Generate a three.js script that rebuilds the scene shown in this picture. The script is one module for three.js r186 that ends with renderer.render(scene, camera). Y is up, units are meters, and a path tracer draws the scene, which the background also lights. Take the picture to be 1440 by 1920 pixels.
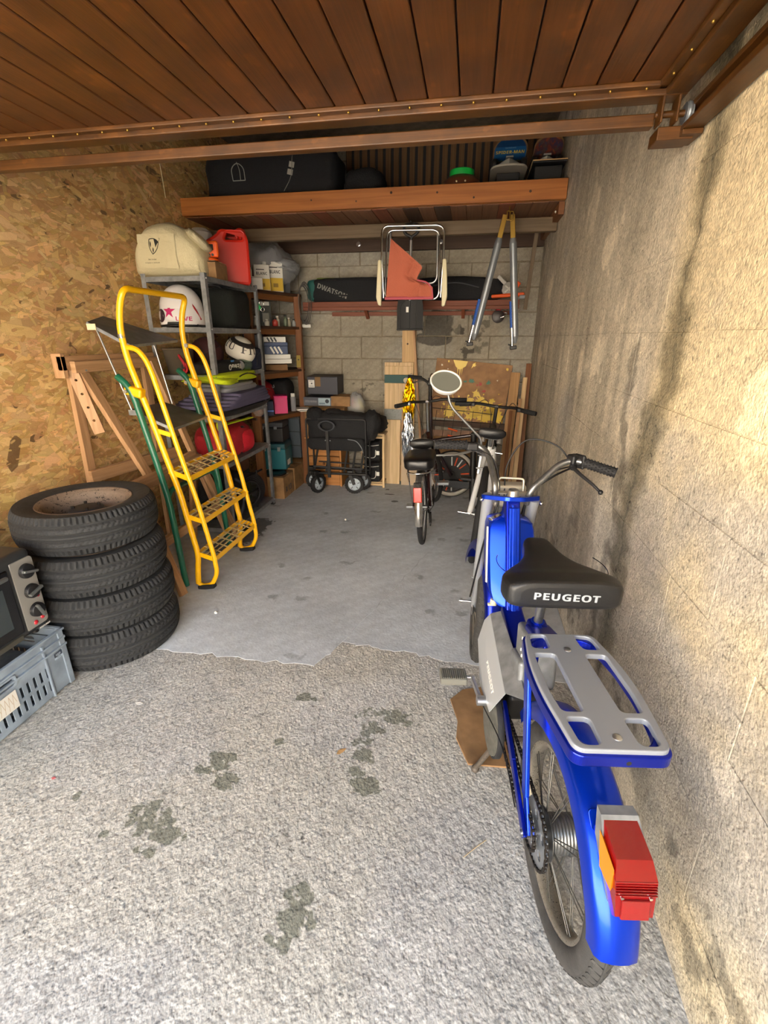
import * as THREE from 'three';
import { RoundedBoxGeometry } from 'three/addons/geometries/RoundedBoxGeometry.js';
import { ConvexGeometry } from 'three/addons/geometries/ConvexGeometry.js';
import { TextGeometry } from 'three/addons/geometries/TextGeometry.js';
import { FontLoader } from 'three/addons/loaders/FontLoader.js';
import { mergeGeometries, mergeVertices, toCreasedNormals } from 'three/addons/utils/BufferGeometryUtils.js';

// ---------- camera, sky, sun, exposure ----------
const scene = new THREE.Scene();
const camera = new THREE.PerspectiveCamera(2 * Math.atan(960 / 885) * 180 / Math.PI, 0.75, 0.02, 200);
camera.position.set(0, 1.42, 0);
camera.rotation.set(-20.2 * Math.PI / 180, 10 * Math.PI / 180, 0, 'YXZ');
scene.add(camera);
const renderer = new THREE.WebGLRenderer({ antialias: true });
renderer.toneMapping = THREE.LinearToneMapping;
renderer.toneMappingExposure = 4.5;
renderer.shadowMap.enabled = true;
scene.background = new THREE.Color().setRGB(0.8, 0.97, 1.24);   // bright hazy overcast
scene.backgroundIntensity = 1.4;
const sun = new THREE.DirectionalLight(0xfff0de, 35);
sun.position.set(-5.5, 6.0, -5.8);
sun.target.position.set(0, 0, 0);
sun.castShadow = true;
Object.assign(sun.shadow.camera, { left: -12, right: 12, top: 12, bottom: -12, near: 0.1, far: 40 });
sun.shadow.mapSize.set(2048, 2048);
sun.name = 'sun';
scene.add(sun, sun.target);

// ---------- helpers ----------
const V = (x, y, z) => new THREE.Vector3(x, y, z);
const PI = Math.PI, rad = (d) => d * PI / 180;
let seedState = 7;
function rnd() { seedState = (seedState + 0x6d2b79f5) | 0; let t = Math.imul(seedState ^ (seedState >>> 15), 1 | seedState); t = (t + Math.imul(t ^ (t >>> 7), 61 | t)) ^ t; return ((t ^ (t >>> 14)) >>> 0) / 4294967296; }
const rr = (a, b) => a + (b - a) * rnd();
const pick = (a) => a[Math.floor(rnd() * a.length)];
const clamp = (x, a = 0, b = 1) => Math.min(b, Math.max(a, x));
const sm = (a, b, x) => { const t = clamp((x - a) / (b - a)); return t * t * (3 - 2 * t); };
const lerp = (a, b, t) => a + (b - a) * t;

const HASH = new Float32Array(65536), PERM = new Uint16Array(65536);
for (let i = 0; i < 65536; i++) { HASH[i] = rnd(); PERM[i] = Math.floor(rnd() * 65536); }
function vn(x, y, px = 256, py = px) {           // tileable value noise, period px x py cells
  const xi = Math.floor(x), yi = Math.floor(y), fx = x - xi, fy = y - yi;
  const x0 = ((xi % px) + px) % px, y0 = ((yi % py) + py) % py, x1 = (x0 + 1) % px, y1 = (y0 + 1) % py;
  const u = fx * fx * (3 - 2 * fx), v = fy * fy * (3 - 2 * fy), h = (a, b) => HASH[(PERM[a & 65535] + b * 977) & 65535];
  const a = h(x0, y0), b = h(x1, y0), c = h(x0, y1), d = h(x1, y1);
  return a + (b - a) * u + (c - a + (a - b - c + d) * u) * v;
}
function fbm(u, v, f, oct = 4, fy = f) {          // u, v in 0..1, f cells across
  let s = 0, a = 0.5, n = 0;
  for (let i = 0; i < oct; i++) { s += a * vn(u * f + i * 17, v * fy + i * 31, f, fy); n += a; a *= 0.5; f *= 2; fy *= 2; }
  return s / n;
}
const FB = new Float32Array(512 * 512);            // ready-made fractal noise, 8 cells across
for (let y = 0; y < 512; y++) for (let x = 0; x < 512; x++) FB[y * 512 + x] = fbm(x / 512, y / 512, 8, 5);
function fq(u, v, f, fy = f) {                     // the same by look-up, f cells per unit of u
  const x = (u * f / 8 + 3.37) * 512, y = (v * fy / 8 + 5.71) * 512, xi = Math.floor(x), yi = Math.floor(y), a = x - xi, b = y - yi, r0 = (yi & 511) << 9, r1 = ((yi + 1) & 511) << 9, c0 = xi & 511, c1 = (xi + 1) & 511;
  return (FB[r0 + c0] * (1 - a) + FB[r0 + c1] * a) * (1 - b) + (FB[r1 + c0] * (1 - a) + FB[r1 + c1] * a) * b;
}
function dataTex(w, h, fn, srgb = false) {
  const d = new Uint8Array(w * h * 4), c = [0, 0, 0];
  for (let y = 0; y < h; y++) for (let x = 0; x < w; x++) {
    const r = fn((x + 0.5) / w, (y + 0.5) / h, c), i = (y * w + x) * 4;
    if (typeof r === 'number') d[i] = d[i + 1] = d[i + 2] = clamp(r) * 255;
    else { d[i] = clamp(r[0]) * 255; d[i + 1] = clamp(r[1]) * 255; d[i + 2] = clamp(r[2]) * 255; }
    d[i + 3] = 255;
  }
  const t = new THREE.DataTexture(d, w, h);
  t.wrapS = t.wrapT = THREE.RepeatWrapping; t.magFilter = THREE.LinearFilter; t.minFilter = THREE.LinearMipmapLinearFilter; t.generateMipmaps = true;
  if (srgb) t.colorSpace = THREE.SRGBColorSpace;
  t.needsUpdate = true;
  return t;
}
function canvasTex(w, h, draw) {
  const c = document.createElement('canvas'); c.width = w; c.height = h;
  const g = c.getContext('2d'); draw(g, w, h);
  const t = new THREE.CanvasTexture(c); t.colorSpace = THREE.SRGBColorSpace; t.anisotropy = 8;
  return t;
}
const rep = (t, mx, my = mx) => { const c = t.clone(); c.repeat.set(1 / mx, 1 / my); c.needsUpdate = true; return c; };   // metres per repeat

// geometry
const E3 = new THREE.Euler(), M4 = new THREE.Matrix4(), Q4 = new THREE.Quaternion();
function mv(g, x = 0, y = 0, z = 0, rx = 0, ry = 0, rz = 0) { M4.makeRotationFromEuler(E3.set(rx, ry, rz)).setPosition(x, y, z); return g.applyMatrix4(M4); }
const box = (w, h, d, x, y, z, rx, ry, rz) => mv(new THREE.BoxGeometry(w, h, d), x, y, z, rx, ry, rz);
const rb = (w, h, d, r, x, y, z, rx, ry, rz) => mv(new RoundedBoxGeometry(w, h, d, 2, Math.min(r, w / 2.01, h / 2.01, d / 2.01)), x, y, z, rx, ry, rz);
const cyl = (r0, r1, h, seg, x, y, z, rx, ry, rz) => mv(new THREE.CylinderGeometry(r1, r0, h, seg), x, y, z, rx, ry, rz);
const tor = (R, r, x, y, z, rx, ry, rz, rs = 10, ts = 40, arc = PI * 2) => mv(new THREE.TorusGeometry(R, r, rs, ts, arc), x, y, z, rx, ry, rz);
const ball = (r, x, y, z, sx = 1, sy = 1, sz = 1, ws = 20, hs = 14) => mv(new THREE.SphereGeometry(r, ws, hs).scale(sx, sy, sz), x, y, z);
const va = (p) => (Array.isArray(p) ? V(...p) : p);
function orient(g, a, b) {                         // geometry built along +y from 0 to 1*len, laid from a to b
  a = va(a); b = va(b); const d = b.clone().sub(a);
  Q4.setFromUnitVectors(V(0, 1, 0), d.clone().normalize());
  return g.applyMatrix4(M4.compose(a, Q4, V(1, 1, 1)));
}
function bar(a, b, r, r2 = r, seg = 10) { const l = va(a).distanceTo(va(b)); return orient(new THREE.CylinderGeometry(r2, r, l, seg).translate(0, l / 2, 0), a, b); }
function stick(a, b, w, t, side = [0, 0, 1], bev = 0) {     // rectangular timber from a to b; w along the given side direction
  a = va(a); b = va(b); const y = b.clone().sub(a), l = y.length(); y.normalize();
  const z = va(side).clone().addScaledVector(y, -va(side).dot(y)).normalize(), x = y.clone().cross(z);
  const g = bev ? new RoundedBoxGeometry(t, l, w, 1, bev) : new THREE.BoxGeometry(t, l, w);
  return g.applyMatrix4(new THREE.Matrix4().makeBasis(x, y, z).setPosition(a.clone().add(b).multiplyScalar(0.5)));
}
function tube(pts, r, o = {}) {
  const p = pts.map(va), c = o.sharp ? new THREE.CurvePath() : new THREE.CatmullRomCurve3(p, !!o.closed, 'centripetal');
  if (o.sharp) for (let i = 0; i < p.length - 1; i++) c.add(new THREE.LineCurve3(p[i], p[i + 1]));
  return new THREE.TubeGeometry(c, o.seg ?? Math.max(8, p.length * 6), r, o.rs ?? 8, !!o.closed);
}
function bent(pts, r, rad0, o = {}) {              // tube with straight runs and rounded bends
  const p = pts.map(va), out = [];
  const n = p.length;
  for (let i = 0; i < n; i++) {
    if (!o.closed && (i === 0 || i === n - 1)) { out.push(p[i]); continue; }
    const a = p[(i - 1 + n) % n], b = p[i], c = p[(i + 1) % n], u = a.clone().sub(b), w = c.clone().sub(b), q = Math.min(rad0, u.length() * 0.48, w.length() * 0.48);
    u.setLength(q); w.setLength(q);
    const s = b.clone().add(u), e = b.clone().add(w);
    for (let k = 0; k <= 6; k++) { const t = k / 6; out.push(s.clone().multiplyScalar((1 - t) ** 2).addScaledVector(b, 2 * t * (1 - t)).addScaledVector(e, t * t)); }
  }
  const c = new THREE.CurvePath(), list = o.closed ? [...out, out[0]] : out;
  for (let i = 0; i < list.length - 1; i++) if (list[i].distanceTo(list[i + 1]) > 1e-6) c.add(new THREE.LineCurve3(list[i], list[i + 1]));
  return sweep(list, r, o.rs ?? 10, !!o.closed);
}
function sweep(p, r, rs = 10, closed = false) {    // round tube through points, parallel frames, capped
  const n = p.length, pos = [], idx = [], uv = [];
  let N = null, len = 0;
  for (let i = 0; i < n; i++) {
    const t = (closed ? p[(i + 1) % (n - 1)].clone().sub(p[(i - 1 + n - 1) % (n - 1)]) : p[Math.min(i + 1, n - 1)].clone().sub(p[Math.max(i - 1, 0)])).normalize();
    if (!N) N = Math.abs(t.y) < 0.9 ? V(0, 1, 0) : V(1, 0, 0);
    N = N.clone().addScaledVector(t, -N.dot(t)).normalize();
    const B = t.clone().cross(N), q = typeof r === 'function' ? r(i / (n - 1)) : r;
    if (i) len += p[i].distanceTo(p[i - 1]);
    for (let k = 0; k <= rs; k++) { const a = k / rs * 2 * PI; const v = p[i].clone().addScaledVector(N, Math.cos(a) * q).addScaledVector(B, Math.sin(a) * q); pos.push(v.x, v.y, v.z); uv.push(len, a * q); }
  }
  const w = rs + 1;
  for (let i = 0; i < n - 1; i++) for (let k = 0; k < rs; k++) { const a = i * w + k; idx.push(a, a + 1, a + w, a + 1, a + w + 1, a + w); }
  if (!closed) for (const e of [0, n - 1]) { const c = pos.length / 3; pos.push(p[e].x, p[e].y, p[e].z); uv.push(0, 0); for (let k = 0; k < rs; k++) { const a = e * w + k; e ? idx.push(a, a + 1, c) : idx.push(a + 1, a, c); } }
  return meshGeo(pos, idx, uv);
}
function meshGeo(pos, idx, uv) {
  const g = new THREE.BufferGeometry();
  g.setAttribute('position', new THREE.Float32BufferAttribute(pos, 3));
  g.setAttribute('uv', new THREE.Float32BufferAttribute(uv ?? new Array(pos.length / 3 * 2).fill(0), 2));
  g.setIndex(idx); g.computeVertexNormals();
  return g;
}
const lathe = (pts, seg = 32, a0 = 0, a1 = PI * 2) => new THREE.LatheGeometry(pts.map((p) => new THREE.Vector2(p[0], p[1])), seg, a0, a1);
function shape(pts, holes = []) { const s = new THREE.Shape(pts.map((p) => new THREE.Vector2(p[0], p[1]))); for (const h of holes) s.holes.push(h.isPath ? h : new THREE.Path(h.map((p) => new THREE.Vector2(p[0], p[1])))); return s; }
function roundPoly(pts, r, Cls = THREE.Shape) {     // polygon with rounded corners; r a number or one per corner
  const s = new Cls(), n = pts.length;
  for (let i = 0; i < n; i++) {
    const a = pts[(i - 1 + n) % n], b = pts[i], c = pts[(i + 1) % n], q = Array.isArray(r) ? r[i] : r;
    const la = Math.hypot(a[0] - b[0], a[1] - b[1]), lc = Math.hypot(c[0] - b[0], c[1] - b[1]), k = Math.min(q, la * 0.49, lc * 0.49);
    const p0 = [b[0] + (a[0] - b[0]) / la * k, b[1] + (a[1] - b[1]) / la * k], p1 = [b[0] + (c[0] - b[0]) / lc * k, b[1] + (c[1] - b[1]) / lc * k];
    i ? s.lineTo(...p0) : s.moveTo(...p0); s.quadraticCurveTo(b[0], b[1], ...p1);
  }
  s.closePath();
  return s;
}
const ext = (s, depth, bev = 0, cs = 6) => new THREE.ExtrudeGeometry(s, { depth: depth - 2 * bev, bevelEnabled: bev > 0, bevelSize: bev, bevelThickness: bev, bevelSegments: 2, curveSegments: cs, bevelOffset: -bev }).translate(0, 0, bev);
function patch(nu, nv, fn) {                       // open sheet: fn(u, v) -> [x, y, z]
  const pos = [], uv = [], idx = [];
  for (let j = 0; j <= nv; j++) for (let i = 0; i <= nu; i++) { pos.push(...fn(i / nu, j / nv)); uv.push(i / nu, j / nv); }
  for (let j = 0; j < nv; j++) for (let i = 0; i < nu; i++) { const a = j * (nu + 1) + i; idx.push(a, a + 1, a + nu + 1, a + 1, a + nu + 2, a + nu + 1); }
  return meshGeo(pos, idx, uv);
}
function loft(rings, cap = true, closedRing = true) {  // rings: arrays of [x,y,z], the same count
  const n = rings[0].length, pos = [], idx = [];
  for (const r of rings) for (const p of r) pos.push(...p);
  const m = closedRing ? n : n - 1;
  for (let j = 0; j < rings.length - 1; j++) for (let i = 0; i < m; i++) { const a = j * n + i, b = j * n + (i + 1) % n; idx.push(a, b, a + n, b, b + n, a + n); }
  if (cap) for (const e of [0, rings.length - 1]) { const r = rings[e], c = pos.length / 3; let s = [0, 0, 0]; for (const p of r) s = s.map((v, k) => v + p[k] / n); pos.push(...s); for (let i = 0; i < n; i++) { const a = e * n + i, b = e * n + (i + 1) % n; e ? idx.push(a, b, c) : idx.push(b, a, c); } }
  return meshGeo(pos, idx);
}
function soft(w, h, d, o = {}) {                   // soft closed body (bags, cloth bundles): a superellipsoid with folds; base at y = 0
  const { e = 0.5, n = 0.03, f = 5, s = 0, flat = 0.0, seg = 28, taper = 0 } = o, g = new THREE.SphereGeometry(1, seg, Math.round(seg * 0.7)), p = g.attributes.position, sg = (x, q) => Math.sign(x) * Math.abs(x) ** q;
  for (let i = 0; i < p.count; i++) {
    let x = p.getX(i), y = p.getY(i), z = p.getZ(i); const q = Math.hypot(x, z) || 1e-6, cx = x / q, cz = z / q;
    const a = sg(q, e), t = 1 - taper * (y * 0.5 + 0.5);
    let X = sg(cx, e) * a * t, Y = sg(y, e), Z = sg(cz, e) * a * t;
    const k = 1 + n * 2 * (vn(X * f + 40 + s * 13, Y * f + Z * f * 0.7 + 40 + s * 7) - 0.5) + n * (vn(X * f * 2.3 + 90 + s, Z * f * 2.3 + Y * f * 2 + 90) - 0.5);
    X *= k; Z *= k; Y *= k; if (Y < -1 + flat) Y = -1 + flat;
    p.setXYZ(i, X * w / 2, (Y + 1 - flat) * h / (2 - flat), Z * d / 2);
  }
  g.computeVertexNormals();
  return g;
}
const jitter = (g, a) => { const p = g.attributes.position; for (let i = 0; i < p.count; i++) { const x = p.getX(i), y = p.getY(i), z = p.getZ(i); p.setXYZ(i, x + (vn(x * 90 + 9, y * 90 + z * 70) - 0.5) * a, y + (vn(y * 80 + 3, z * 80 + x * 60) - 0.5) * a, z + (vn(z * 85 + 5, x * 85 + y * 50) - 0.5) * a); } g.computeVertexNormals(); return g; };

function clean(g) {
  let q = g.index ? g.toNonIndexed() : g;
  for (const k of Object.keys(q.attributes)) if (!['position', 'normal', 'uv'].includes(k)) q.deleteAttribute(k);
  if (!q.attributes.normal) q.computeVertexNormals();
  if (!q.attributes.uv) q.setAttribute('uv', new THREE.Float32BufferAttribute(new Float32Array(q.attributes.position.count * 2), 2));
  q.morphAttributes = {};
  return q;
}
function metreUV(g, ox = 0, oy = 0, grain) {       // box-projected texture coordinates in metres; u runs along the longest side
  g.computeBoundingBox();
  const s = g.boundingBox.getSize(V()), L = grain ?? (s.x >= s.y && s.x >= s.z ? 0 : s.y >= s.z ? 1 : 2), p = g.attributes.position, n = g.attributes.normal, uv = g.attributes.uv;
  for (let i = 0; i < p.count; i++) {
    const P = [p.getX(i), p.getY(i), p.getZ(i)], a = [Math.abs(n.getX(i)), Math.abs(n.getY(i)), Math.abs(n.getZ(i))];
    const k = a[0] > a[1] && a[0] > a[2] ? 0 : a[1] > a[2] ? 1 : 2, ax = [0, 1, 2].filter((q) => q !== k);
    const u = ax.includes(L) ? L : ax[0], v = ax.find((q) => q !== u);
    uv.setXY(i, P[u] + ox, P[v] + oy);
  }
  return g;
}
const numbers = {};
function numbered(n) { const k = numbers[n] = (numbers[n] ?? -1) + 1; return k ? n + '_' + String(k).padStart(3, '0') : n; }
function geo(list, o = {}) {
  const a = (Array.isArray(list) ? list : [list]).map(clean), g = a.length > 1 ? mergeGeometries(a) : a[0];
  if (!o.uv) metreUV(g, o.ox ?? 0, o.oy ?? 0, o.grain);
  return g;
}
function part(parent, name, list, m, o = {}) {     // one named mesh under a thing, a part or the setting
  const q = new THREE.Mesh(list.isBufferGeometry && o.raw ? list : geo(list, o), m);
  q.name = name; q.castShadow = q.receiveShadow = true;
  if (o.label) q.userData.label = o.label;
  if (o.kind) q.userData.kind = o.kind;
  parent.add(q);
  return q;
}
function group(parent, name, label) { const g = new THREE.Group(); g.name = name; if (label) g.userData.label = label; parent.add(g); return g; }
function thing(name, label, category, pos = [0, 0, 0], turn = 0, grp) {
  const o = new THREE.Group(); o.name = numbered(name); o.position.set(...pos); o.rotation.y = turn;
  o.userData = { label, category }; if (grp) o.userData.group = grp;
  scene.add(o);
  return o;
}
function one(name, label, category, list, m, o = {}) {   // a thing that is one mesh
  const q = part(scene, numbered(name), list, m, o); q.userData = { label, category };
  if (o.group) q.userData.group = o.group;
  if (o.pos) q.position.set(...o.pos); if (o.turn) q.rotation.y = o.turn;
  return q;
}
function struct(name, parent = scene) { const o = new THREE.Group(); o.name = name; o.userData.kind = 'structure'; parent.add(o); return o; }
const font = await new FontLoader().loadAsync('fonts/droid/droid_sans_bold.typeface.json');
function letters(s, size, depth = 0.0008) { const g = new TextGeometry(s, { font, size, depth, curveSegments: 3, bevelEnabled: false }); g.computeBoundingBox(); const b = g.boundingBox; return g.translate(-(b.min.x + b.max.x) / 2, -(b.min.y + b.max.y) / 2, 0); }
// a printed sheet: thin box with the picture on its +z face
function print(parent, name, w, h, tex, o = {}) {
  const g = new THREE.PlaneGeometry(w, h), m = new THREE.MeshStandardMaterial({ map: tex, roughness: o.rough ?? 0.6 });
  return part(parent, name, g, m, { raw: true, label: o.label });
}

// ---------- textures and materials ----------
const bumpGrain = dataTex(512, 512, (u, v) => 0.5 * fbm(u, v, 64, 3) + 0.5 * fbm(u + 0.3, v, 16, 3));
const bumpConcrete = dataTex(1024, 1024, (u, v) => { const a = 3 * u + 4 * v, b = 3 * v - 4 * u; return 0.5 + 0.75 * (fbm(a, b, 24, 3) - 0.5) + 0.5 * (fbm(a + 0.3, b + 0.6, 9, 2) - 0.5) + 0.25 * (fbm(u, v, 70, 1, 30) - 0.5); });
const bumpWall = dataTex(1024, 1024, (u, v) => { const a = 2 * u + 3 * v, b = 2 * v - 3 * u; return 0.5 + 0.4 * (fbm(u, v, 7, 3, 5) - 0.5) + 0.75 * (fbm(a, b, 56, 3) - 0.5) - 0.3 * sm(0.6, 0.9, vn(a * 30, b * 30, 30)); });
const bumpWeave = dataTex(256, 256, (u, v) => 0.5 + 0.25 * Math.sin(u * PI * 2 * 40) * (Math.sin(v * PI * 2 * 20) > 0 ? 1 : -1) + 0.2 * (fbm(u, v, 8, 3) - 0.5));
const bumpFolds = dataTex(512, 512, (u, v) => { const w = fbm(u, v, 4, 3); return 0.5 + 0.5 * (fbm(u + w * 0.25, v + w * 0.2, 5, 4) - 0.5) + 0.15 * (fbm(u, v, 90, 2) - 0.5); });
const grainTone = dataTex(1024, 512, (u, v, c) => {   // timber grain, runs along u; light enough to tint
  const warp = fbm(u, v, 3, 3, 6) * 0.3, ring = Math.sin((v * 1.0 + warp) * PI * 2 * 5 + 3 * fbm(u, v, 2, 2, 5)) * 0.5 + 0.5;
  const fine = fbm(u, v, 6, 3, 200), t = 0.82 + 0.07 * ring + 0.16 * (fine - 0.5);
  c[0] = t * 1.02; c[1] = t * (0.97 + 0.02 * ring); c[2] = t * (0.9 + 0.05 * ring); return c;
}, true);
const grainBump = dataTex(512, 512, (u, v) => 0.5 + 0.6 * (fbm(u, v, 5, 3, 140) - 0.5));
const varnishTone = dataTex(1024, 1024, (u, v, c) => {  // brown-stained boards: grain, dust specks, scuffs
  const fine = fbm(u, v, 6, 3, 180), cloud = fbm(u, v, 8, 4), speck = vn(u * 300, v * 300, 300) > 0.985 ? 0.35 : 0, scuff = sm(0.68, 0.8, fbm(u, v, 14, 3, 22)) * 0.12;
  const t = 0.7 + 0.22 * (fine - 0.5) + 0.3 * (cloud - 0.5) + scuff + speck;
  c[0] = t; c[1] = t * (0.98 + speck * 0.4); c[2] = t * (0.95 + speck); return c;
}, true);
const mottle = dataTex(512, 512, (u, v, c) => { const t = 0.82 + 0.3 * (fbm(u, v, 8, 5) - 0.5); c[0] = t; c[1] = t * 0.995; c[2] = t * 0.985; return c; }, true);
const wornTone = dataTex(512, 512, (u, v, c) => { const s = vn(u * 60, v * 60, 60) * 0.5 + fbm(u, v, 20, 3) * 0.5, w = s > 0.69 ? 0.55 : 1; c[0] = c[1] = c[2] = w * (0.92 + 0.1 * fbm(u, v, 40, 2)); return c; }, true);

const dustTone = dataTex(512, 512, (u, v, c) => { const s = vn(u * 130, v * 130, 130), t = 0.8 + 0.25 * (fbm(u, v, 16, 3) - 0.5) + (s > 0.965 ? 0.9 : s > 0.9 ? 0.18 : 0) * vn(u * 9, v * 9, 9); c[0] = c[1] = c[2] = t * 0.62; return c; }, true);
const std = (color, roughness = 0.7, o = {}) => new THREE.MeshStandardMaterial({ color, roughness, ...o });
const phy = (o) => new THREE.MeshPhysicalMaterial(o);
const wood = (color, mx = 0.9, my = 0.22, rough = 0.62) => std(color, rough, { map: rep(grainTone, mx, my), bumpMap: rep(grainBump, 0.5, 0.2), bumpScale: 0.0008 });
const M = {
  pine: wood(0xe2c290), pineLight: wood(0xecd2a8), pinePale: wood(0xe8d0a8, 1.1, 0.3), beam: wood(0xc07a3a, 1.2, 0.25, 0.5), shelfRed: wood(0x8d5038), post: wood(0x8a5a34), darkWood: wood(0x4d3626), oldWood: wood(0x75654f), trestle: wood(0xcfa880),
  loftBoard: wood(0x8a634b), strip: wood(0xc8a070), cabinet: wood(0xd09454),
  varnish: std(0x764418, 0.42, { map: rep(varnishTone, 0.8), bumpMap: rep(grainBump, 0.5, 0.2), bumpScale: 0.0004 }),
  doorSteel: std(0x73491d, 0.4, { map: rep(varnishTone, 0.5), metalness: 0.15 }),
  darkSteel: std(0x2a2826, 0.5, { metalness: 0.4 }),
  galv: std(0xa4a8ac, 0.42, { metalness: 0.35, map: rep(mottle, 0.2) }),
  steel: std(0xb9bbbd, 0.28, { metalness: 0.9 }), chrome: std(0xd8d8d8, 0.14, { metalness: 1 }), alu: std(0xa6a8aa, 0.36, { metalness: 0.85, map: rep(mottle, 0.15) }), greyTube: std(0x8b9095, 0.4, { metalness: 0.6 }),
  brass: std(0x9a7a38, 0.35, { metalness: 0.9 }),
  black: std(0x151517, 0.5), blackRubber: std(0x1b1b1d, 0.75, { bumpMap: rep(bumpGrain, 0.1), bumpScale: 0.0006 }), blackGloss: std(0x0e0e10, 0.18), blackCloth: std(0x131418, 0.85, { bumpMap: rep(bumpFolds, 0.5), bumpScale: 0.012 }),
  tyre: std(0x606264, 0.82, { map: rep(dustTone, 0.3), bumpMap: rep(bumpGrain, 0.15), bumpScale: 0.001 }), tyreGrey: std(0x4b4a48, 0.85, { map: rep(mottle, 0.15), bumpMap: rep(bumpGrain, 0.1), bumpScale: 0.0006 }),
  yellow: phy({ color: 0xf7ba08, roughness: 0.35, clearcoat: 0.4, clearcoatRoughness: 0.3 }), yellowWorn: std(0xc9a24a, 0.6, { map: rep(wornTone, 0.2) }), green: phy({ color: 0x0c5e45, roughness: 0.4, clearcoat: 0.3, clearcoatRoughness: 0.3 }),
  greyBoard: std(0x6c6e72, 0.55, { map: rep(mottle, 0.3) }), rust: std(0x8a7868, 0.75, { map: rep(wornTone, 0.25) }),
  card: std(0xb38a5d, 0.85, { map: rep(mottle, 0.4) }), cardDark: std(0x8f6a45, 0.85, { map: rep(mottle, 0.4) }), white: std(0xd9d7d0, 0.6), cream: std(0xd9cfa8, 0.45), paper: std(0xe4e2da, 0.8),
  red: std(0xb01e28, 0.75, { bumpMap: rep(bumpFolds, 0.3), bumpScale: 0.01 }), redPlastic: std(0xc0200f, 0.4), orange: std(0xe85a14, 0.5), hivis: std(0xc9dc14, 0.8, { bumpMap: rep(bumpFolds, 0.25), bumpScale: 0.008 }), greyCloth: std(0x8b8b90, 0.85, { bumpMap: rep(bumpFolds, 0.3), bumpScale: 0.006 }), lilac: std(0x5b5570, 0.85, { bumpMap: rep(bumpWeave, 0.08), bumpScale: 0.001 }), canvas: std(0xcbbf9a, 0.85, { bumpMap: rep(bumpFolds, 0.35), bumpScale: 0.012 }),
  teal: std(0x16616b, 0.45), navy: std(0x222a40, 0.8), charcoal: std(0x33363b, 0.6), greyBox: std(0x5a5d66, 0.6), blueLid: std(0x1c355f, 0.5), pink: std(0xc92a6b, 0.55), magenta: std(0xd01f70, 0.6), gold: std(0xe0b40c, 0.2, { metalness: 0.9 }), silver: std(0xd4d8de, 0.2, { metalness: 0.9 }),
  crate: std(0xa4b4c4, 0.55, { map: rep(mottle, 0.5) }), leather: std(0x241a17, 0.5, { bumpMap: rep(bumpGrain, 0.08), bumpScale: 0.0008 }), bottle: phy({ color: 0x9fb8a8, roughness: 0.08, transmission: 0.85, thickness: 0 }), film: phy({ color: 0xe8eaec, roughness: 0.18, transmission: 0.7, thickness: 0, bumpMap: rep(bumpFolds, 0.2), bumpScale: 0.02 }),
};

// ---------- the setting ----------
const XR = 0.56, XL = -2.23, ZB = -4.8, ZF = 0.55;
// floor: two smooth inner slabs and a rough front slab, each with its own broken edge
const stains = [[-0.24, -1.47, 0.10, 0.035], [-0.30, -1.40, 0.05, 0.05], [-0.33, -1.33, 0.05, 0.03], [-0.30, -1.27, 0.045, 0.03], [-0.27, -1.15, 0.05, 0.035], [-0.3, -1.2, 0.03, 0.02], [-0.80, -1.16, 0.05, 0.035], [-0.74, -1.09, 0.04, 0.03], [-0.84, -1.12, 0.025, 0.02], [-0.9, -0.92, 0.07, 0.05], [-0.83, -0.88, 0.05, 0.03], [-0.86, -0.83, 0.03, 0.02], [-0.38, -0.79, 0.035, 0.03], [-0.36, -0.73, 0.04, 0.035], [-0.385, -0.68, 0.03, 0.02], [-0.6, -1.52, 0.05, 0.02], [-0.62, -1.28, 0.02, 0.015], [-1.2, -0.95, 0.015, 0.02], [-1.02, -0.85, 0.02, 0.012]];
const frontTone = dataTex(2048, 2048, (u, v, c) => {
  const x = XL + u * 3, z = 1.3 - v * 3.2, grit = 0.6 * vn(u * 820, v * 880, 820, 880) + 0.4 * vn(u * 310, v * 330, 310, 330), big = fq(u, v, 6), peb = vn(u * 330, v * 350, 330, 350), dark = peb > 0.9 ? 0.22 : 0, warm = sm(0.47, 0.66, fq(u + 0.2, v + 0.4, 5));
  let t = 0.70 + 0.3 * (grit - 0.5) + 0.06 * (vn(u * 70, v * 74, 70, 74) - 0.5) + 0.12 * (big - 0.5) - dark * vn(u * 40, v * 40, 40), s = 0;
  for (const q of stains) { const dx = (x - q[0]) / q[2], dz = (z - q[1]) / q[3]; if (dx * dx + dz * dz > 4) continue; const e = dx * dx + dz * dz + 2.2 * (vn(x * 38 + 50, z * 38 + 80) - 0.5) + 1.2 * (vn(x * 110 + 50, z * 110 + 80) - 0.5); s = Math.max(s, sm(1.2, 0.75, e)); }
  t *= 1 - 0.32 * s * (0.6 + 0.6 * grit);
  c[0] = t * (1 + 0.012 * warm - 0.02 * s); c[1] = t * (0.988 + 0.004 * warm); c[2] = t * (0.955 - 0.02 * warm - 0.05 * s); return c;
}, true);
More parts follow.
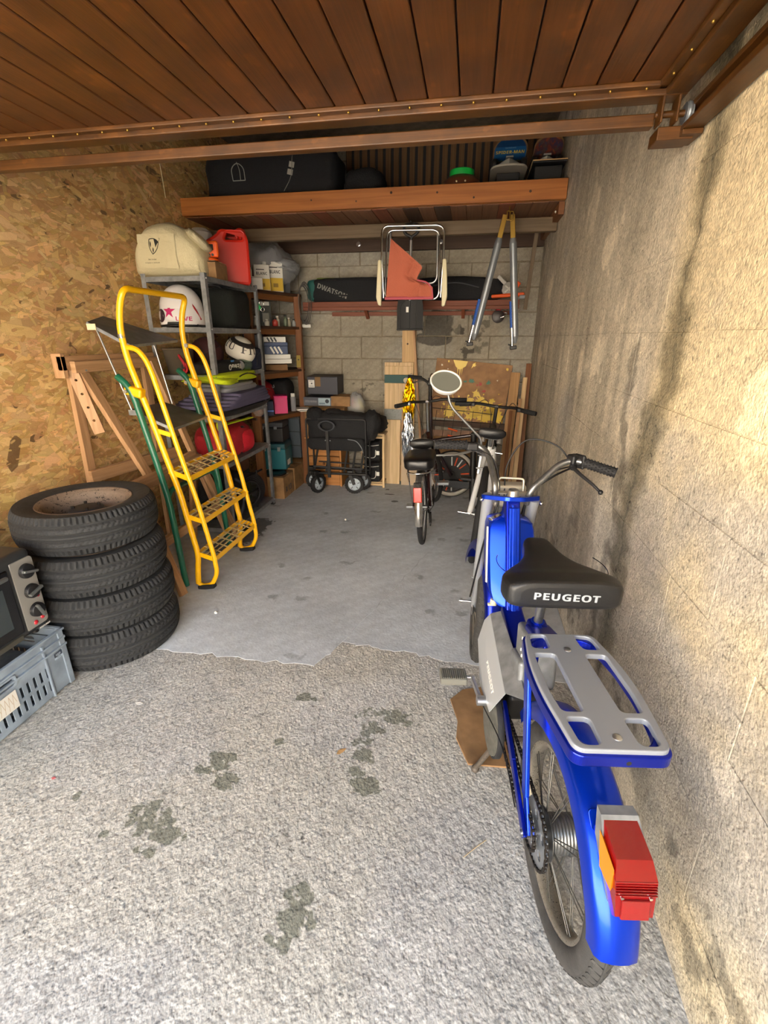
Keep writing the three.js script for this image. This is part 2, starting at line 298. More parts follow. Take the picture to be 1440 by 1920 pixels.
const innerTone = dataTex(1536, 1536, (u, v, c) => {
  const x = XL + u * 3, z = -1.6 - v * 3.3, wet = (cx, cz, a, b) => { if (Math.abs(x - cx) > 2 * a || Math.abs(z - cz) > 2 * b) return 0; const dx = (x - cx) / a, dz = (z - cz) / b; return sm(1.2, 0.85, dx * dx + dz * dz + 1.4 * (fq(u, v, 30) - 0.5) + 0.8 * (vn(x * 60 + 80, z * 60 + 80) - 0.5)); }, w2 = Math.max(wet(-1.66, -3.2, 0.14, 0.3), wet(-1.72, -2.9, 0.1, 0.15), wet(-0.75, -4.45, 0.02, 0.02), wet(-0.7, -4.3, 0.05, 0.015), wet(-0.62, -4.1, 0.03, 0.02));
  const big = fq(u, v, 5), fine = fq(u, v, 120), spot = sm(0.74, 0.82, fq(u, v, 26)) * 0.14, swirl = fq(u, v, 4, 18);
  const t = 0.82 + 0.2 * (big - 0.5) + 0.12 * (fine - 0.5) + 0.1 * (swirl - 0.5) - spot;
  const q = t * (1 - 0.45 * w2); c[0] = q * 0.955; c[1] = q * 0.98; c[2] = q; return c;
}, true);
const mortarB = std(0x857b68, 0.95);
{
  const floor = struct('floor');
  const frontM = std(0xffffff, 0.88, { map: frontTone.clone(), bumpMap: rep(bumpConcrete, 0.83, 0.97), bumpScale: 0.004 });
  frontM.map.repeat.set(1 / 3, -1 / 3.2); frontM.map.offset.set(-XL / 3, 1.3 / 3.2);
  const inM = std(0xffffff, 0.78, { map: innerTone.clone(), bumpMap: rep(bumpGrain, 0.5), bumpScale: 0.0016 });
  inM.map.repeat.set(1 / 3, -1 / 3.3); inM.map.offset.set(-XL / 3, -1.6 / 3.3);
  const ragged = (a, b, n, amp, s) => { const o = []; for (let i = 0; i <= n; i++) { const t = i / n, k = i && i < n ? amp : 0; o.push([lerp(a[0], b[0], t) + (vn(i * 1.7 + s, 3.1) - 0.5) * k, lerp(a[1], b[1], t) + (vn(i * 1.3 + s, 9.7) - 0.5) * k]); } return o; };
  const e1 = ragged([XL, -1.70], [-0.63, -1.715], 34, 0.035, 3), e2 = ragged([-0.63, -1.715], [-0.55, -1.92], 8, 0.03, 8), e3 = ragged([-0.55, -1.92], [-0.14, -3.3], 24, 0.018, 14), e3b = ragged([-0.14, -3.3], [-0.1, ZB], 20, 0.012, 24), e4 = ragged([-0.55, -1.92], [0.06, -1.86], 20, 0.04, 31), e5 = ragged([0.06, -1.86], [XR, -1.8], 12, 0.03, 40);
  part(floor, 'base', box(3.4, 0.1, 6.4, -0.8, -0.1, -1.8), mortarB);
  const slab = (pts, top, m) => { const g = ext(shape(pts.map((p) => [p[0], -p[1]])), 0.09, 0.0012); part(floor, 'slab', mv(g, 0, top - 0.09, 0, -PI / 2), m, { grain: 0 }); };
  slab([...e1, ...e2.slice(1), ...e3.slice(1), ...e3b.slice(1), [XL, ZB]], 0.0, inM);
  slab([...e4, ...e5.slice(1), [XR, ZB], ...[...e3, ...e3b.slice(1)].reverse()].slice(0, -1), -0.0008, inM);
  slab([[XL, 1.3], [XR + 0.4, 1.3], ...[...e5].reverse().map((p) => [p[0] >= XR ? XR + 0.4 : p[0], p[1]]), ...[...e4].reverse().slice(1), ...[...e2].reverse().slice(1), ...[...e1].reverse().slice(1)], -0.0012, frontM);
}
// block walls: every block a piece, joints recessed
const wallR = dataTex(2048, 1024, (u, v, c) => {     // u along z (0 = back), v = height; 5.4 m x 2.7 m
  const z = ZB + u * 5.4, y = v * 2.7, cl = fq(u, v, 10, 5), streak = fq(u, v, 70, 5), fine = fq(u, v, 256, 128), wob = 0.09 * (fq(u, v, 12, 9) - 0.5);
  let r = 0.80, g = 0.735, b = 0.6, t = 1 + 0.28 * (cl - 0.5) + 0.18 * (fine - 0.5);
  const far = sm(-1.55, -1.75, z + wob * 2);             // tone turns greyer and darker behind the joint, buff before it
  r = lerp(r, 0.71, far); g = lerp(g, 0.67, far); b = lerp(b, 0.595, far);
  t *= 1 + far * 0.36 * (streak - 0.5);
  const grey = sm(0.45, 0.7, fq(u, v, 9, 6) + 0.35 * sm(1.25, 0.2, y) - 0.12); r = lerp(r, 0.64, grey * 0.7); g = lerp(g, 0.625, grey * 0.7); b = lerp(b, 0.6, grey * 0.7);
  const seam = -1.55 - 0.09 * sm(1.6, 0.6, y) + 0.16 * (fq(u, v, 6, 11) - 0.5) + 0.05 * (fq(u, v, 30, 60) - 0.5), d = Math.abs(z - seam); // water-stained crack
  const wet = sm(0.11, 0.0, d + 0.16 * (fq(u, v, 50, 30) - 0.5) + 0.12 * (fq(u, v, 14, 5) - 0.5)); t *= 1 - 0.4 * wet * (0.6 + 0.6 * fine); b *= 1 - 0.04 * wet; t *= 1 - 0.14 * sm(0.012, 0.003, d);
  const d2 = Math.abs(z - (-1.82 + 0.2 * (fq(u + 0.4, v, 6, 9) - 0.5))), w2 = sm(0.05, 0.0, d2 + 0.14 * (fq(u, v, 60, 30) - 0.5)) * sm(1.62, 1.5, y); t *= 1 - 0.3 * w2;
  const moss = sm(0.6, 0.72, fq(u, v, 60, 26)) * sm(0.62, 0.35, y + 0.5 * (fq(u, v, 7, 7) - 0.5)); t *= 1 - 0.25 * moss;
  const pits = vn(u * 700, v * 350, 700, 350) > 0.86 ? 0.3 * vn(u * 60, v * 30, 60, 30) : 0; t -= pits; t *= 1 + 0.22 * (vn(u * 900 + 31, v * 450, 900, 450) - 0.5);
  const chalk = sm(0.66, 0.74, fq(u, v, 26, 11)) * 0.16; t += chalk;
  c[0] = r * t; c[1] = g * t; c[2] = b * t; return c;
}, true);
const wallB = dataTex(1024, 1024, (u, v, c) => {     // 2.8 m x 2.7 m
  const x = XL + u * 2.8, y = v * 2.7, cl = fq(u, v, 8), fine = fq(u, v, 150), t0 = 1 + 0.24 * (cl - 0.5) + 0.2 * (fine - 0.5);
  let t = t0; const e = (cx, cy, a, b) => { const dx = (x - cx) / a, dy = (y - cy) / b; return sm(1.25, 0.85, dx * dx + dy * dy + 1.6 * (fq(u, v, 24) - 0.5)); };
  t *= 1 - 0.4 * Math.max(e(-0.33, 1.52, 0.14, 0.13), e(-0.36, 1.42, 0.16, 0.06));
  if (x > -0.25 && x < 0.15 && y > 1.2 && y < 1.72) t *= 1 - 0.45 * sm(0.55, 0.66, fq(u, v, 44)) * (Math.abs(x + 0.05) < 0.07 ? 1 : 0.55);
  if (x > -1.5 && x < -0.6 && y < 1.1) t *= 1 - 0.3 * sm(0.66, 0.75, fq(u, v, 50));
  const w = sm(0.4, 0.6, fq(u, v, 5)); c[0] = t * 0.635; c[1] = t * (0.602 + 0.012 * w); c[2] = t * (0.535 + 0.03 * w); return c;
}, true);
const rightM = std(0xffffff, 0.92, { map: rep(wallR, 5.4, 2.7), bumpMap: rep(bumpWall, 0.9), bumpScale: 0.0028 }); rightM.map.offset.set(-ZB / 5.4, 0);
const backM = std(0xffffff, 0.92, { map: rep(wallB, 2.8, 2.7), bumpMap: rep(bumpWall, 0.7), bumpScale: 0.006 }); backM.map.offset.set(-XL / 2.8, 0);
const mortarM = std(0xa0947e, 0.95, { map: rep(mottle, 0.4), bumpMap: rep(bumpWall, 0.5), bumpScale: 0.006 });
function blockPiece(s0, s1, t0, t1, dep, bev, map) {
  const j = () => rr(-0.0035, 0.0035), q = [[s0 + j(), t0 + j()], [s1 + j(), t0 + j()], [s1 + j(), t1 + j()], [s0 + j(), t1 + j()]], cs = (s0 + s1) / 2, ct = (t0 + t1) / 2, inn = q.map(([s, t]) => [s + Math.sign(cs - s) * bev, t + Math.sign(ct - t) * bev]);
  const P = [...inn.map((p) => map(p[0], p[1], dep)), ...q.map((p) => map(p[0], p[1], 0))], tri = [0, 1, 2, 0, 2, 3];
  for (let i = 0; i < 4; i++) { const k = (i + 1) % 4; tri.push(4 + i, 4 + k, k, 4 + i, k, i); }
  const pos = [], uv = [], st = [...inn, ...q];
  for (const i of tri) { pos.push(...P[i]); uv.push(...st[i]); }
  const g = new THREE.BufferGeometry(); g.setAttribute('position', new THREE.Float32BufferAttribute(pos, 3)); g.setAttribute('uv', new THREE.Float32BufferAttribute(uv, 2)); g.computeVertexNormals();
  return g;
}
function blockWall(w, from, to, course, len, shift, joint, dep, bev, m, map) {
  for (let r = 0, y = 0; y < 2.95; r++, y += course) {
    const off = shift[r % 2];
    for (let s = off + Math.floor((from - off) / len) * len; s < to; s += len) {
      const a = Math.max(s, from), b = Math.min(s + len, to);
      if (b - a > 0.03) part(w, 'block', blockPiece(a + joint / 2, b - joint / 2, y + joint / 2, y + course - joint / 2, dep + rr(-0.0006, 0.0006), bev, map), m, { raw: true });
    }
  }
}
{
  const w = struct('wall_right');
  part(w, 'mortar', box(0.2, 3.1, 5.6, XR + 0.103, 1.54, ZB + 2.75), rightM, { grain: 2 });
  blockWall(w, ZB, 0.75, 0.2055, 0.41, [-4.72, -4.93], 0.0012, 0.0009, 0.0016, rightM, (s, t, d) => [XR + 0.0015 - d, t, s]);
  const b = struct('wall_back');
  part(b, 'mortar', box(3.2, 3.1, 0.2, -0.83, 1.54, ZB - 0.106), mortarM);
  blockWall(b, XL, XR, 0.2055, 0.41, [-1.482, -1.275], 0.007, 0.0045, 0.005, backM, (s, t, d) => [s, t, ZB - 0.006 + d]);
}
// left wall: oriented-strand boards
const osb = canvasTex(2048, 2048, (g, w, h) => {
  g.fillStyle = '#c2985f'; g.fillRect(0, 0, w, h);
  for (let i = 0; i < 9500; i++) {
    const big = i > 7000 ? rnd() * 0.45 : i > 1500 ? rnd() : 1, L = lerp(36, 240, big * big) * rr(0.5, 1.1), W = L * rr(0.14, 0.42), x = rnd() * w, y = rnd() * h, a = rnd() < 0.75 ? rr(-0.45, 0.45) : rr(-PI / 2, PI / 2), k = rr(0, 1), dk = rnd() < 0.015;
    const col = dk ? [96, 72, 46] : [lerp(178, 236, k), lerp(136, 200, k), lerp(82, 140, k)].map((v) => v + rr(-8, 8));
    for (const ox of [0, x > w / 2 ? -w : w]) for (const oy of [0, y > h / 2 ? -h : h]) {
      if ((ox && Math.abs(x + ox - w / 2) > w / 2 + 200) || (oy && Math.abs(y + oy - h / 2) > h / 2 + 200)) continue;
      g.save(); g.translate(x + ox, y + oy); g.rotate(a); g.beginPath(); g.moveTo(-L / 2, -W * 0.2); g.lineTo(-L * 0.3, -W / 2); g.lineTo(L * 0.35, -W * 0.42); g.lineTo(L / 2, W * 0.1); g.lineTo(L * 0.3, W / 2); g.lineTo(-L * 0.42, W * 0.36); g.closePath();
      g.fillStyle = 'rgba(' + col.map(Math.round).join(',') + ',' + (i < 4000 ? 0.9 : 0.78) + ')'; g.fill();
      g.strokeStyle = 'rgba(104,74,36,0.2)'; g.lineWidth = 1.6; g.stroke(); g.restore();
    }
  }
});
osb.wrapS = osb.wrapT = THREE.RepeatWrapping;
const osbM = std(0xffffff, 0.6, { map: rep(osb, 2.0), bumpMap: rep(bumpFolds, 0.3), bumpScale: 0.004 });
{
  const w = struct('wall_left');
  part(w, 'backing', box(0.2, 3.1, 5.6, XL - 0.122, 1.54, ZB + 2.75), mortarM);
  let k = 0;
  for (const [a, b] of [[ZB, -3.68], [-3.676, -1.18], [-1.176, 0.74]]) part(w, 'strand_board', box(0.02, 3.03, b - a, XL - 0.01, 1.52, (a + b) / 2), osbM, { ox: k * 0.73, oy: k++ * 0.41, grain: 2 });
  // front wall with the opening, ceiling
  const f = struct('wall_front');
  part(f, 'jamb', [box(0.12, 2.2, 0.2, XL + 0.05, 1.1, 0.65)], mortarM); part(f, 'jamb', [box(0.1, 2.2, 0.2, XR - 0.01, 1.1, 0.65)], mortarM);
  part(f, 'lintel', [box(3.2, 0.96, 0.2, -0.83, 2.6, 0.65)], mortarM);
  const c = struct('ceiling');
  part(c, 'ceiling_slab', box(3.3, 0.16, 5.7, -0.83, 3.13, ZB + 2.7), mortarM);
  // yard outside
  const y = struct('yard_ground');
  part(y, 'paving', box(60, 0.1, 40, 0, -0.06, 21.3), std(0xc6c2b9, 0.9, { map: rep(mottle, 3) }));
  const h = struct('added_bounce_wall');  // unseen wall added opposite the opening to bounce sunlight deep into the garage
  part(h, 'bounce_wall_face', box(40, 6, 0.4, 0, 3, 13), std(0xdddad2, 0.9, { map: rep(mottle, 2) }));
}
// up-and-over door, open overhead
{
  const d = struct('door_1'), yb = 2.03, zb = -1.6, zf = 0.52, xl = XL + 0.10, xr = 0.447;
  for (let k = 0, x = xr; x > xl + 0.01; k++, x -= 0.0865) {
    const w = Math.min(0.0865, x - xl) - 0.004;
    part(d, 'plank', rb(w, 0.014, zf - zb - 0.02, 0.0035, x - 0.0865 / 2, yb + 0.004 + rr(-0.001, 0.001), (zf + zb) / 2), M.varnish, { ox: k * 0.37, oy: k * 0.211 });
  }
  part(d, 'panel_backing', box(xr - xl, 0.004, zf - zb, (xl + xr) / 2, yb + 0.016, (zf + zb) / 2), M.darkSteel);
  const rail = (x0, x1, z0, z1) => part(d, 'frame_rail', rb(Math.abs(x1 - x0), 0.046, Math.abs(z1 - z0), 0.004, (x0 + x1) / 2, yb - 0.004, (z0 + z1) / 2), M.doorSteel);
  rail(xl - 0.05, xr + 0.055, zb - 0.055, zb - 0.001); rail(xr, xr + 0.055, zb + 0.001, zf); rail(xl - 0.055, xl, zb + 0.001, zf); rail(xl - 0.05, xr + 0.05, zf + 0.001, zf + 0.05);
  part(d, 'edge_strip', [rb(xr - xl, 0.012, 0.022, 0.003, (xl + xr) / 2, yb - 0.008, zb + 0.011), rb(0.022, 0.012, zf - zb, 0.003, xr - 0.011, yb - 0.008, (zf + zb) / 2)], M.doorSteel);
  const sg = geo(mv(new THREE.SphereGeometry(0.004, 8, 6), 0, 0, 0));
  for (let i = 0; i < 24; i++) { const s = part(d, 'screw', sg, M.brass, { raw: true }); s.position.set(xr - 0.05 - i * 0.0865, yb - 0.015, zb + 0.011); }
  for (let i = 0; i < 12; i++) { const s = part(d, 'screw', sg, M.brass, { raw: true }); s.position.set(xr - 0.011, yb - 0.015, zb + 0.08 + i * 0.1); }
  // rear cross rail and side track
  const t = struct('trim_1');
  part(t, 'cross_rail', [rb(0.44 - XL, 0.03, 0.034, 0.004, (0.44 + XL) / 2, 1.964, zb - 0.05)], M.doorSteel);
  part(t, 'side_track', [rb(0.012, 0.055, 2.1, 0.002, 0.548, 1.965, zb + 0.99), rb(0.05, 0.012, 2.1, 0.002, 0.53, 1.938, zb + 0.99), rb(0.03, 0.012, 2.1, 0.002, 0.54, 1.992, zb + 0.99)], M.doorSteel);
  part(t, 'side_track', [rb(0.012, 0.055, 2.1, 0.002, XL + 0.012, 1.965, zb + 0.99), rb(0.05, 0.012, 2.1, 0.002, XL + 0.03, 1.938, zb + 0.99)], M.doorSteel);
  part(t, 'bracket', [rb(0.09, 0.03, 0.07, 0.003, 0.495, 1.93, zb - 0.06), rb(0.05, 0.012, 0.09, 0.002, 0.53, 1.925, zb - 0.05)], M.doorSteel);
  part(t, 'roller_fork', [rb(0.006, 0.075, 0.05, 0.002, 0.448, 1.985, zb - 0.028), rb(0.006, 0.075, 0.05, 0.002, 0.486, 1.985, zb - 0.028), bar([0.44, 1.975, zb - 0.04], [0.53, 1.975, zb - 0.04], 0.008)], M.doorSteel);
  part(t, 'roller', [cyl(0.024, 0.024, 0.016, 24, 0.52, 1.975, zb - 0.04, 0, 0, PI / 2), tor(0.02, 0.006, 0.52, 1.975, zb - 0.04, 0, PI / 2, 0)], M.greyTube);
}

// ---------- the blue moped ----------
{
  const bike = thing('moped', 'blue moped with black saddle, silver rear rack and red tail light, nearest the right wall', 'moped', [0.278, 0, -0.885], rad(9.3));
  bike.rotation.order = 'YXZ'; bike.rotation.z = rad(-1.5);
  const m = (a, h, n) => [n, h, -a];                 // forward, up, right of the wheel's foot
  const blue = phy({ color: 0x003ad0, metalness: 0.78, roughness: 0.3, clearcoat: 0.25, clearcoatRoughness: 0.1 });
  const blueDark = phy({ color: 0x0622a8, metalness: 0.8, roughness: 0.3, clearcoat: 0.25, clearcoatRoughness: 0.1 });
  const plastic = std(0x9fa3a6, 0.45, { metalness: 0.35, map: rep(mottle, 0.2) }), shroud = std(0xa9adb2, 0.38, { metalness: 0.45 });
  const R = 0.268, RW = 0.24;
  const spoke = geo(bar([0, 0.045, 0], [0, 0.198, 0], 0.0014, 0.0014, 5));
  function wheel(name, a, turn) {
    const w = group(bike, name); w.position.set(...m(a, R, 0)); w.rotation.y = turn;
    // tyre profile swept round the axle (axis x)
    const prof = [[0.207, -0.021], [0.214, -0.0275], [0.226, -0.0305], [0.24, -0.0295], [0.252, -0.0255], [0.2615, -0.0175], [0.2665, -0.007], [0.268, 0]];
    const full = [...prof, ...prof.slice(0, -1).reverse().map(([r, x]) => [r, -x])];
    part(w, 'tyre', mv(lathe(full.map(([r, x]) => [r, x]), 90), 0, 0, 0, 0, 0, PI / 2), M.tyreGrey);
    const lug = []; // raised tread blocks: slanted bars each side, a centre rib
    for (let i = 0; i < 64; i++) for (const s of [-1, 1]) {
      const t = (i + (s > 0 ? 0.5 : 0)) / 64 * 2 * PI, P = (r, x, dt) => [x, Math.cos(t + dt) * r, Math.sin(t + dt) * r];
      lug.push(stick(P(0.2672, s * 0.005, 0.018), P(0.2555, s * 0.0225, -0.022), 0.0075, 0.0042, P(0.1, 0, PI / 2)));
    }
    part(w, 'tread', [...lug, mv(lathe([[0.2665, -0.0035], [0.2695, -0.0025], [0.2695, 0.0025], [0.2665, 0.0035]], 80), 0, 0, 0, 0, 0, PI / 2)], M.tyreGrey);
    part(w, 'rim', mv(lathe([[0.199, -0.02], [0.215, -0.021], [0.216, -0.019], [0.203, -0.017], [0.197, -0.008], [0.1955, 0], [0.197, 0.008], [0.203, 0.017], [0.216, 0.019], [0.215, 0.021], [0.199, 0.02], [0.194, 0.01], [0.193, 0], [0.194, -0.01], [0.199, -0.02]], 72), 0, 0, 0, 0, 0, PI / 2), std(0x9c9689, 0.45, { metalness: 0.6, map: rep(wornTone, 0.12) }));
    const hubP = [[0.01, -0.05], [0.052, -0.05], [0.052, -0.046]]; for (let i = 0; i < 9; i++) hubP.push([0.043, -0.044 + i * 0.008], [0.046, -0.042 + i * 0.008], [0.046, -0.039 + i * 0.008], [0.043, -0.0375 + i * 0.008]);
    hubP.push([0.06, 0.034], [0.06, 0.037], [0.01, 0.04]);
    part(w, 'hub', mv(lathe(hubP, 48), 0, 0, 0, 0, 0, PI / 2), M.alu);
    for (let i = 0; i < 36; i++) {
      const q = part(w, 'spoke', spoke, std.spoke ??= std(0x6a6862, 0.4, { metalness: 0.7 }), { raw: true }), pivot = i / 36 * 2 * PI, s = i % 2 ? 1 : -1;
      q.position.set(s * 0.03, 0, 0); q.rotation.set(pivot + (i % 4 < 2 ? 0.13 : -0.13), 0, s * 0.14, 'XYZ'); q.rotation.order = 'XYZ';
      q.position.x = s * 0.036;
    }
    part(w, 'axle', [bar([-0.098, 0, 0], [0.098, 0, 0], 0.006), cyl(0.011, 0.011, 0.01, 6, -0.088, 0, 0, 0, 0, PI / 2), cyl(0.011, 0.011, 0.01, 6, 0.088, 0, 0, 0, 0, PI / 2)], M.steel);
    return w;
  }
  const rw = wheel('rear_wheel', 0, 0), fw = wheel('front_wheel', 1.09, rad(-9));
  // rear sprocket, freewheel and the two chains
  const sprocket = (r, n, teeth) => { const s = new THREE.Shape(); for (let i = 0; i <= teeth * 4; i++) { const t = i / (teeth * 4) * 2 * PI, q = r + (i % 4 < 2 ? 0.003 : -0.003); i ? s.lineTo(Math.cos(t) * q, Math.sin(t) * q) : s.moveTo(q, 0); } const h = new THREE.Path(); h.absarc(0, 0, 0.012, 0, 2 * PI, true); s.holes.push(h); for (let i = 0; i < 5; i++) { const p = new THREE.Path(); p.absarc(Math.cos(i * 1.2566) * r * 0.6, Math.sin(i * 1.2566) * r * 0.6, r * 0.16, 0, 2 * PI, true); s.holes.push(p); } return mv(ext(s, 0.004), n, 0, 0, 0, PI / 2, 0); };
  part(rw, 'sprocket', [sprocket(0.078, -0.058, 36)], M.greyTube);
  part(rw, 'freewheel', [sprocket(0.036, -0.072, 18), mv(lathe([[0.012, -0.086], [0.026, -0.084], [0.029, -0.078], [0.029, -0.066], [0.02, -0.064]], 30), 0, 0, 0, 0, 0, PI / 2)], M.steel);
  function chain(name, c0, r0, c1, r1, n) {
    const d = Math.hypot(c1[0] - c0[0], c1[1] - c0[1]), th = Math.atan2(c1[1] - c0[1], c1[0] - c0[0]), al = Math.acos((r0 - r1) / d), pts = [];
    for (let i = 0; i <= 24; i++) { const t = th + al + (2 * PI - 2 * al) * i / 24; pts.push([c0[0] + r0 * Math.cos(t), c0[1] + r0 * Math.sin(t)]); }
    for (let i = 0; i <= 14; i++) { const t = th - al + 2 * al * i / 14; pts.push([c1[0] + r1 * Math.cos(t), c1[1] + r1 * Math.sin(t)]); }
    pts.push(pts[0]);
    const len = [0]; for (let i = 1; i < pts.length; i++) len.push(len[i - 1] + Math.hypot(pts[i][0] - pts[i - 1][0], pts[i][1] - pts[i - 1][1]));
    const at = (s) => { let i = 1; while (i < len.length - 1 && len[i] < s) i++; const t = (s - len[i - 1]) / (len[i] - len[i - 1]); return [lerp(pts[i - 1][0], pts[i][0], t), lerp(pts[i - 1][1], pts[i][1], t)]; };
    const N = Math.round(len[len.length - 1] / 0.0127), st = len[len.length - 1] / N, g = [];
    for (let i = 0; i < N; i++) {
      const p = at(i * st), q = at(Math.min((i + 1) * st, len[len.length - 1])), c = [(p[0] + q[0]) / 2, (p[1] + q[1]) / 2], a = Math.atan2(q[1] - p[1], q[0] - p[0]), wd = i % 2 ? 0.0075 : 0.0052;
      for (const s of [-1, 1]) g.push(mv(new THREE.CapsuleGeometry(0.0042, 0.0125, 2, 6).scale(0.3, 1, 1), ...m(c[0], c[1], n + s * wd / 2), PI / 2 + a, 0, 0));
      g.push(mv(new THREE.CylinderGeometry(0.0036, 0.0036, 0.008, 7), ...m(p[0], p[1], n), 0, 0, PI / 2));
    }
    part(bike, name, g, std(0x2b2622, 0.5, { metalness: 0.6 }));
  }
  chain('drive_chain', [0, R], 0.078, [0.37, 0.3], 0.03, -0.058);
  chain('pedal_chain', [0, R], 0.037, [0.40, 0.315], 0.06, -0.074);
  // rear mudguard: flattened hood swept along an arc about the axle
  const sec = [[-0.058, -0.045], [-0.056, -0.014], [-0.044, -0.002], [-0.02, 0.003], [0, 0.004], [0.02, 0.003], [0.044, -0.002], [0.056, -0.014], [0.058, -0.045]];
  const hood = (c, r, t0, t1, n, k = 1, sec2 = sec) => { const rings = []; for (let i = 0; i <= n; i++) { const t = lerp(t0, t1, i / n); rings.push(sec2.map(([x, y]) => { const q = r + y; return m(c[0] + Math.cos(t) * q, c[1] + Math.sin(t) * q, x * k * (1 - 0.12 * sm(0.8, 1, i / n))); })); } const g = loft(rings, false, false), g2 = loft([...rings].reverse().map((q) => q.map((p) => [...p])), false, false); return [g]; };
  part(bike, 'rear_mudguard', hood([0, R], 0.305, rad(28), rad(166), 48, 0.86), blue);
  part(bike, 'mudguard_bracket', [mv(ext(roundPoly([[-0.034, -0.02], [0.034, -0.02], [0.04, 0.02], [-0.04, 0.02]], 0.01), 0.004, 0.001), ...m(-0.165, 0.535, 0), rad(-28), PI, 0), cyl(0.006, 0.006, 0.006, 10, ...m(-0.178, 0.53, -0.026), rad(60), 0, 0), cyl(0.006, 0.006, 0.006, 10, ...m(-0.178, 0.53, 0.026), rad(60), 0, 0)], blue);
  // tail light
  const tl = group(bike, 'tail_light'), hs = (h) => 0.458 + (h - 0.43) * 0.78;
  const lens = phy({ color: 0x780406, roughness: 0.16, clearcoat: 0.4, clearcoatRoughness: 0.05 });
  const C = (pts) => new ConvexGeometry(pts.map((p) => V(...m(p[0] + 0.004, hs(p[1]), p[2]))));
  part(tl, 'light_base', C([[-0.175, 0.592, -0.034], [-0.175, 0.592, 0.034], [-0.195, 0.592, -0.035], [-0.195, 0.592, 0.035], [-0.20, 0.54, -0.041], [-0.20, 0.54, 0.041], [-0.262, 0.43, -0.03], [-0.262, 0.43, 0.03], [-0.23, 0.55, -0.04], [-0.23, 0.55, 0.04], [-0.28, 0.432, -0.028], [-0.28, 0.432, 0.028]]), plastic);
  part(tl, 'lens', C([[-0.20, 0.585, -0.031], [-0.20, 0.585, 0.031], [-0.262, 0.565, -0.032], [-0.262, 0.565, 0.032], [-0.226, 0.545, -0.041], [-0.226, 0.545, 0.041], [-0.282, 0.53, -0.037], [-0.282, 0.53, 0.037], [-0.298, 0.447, -0.033], [-0.298, 0.447, 0.033], [-0.27, 0.432, -0.03], [-0.27, 0.432, 0.03], [-0.286, 0.426, -0.03], [-0.286, 0.426, 0.03]]), lens);
  part(tl, 'reflector', mv(rb(0.05, 0.038, 0.006, 0.002, 0, 0, 0), ...m(-0.2915, hs(0.467), 0), rad(-12), PI, 0), phy({ color: 0x980806, roughness: 0.2, clearcoat: 0.2, bumpMap: rep(bumpWeave, 0.02), bumpScale: 0.0006 }));
  part(tl, 'side_lens', C([[-0.212, 0.572, -0.0415], [-0.272, 0.55, -0.0385], [-0.28, 0.495, -0.0405], [-0.24, 0.50, -0.044], [-0.225, 0.56, -0.036], [-0.275, 0.508, -0.033]]), phy({ color: 0xc87604, roughness: 0.2, clearcoat: 0.3 }));
  const ribs = []; for (let i = 0; i < 6; i++) ribs.push(stick(m(-0.2778 - i * 0.0017, hs(0.53 - i * 0.0055), -0.036), m(-0.2778 - i * 0.0017, hs(0.53 - i * 0.0055), 0.036), 0.0018, 0.002));
  part(tl, 'lens_rib', ribs, lens);
  part(tl, 'screw', [cyl(0.003, 0.003, 0.004, 10, ...m(-0.287, hs(0.4965), -0.025), PI / 2)], M.chrome); part(tl, 'screw', [cyl(0.003, 0.003, 0.004, 10, ...m(-0.287, hs(0.4965), 0.025), PI / 2)], M.chrome);
  // rear rack: pierced silver plate in a blue rim
  const outline = [[-0.086, 0.208], [0.086, 0.208], [0.106, 0.10], [0.108, 0.0], [0.09, -0.158], [-0.09, -0.158], [-0.108, 0.0], [-0.106, 0.10]], rs = [0.02, 0.02, 0.08, 0.08, 0.022, 0.022, 0.08, 0.08];
  const holes = []; for (const s of [-1, 1]) for (const [h, r] of [[[[0.036, 0.204], [0.077, 0.198], [0.084, 0.146], [0.04, 0.146]], 0.014], [[[0.036, 0.126], [0.086, 0.126], [0.089, 0.0], [0.083, -0.062], [0.038, -0.062]], 0.012], [[[0.034, -0.078], [0.082, -0.078], [0.075, -0.146], [0.036, -0.146]], 0.014]]) holes.push(roundPoly(s > 0 ? h.map(([x, y]) => [x, y]).reverse() : h.map(([x, y]) => [-x, y]), r, THREE.Path));
  const plate = roundPoly(outline, rs); plate.holes.push(...holes);
  const rack = group(bike, 'rear_rack'), flat = (g, h) => mv(g, 0, h, 0, -PI / 2);
  part(rack, 'rack_plate', flat(ext(plate, 0.014, 0.0025, 8), 0.693), std(0x92979e, 0.42, { metalness: 0.2 }));
  const rim = roundPoly(outline.map(([x, y]) => [x * 1.05, (y - 0.025) * 1.035 + 0.025]), rs.map((r) => r + 0.002)); rim.holes.push(roundPoly(outline.map(([x, y]) => [x * 0.9, (y - 0.025) * 0.95 + 0.025]).reverse(), rs, THREE.Path));
  part(rack, 'rack_rim', [flat(ext(rim, 0.026, 0.003, 8), 0.671)], blueDark);
  for (const a of [0.142, -0.128]) part(rack, 'bolt', [mv(lathe([[0.0001, 0.003], [0.006, 0.003], [0.009, 0.0008], [0.009, 0]], 20), ...m(a, 0.707, 0))], M.steel);
  part(rack, 'hole_plug', cyl(0.005, 0.005, 0.003, 12, ...m(-0.163, 0.682, 0.01), PI / 2), M.black);
  for (const s of [-1, 1]) part(rack, 'rack_stay', [bar(m(0.18, 0.675, s * 0.06), m(0.2, 0.56, s * 0.05), 0.008)], blueDark);
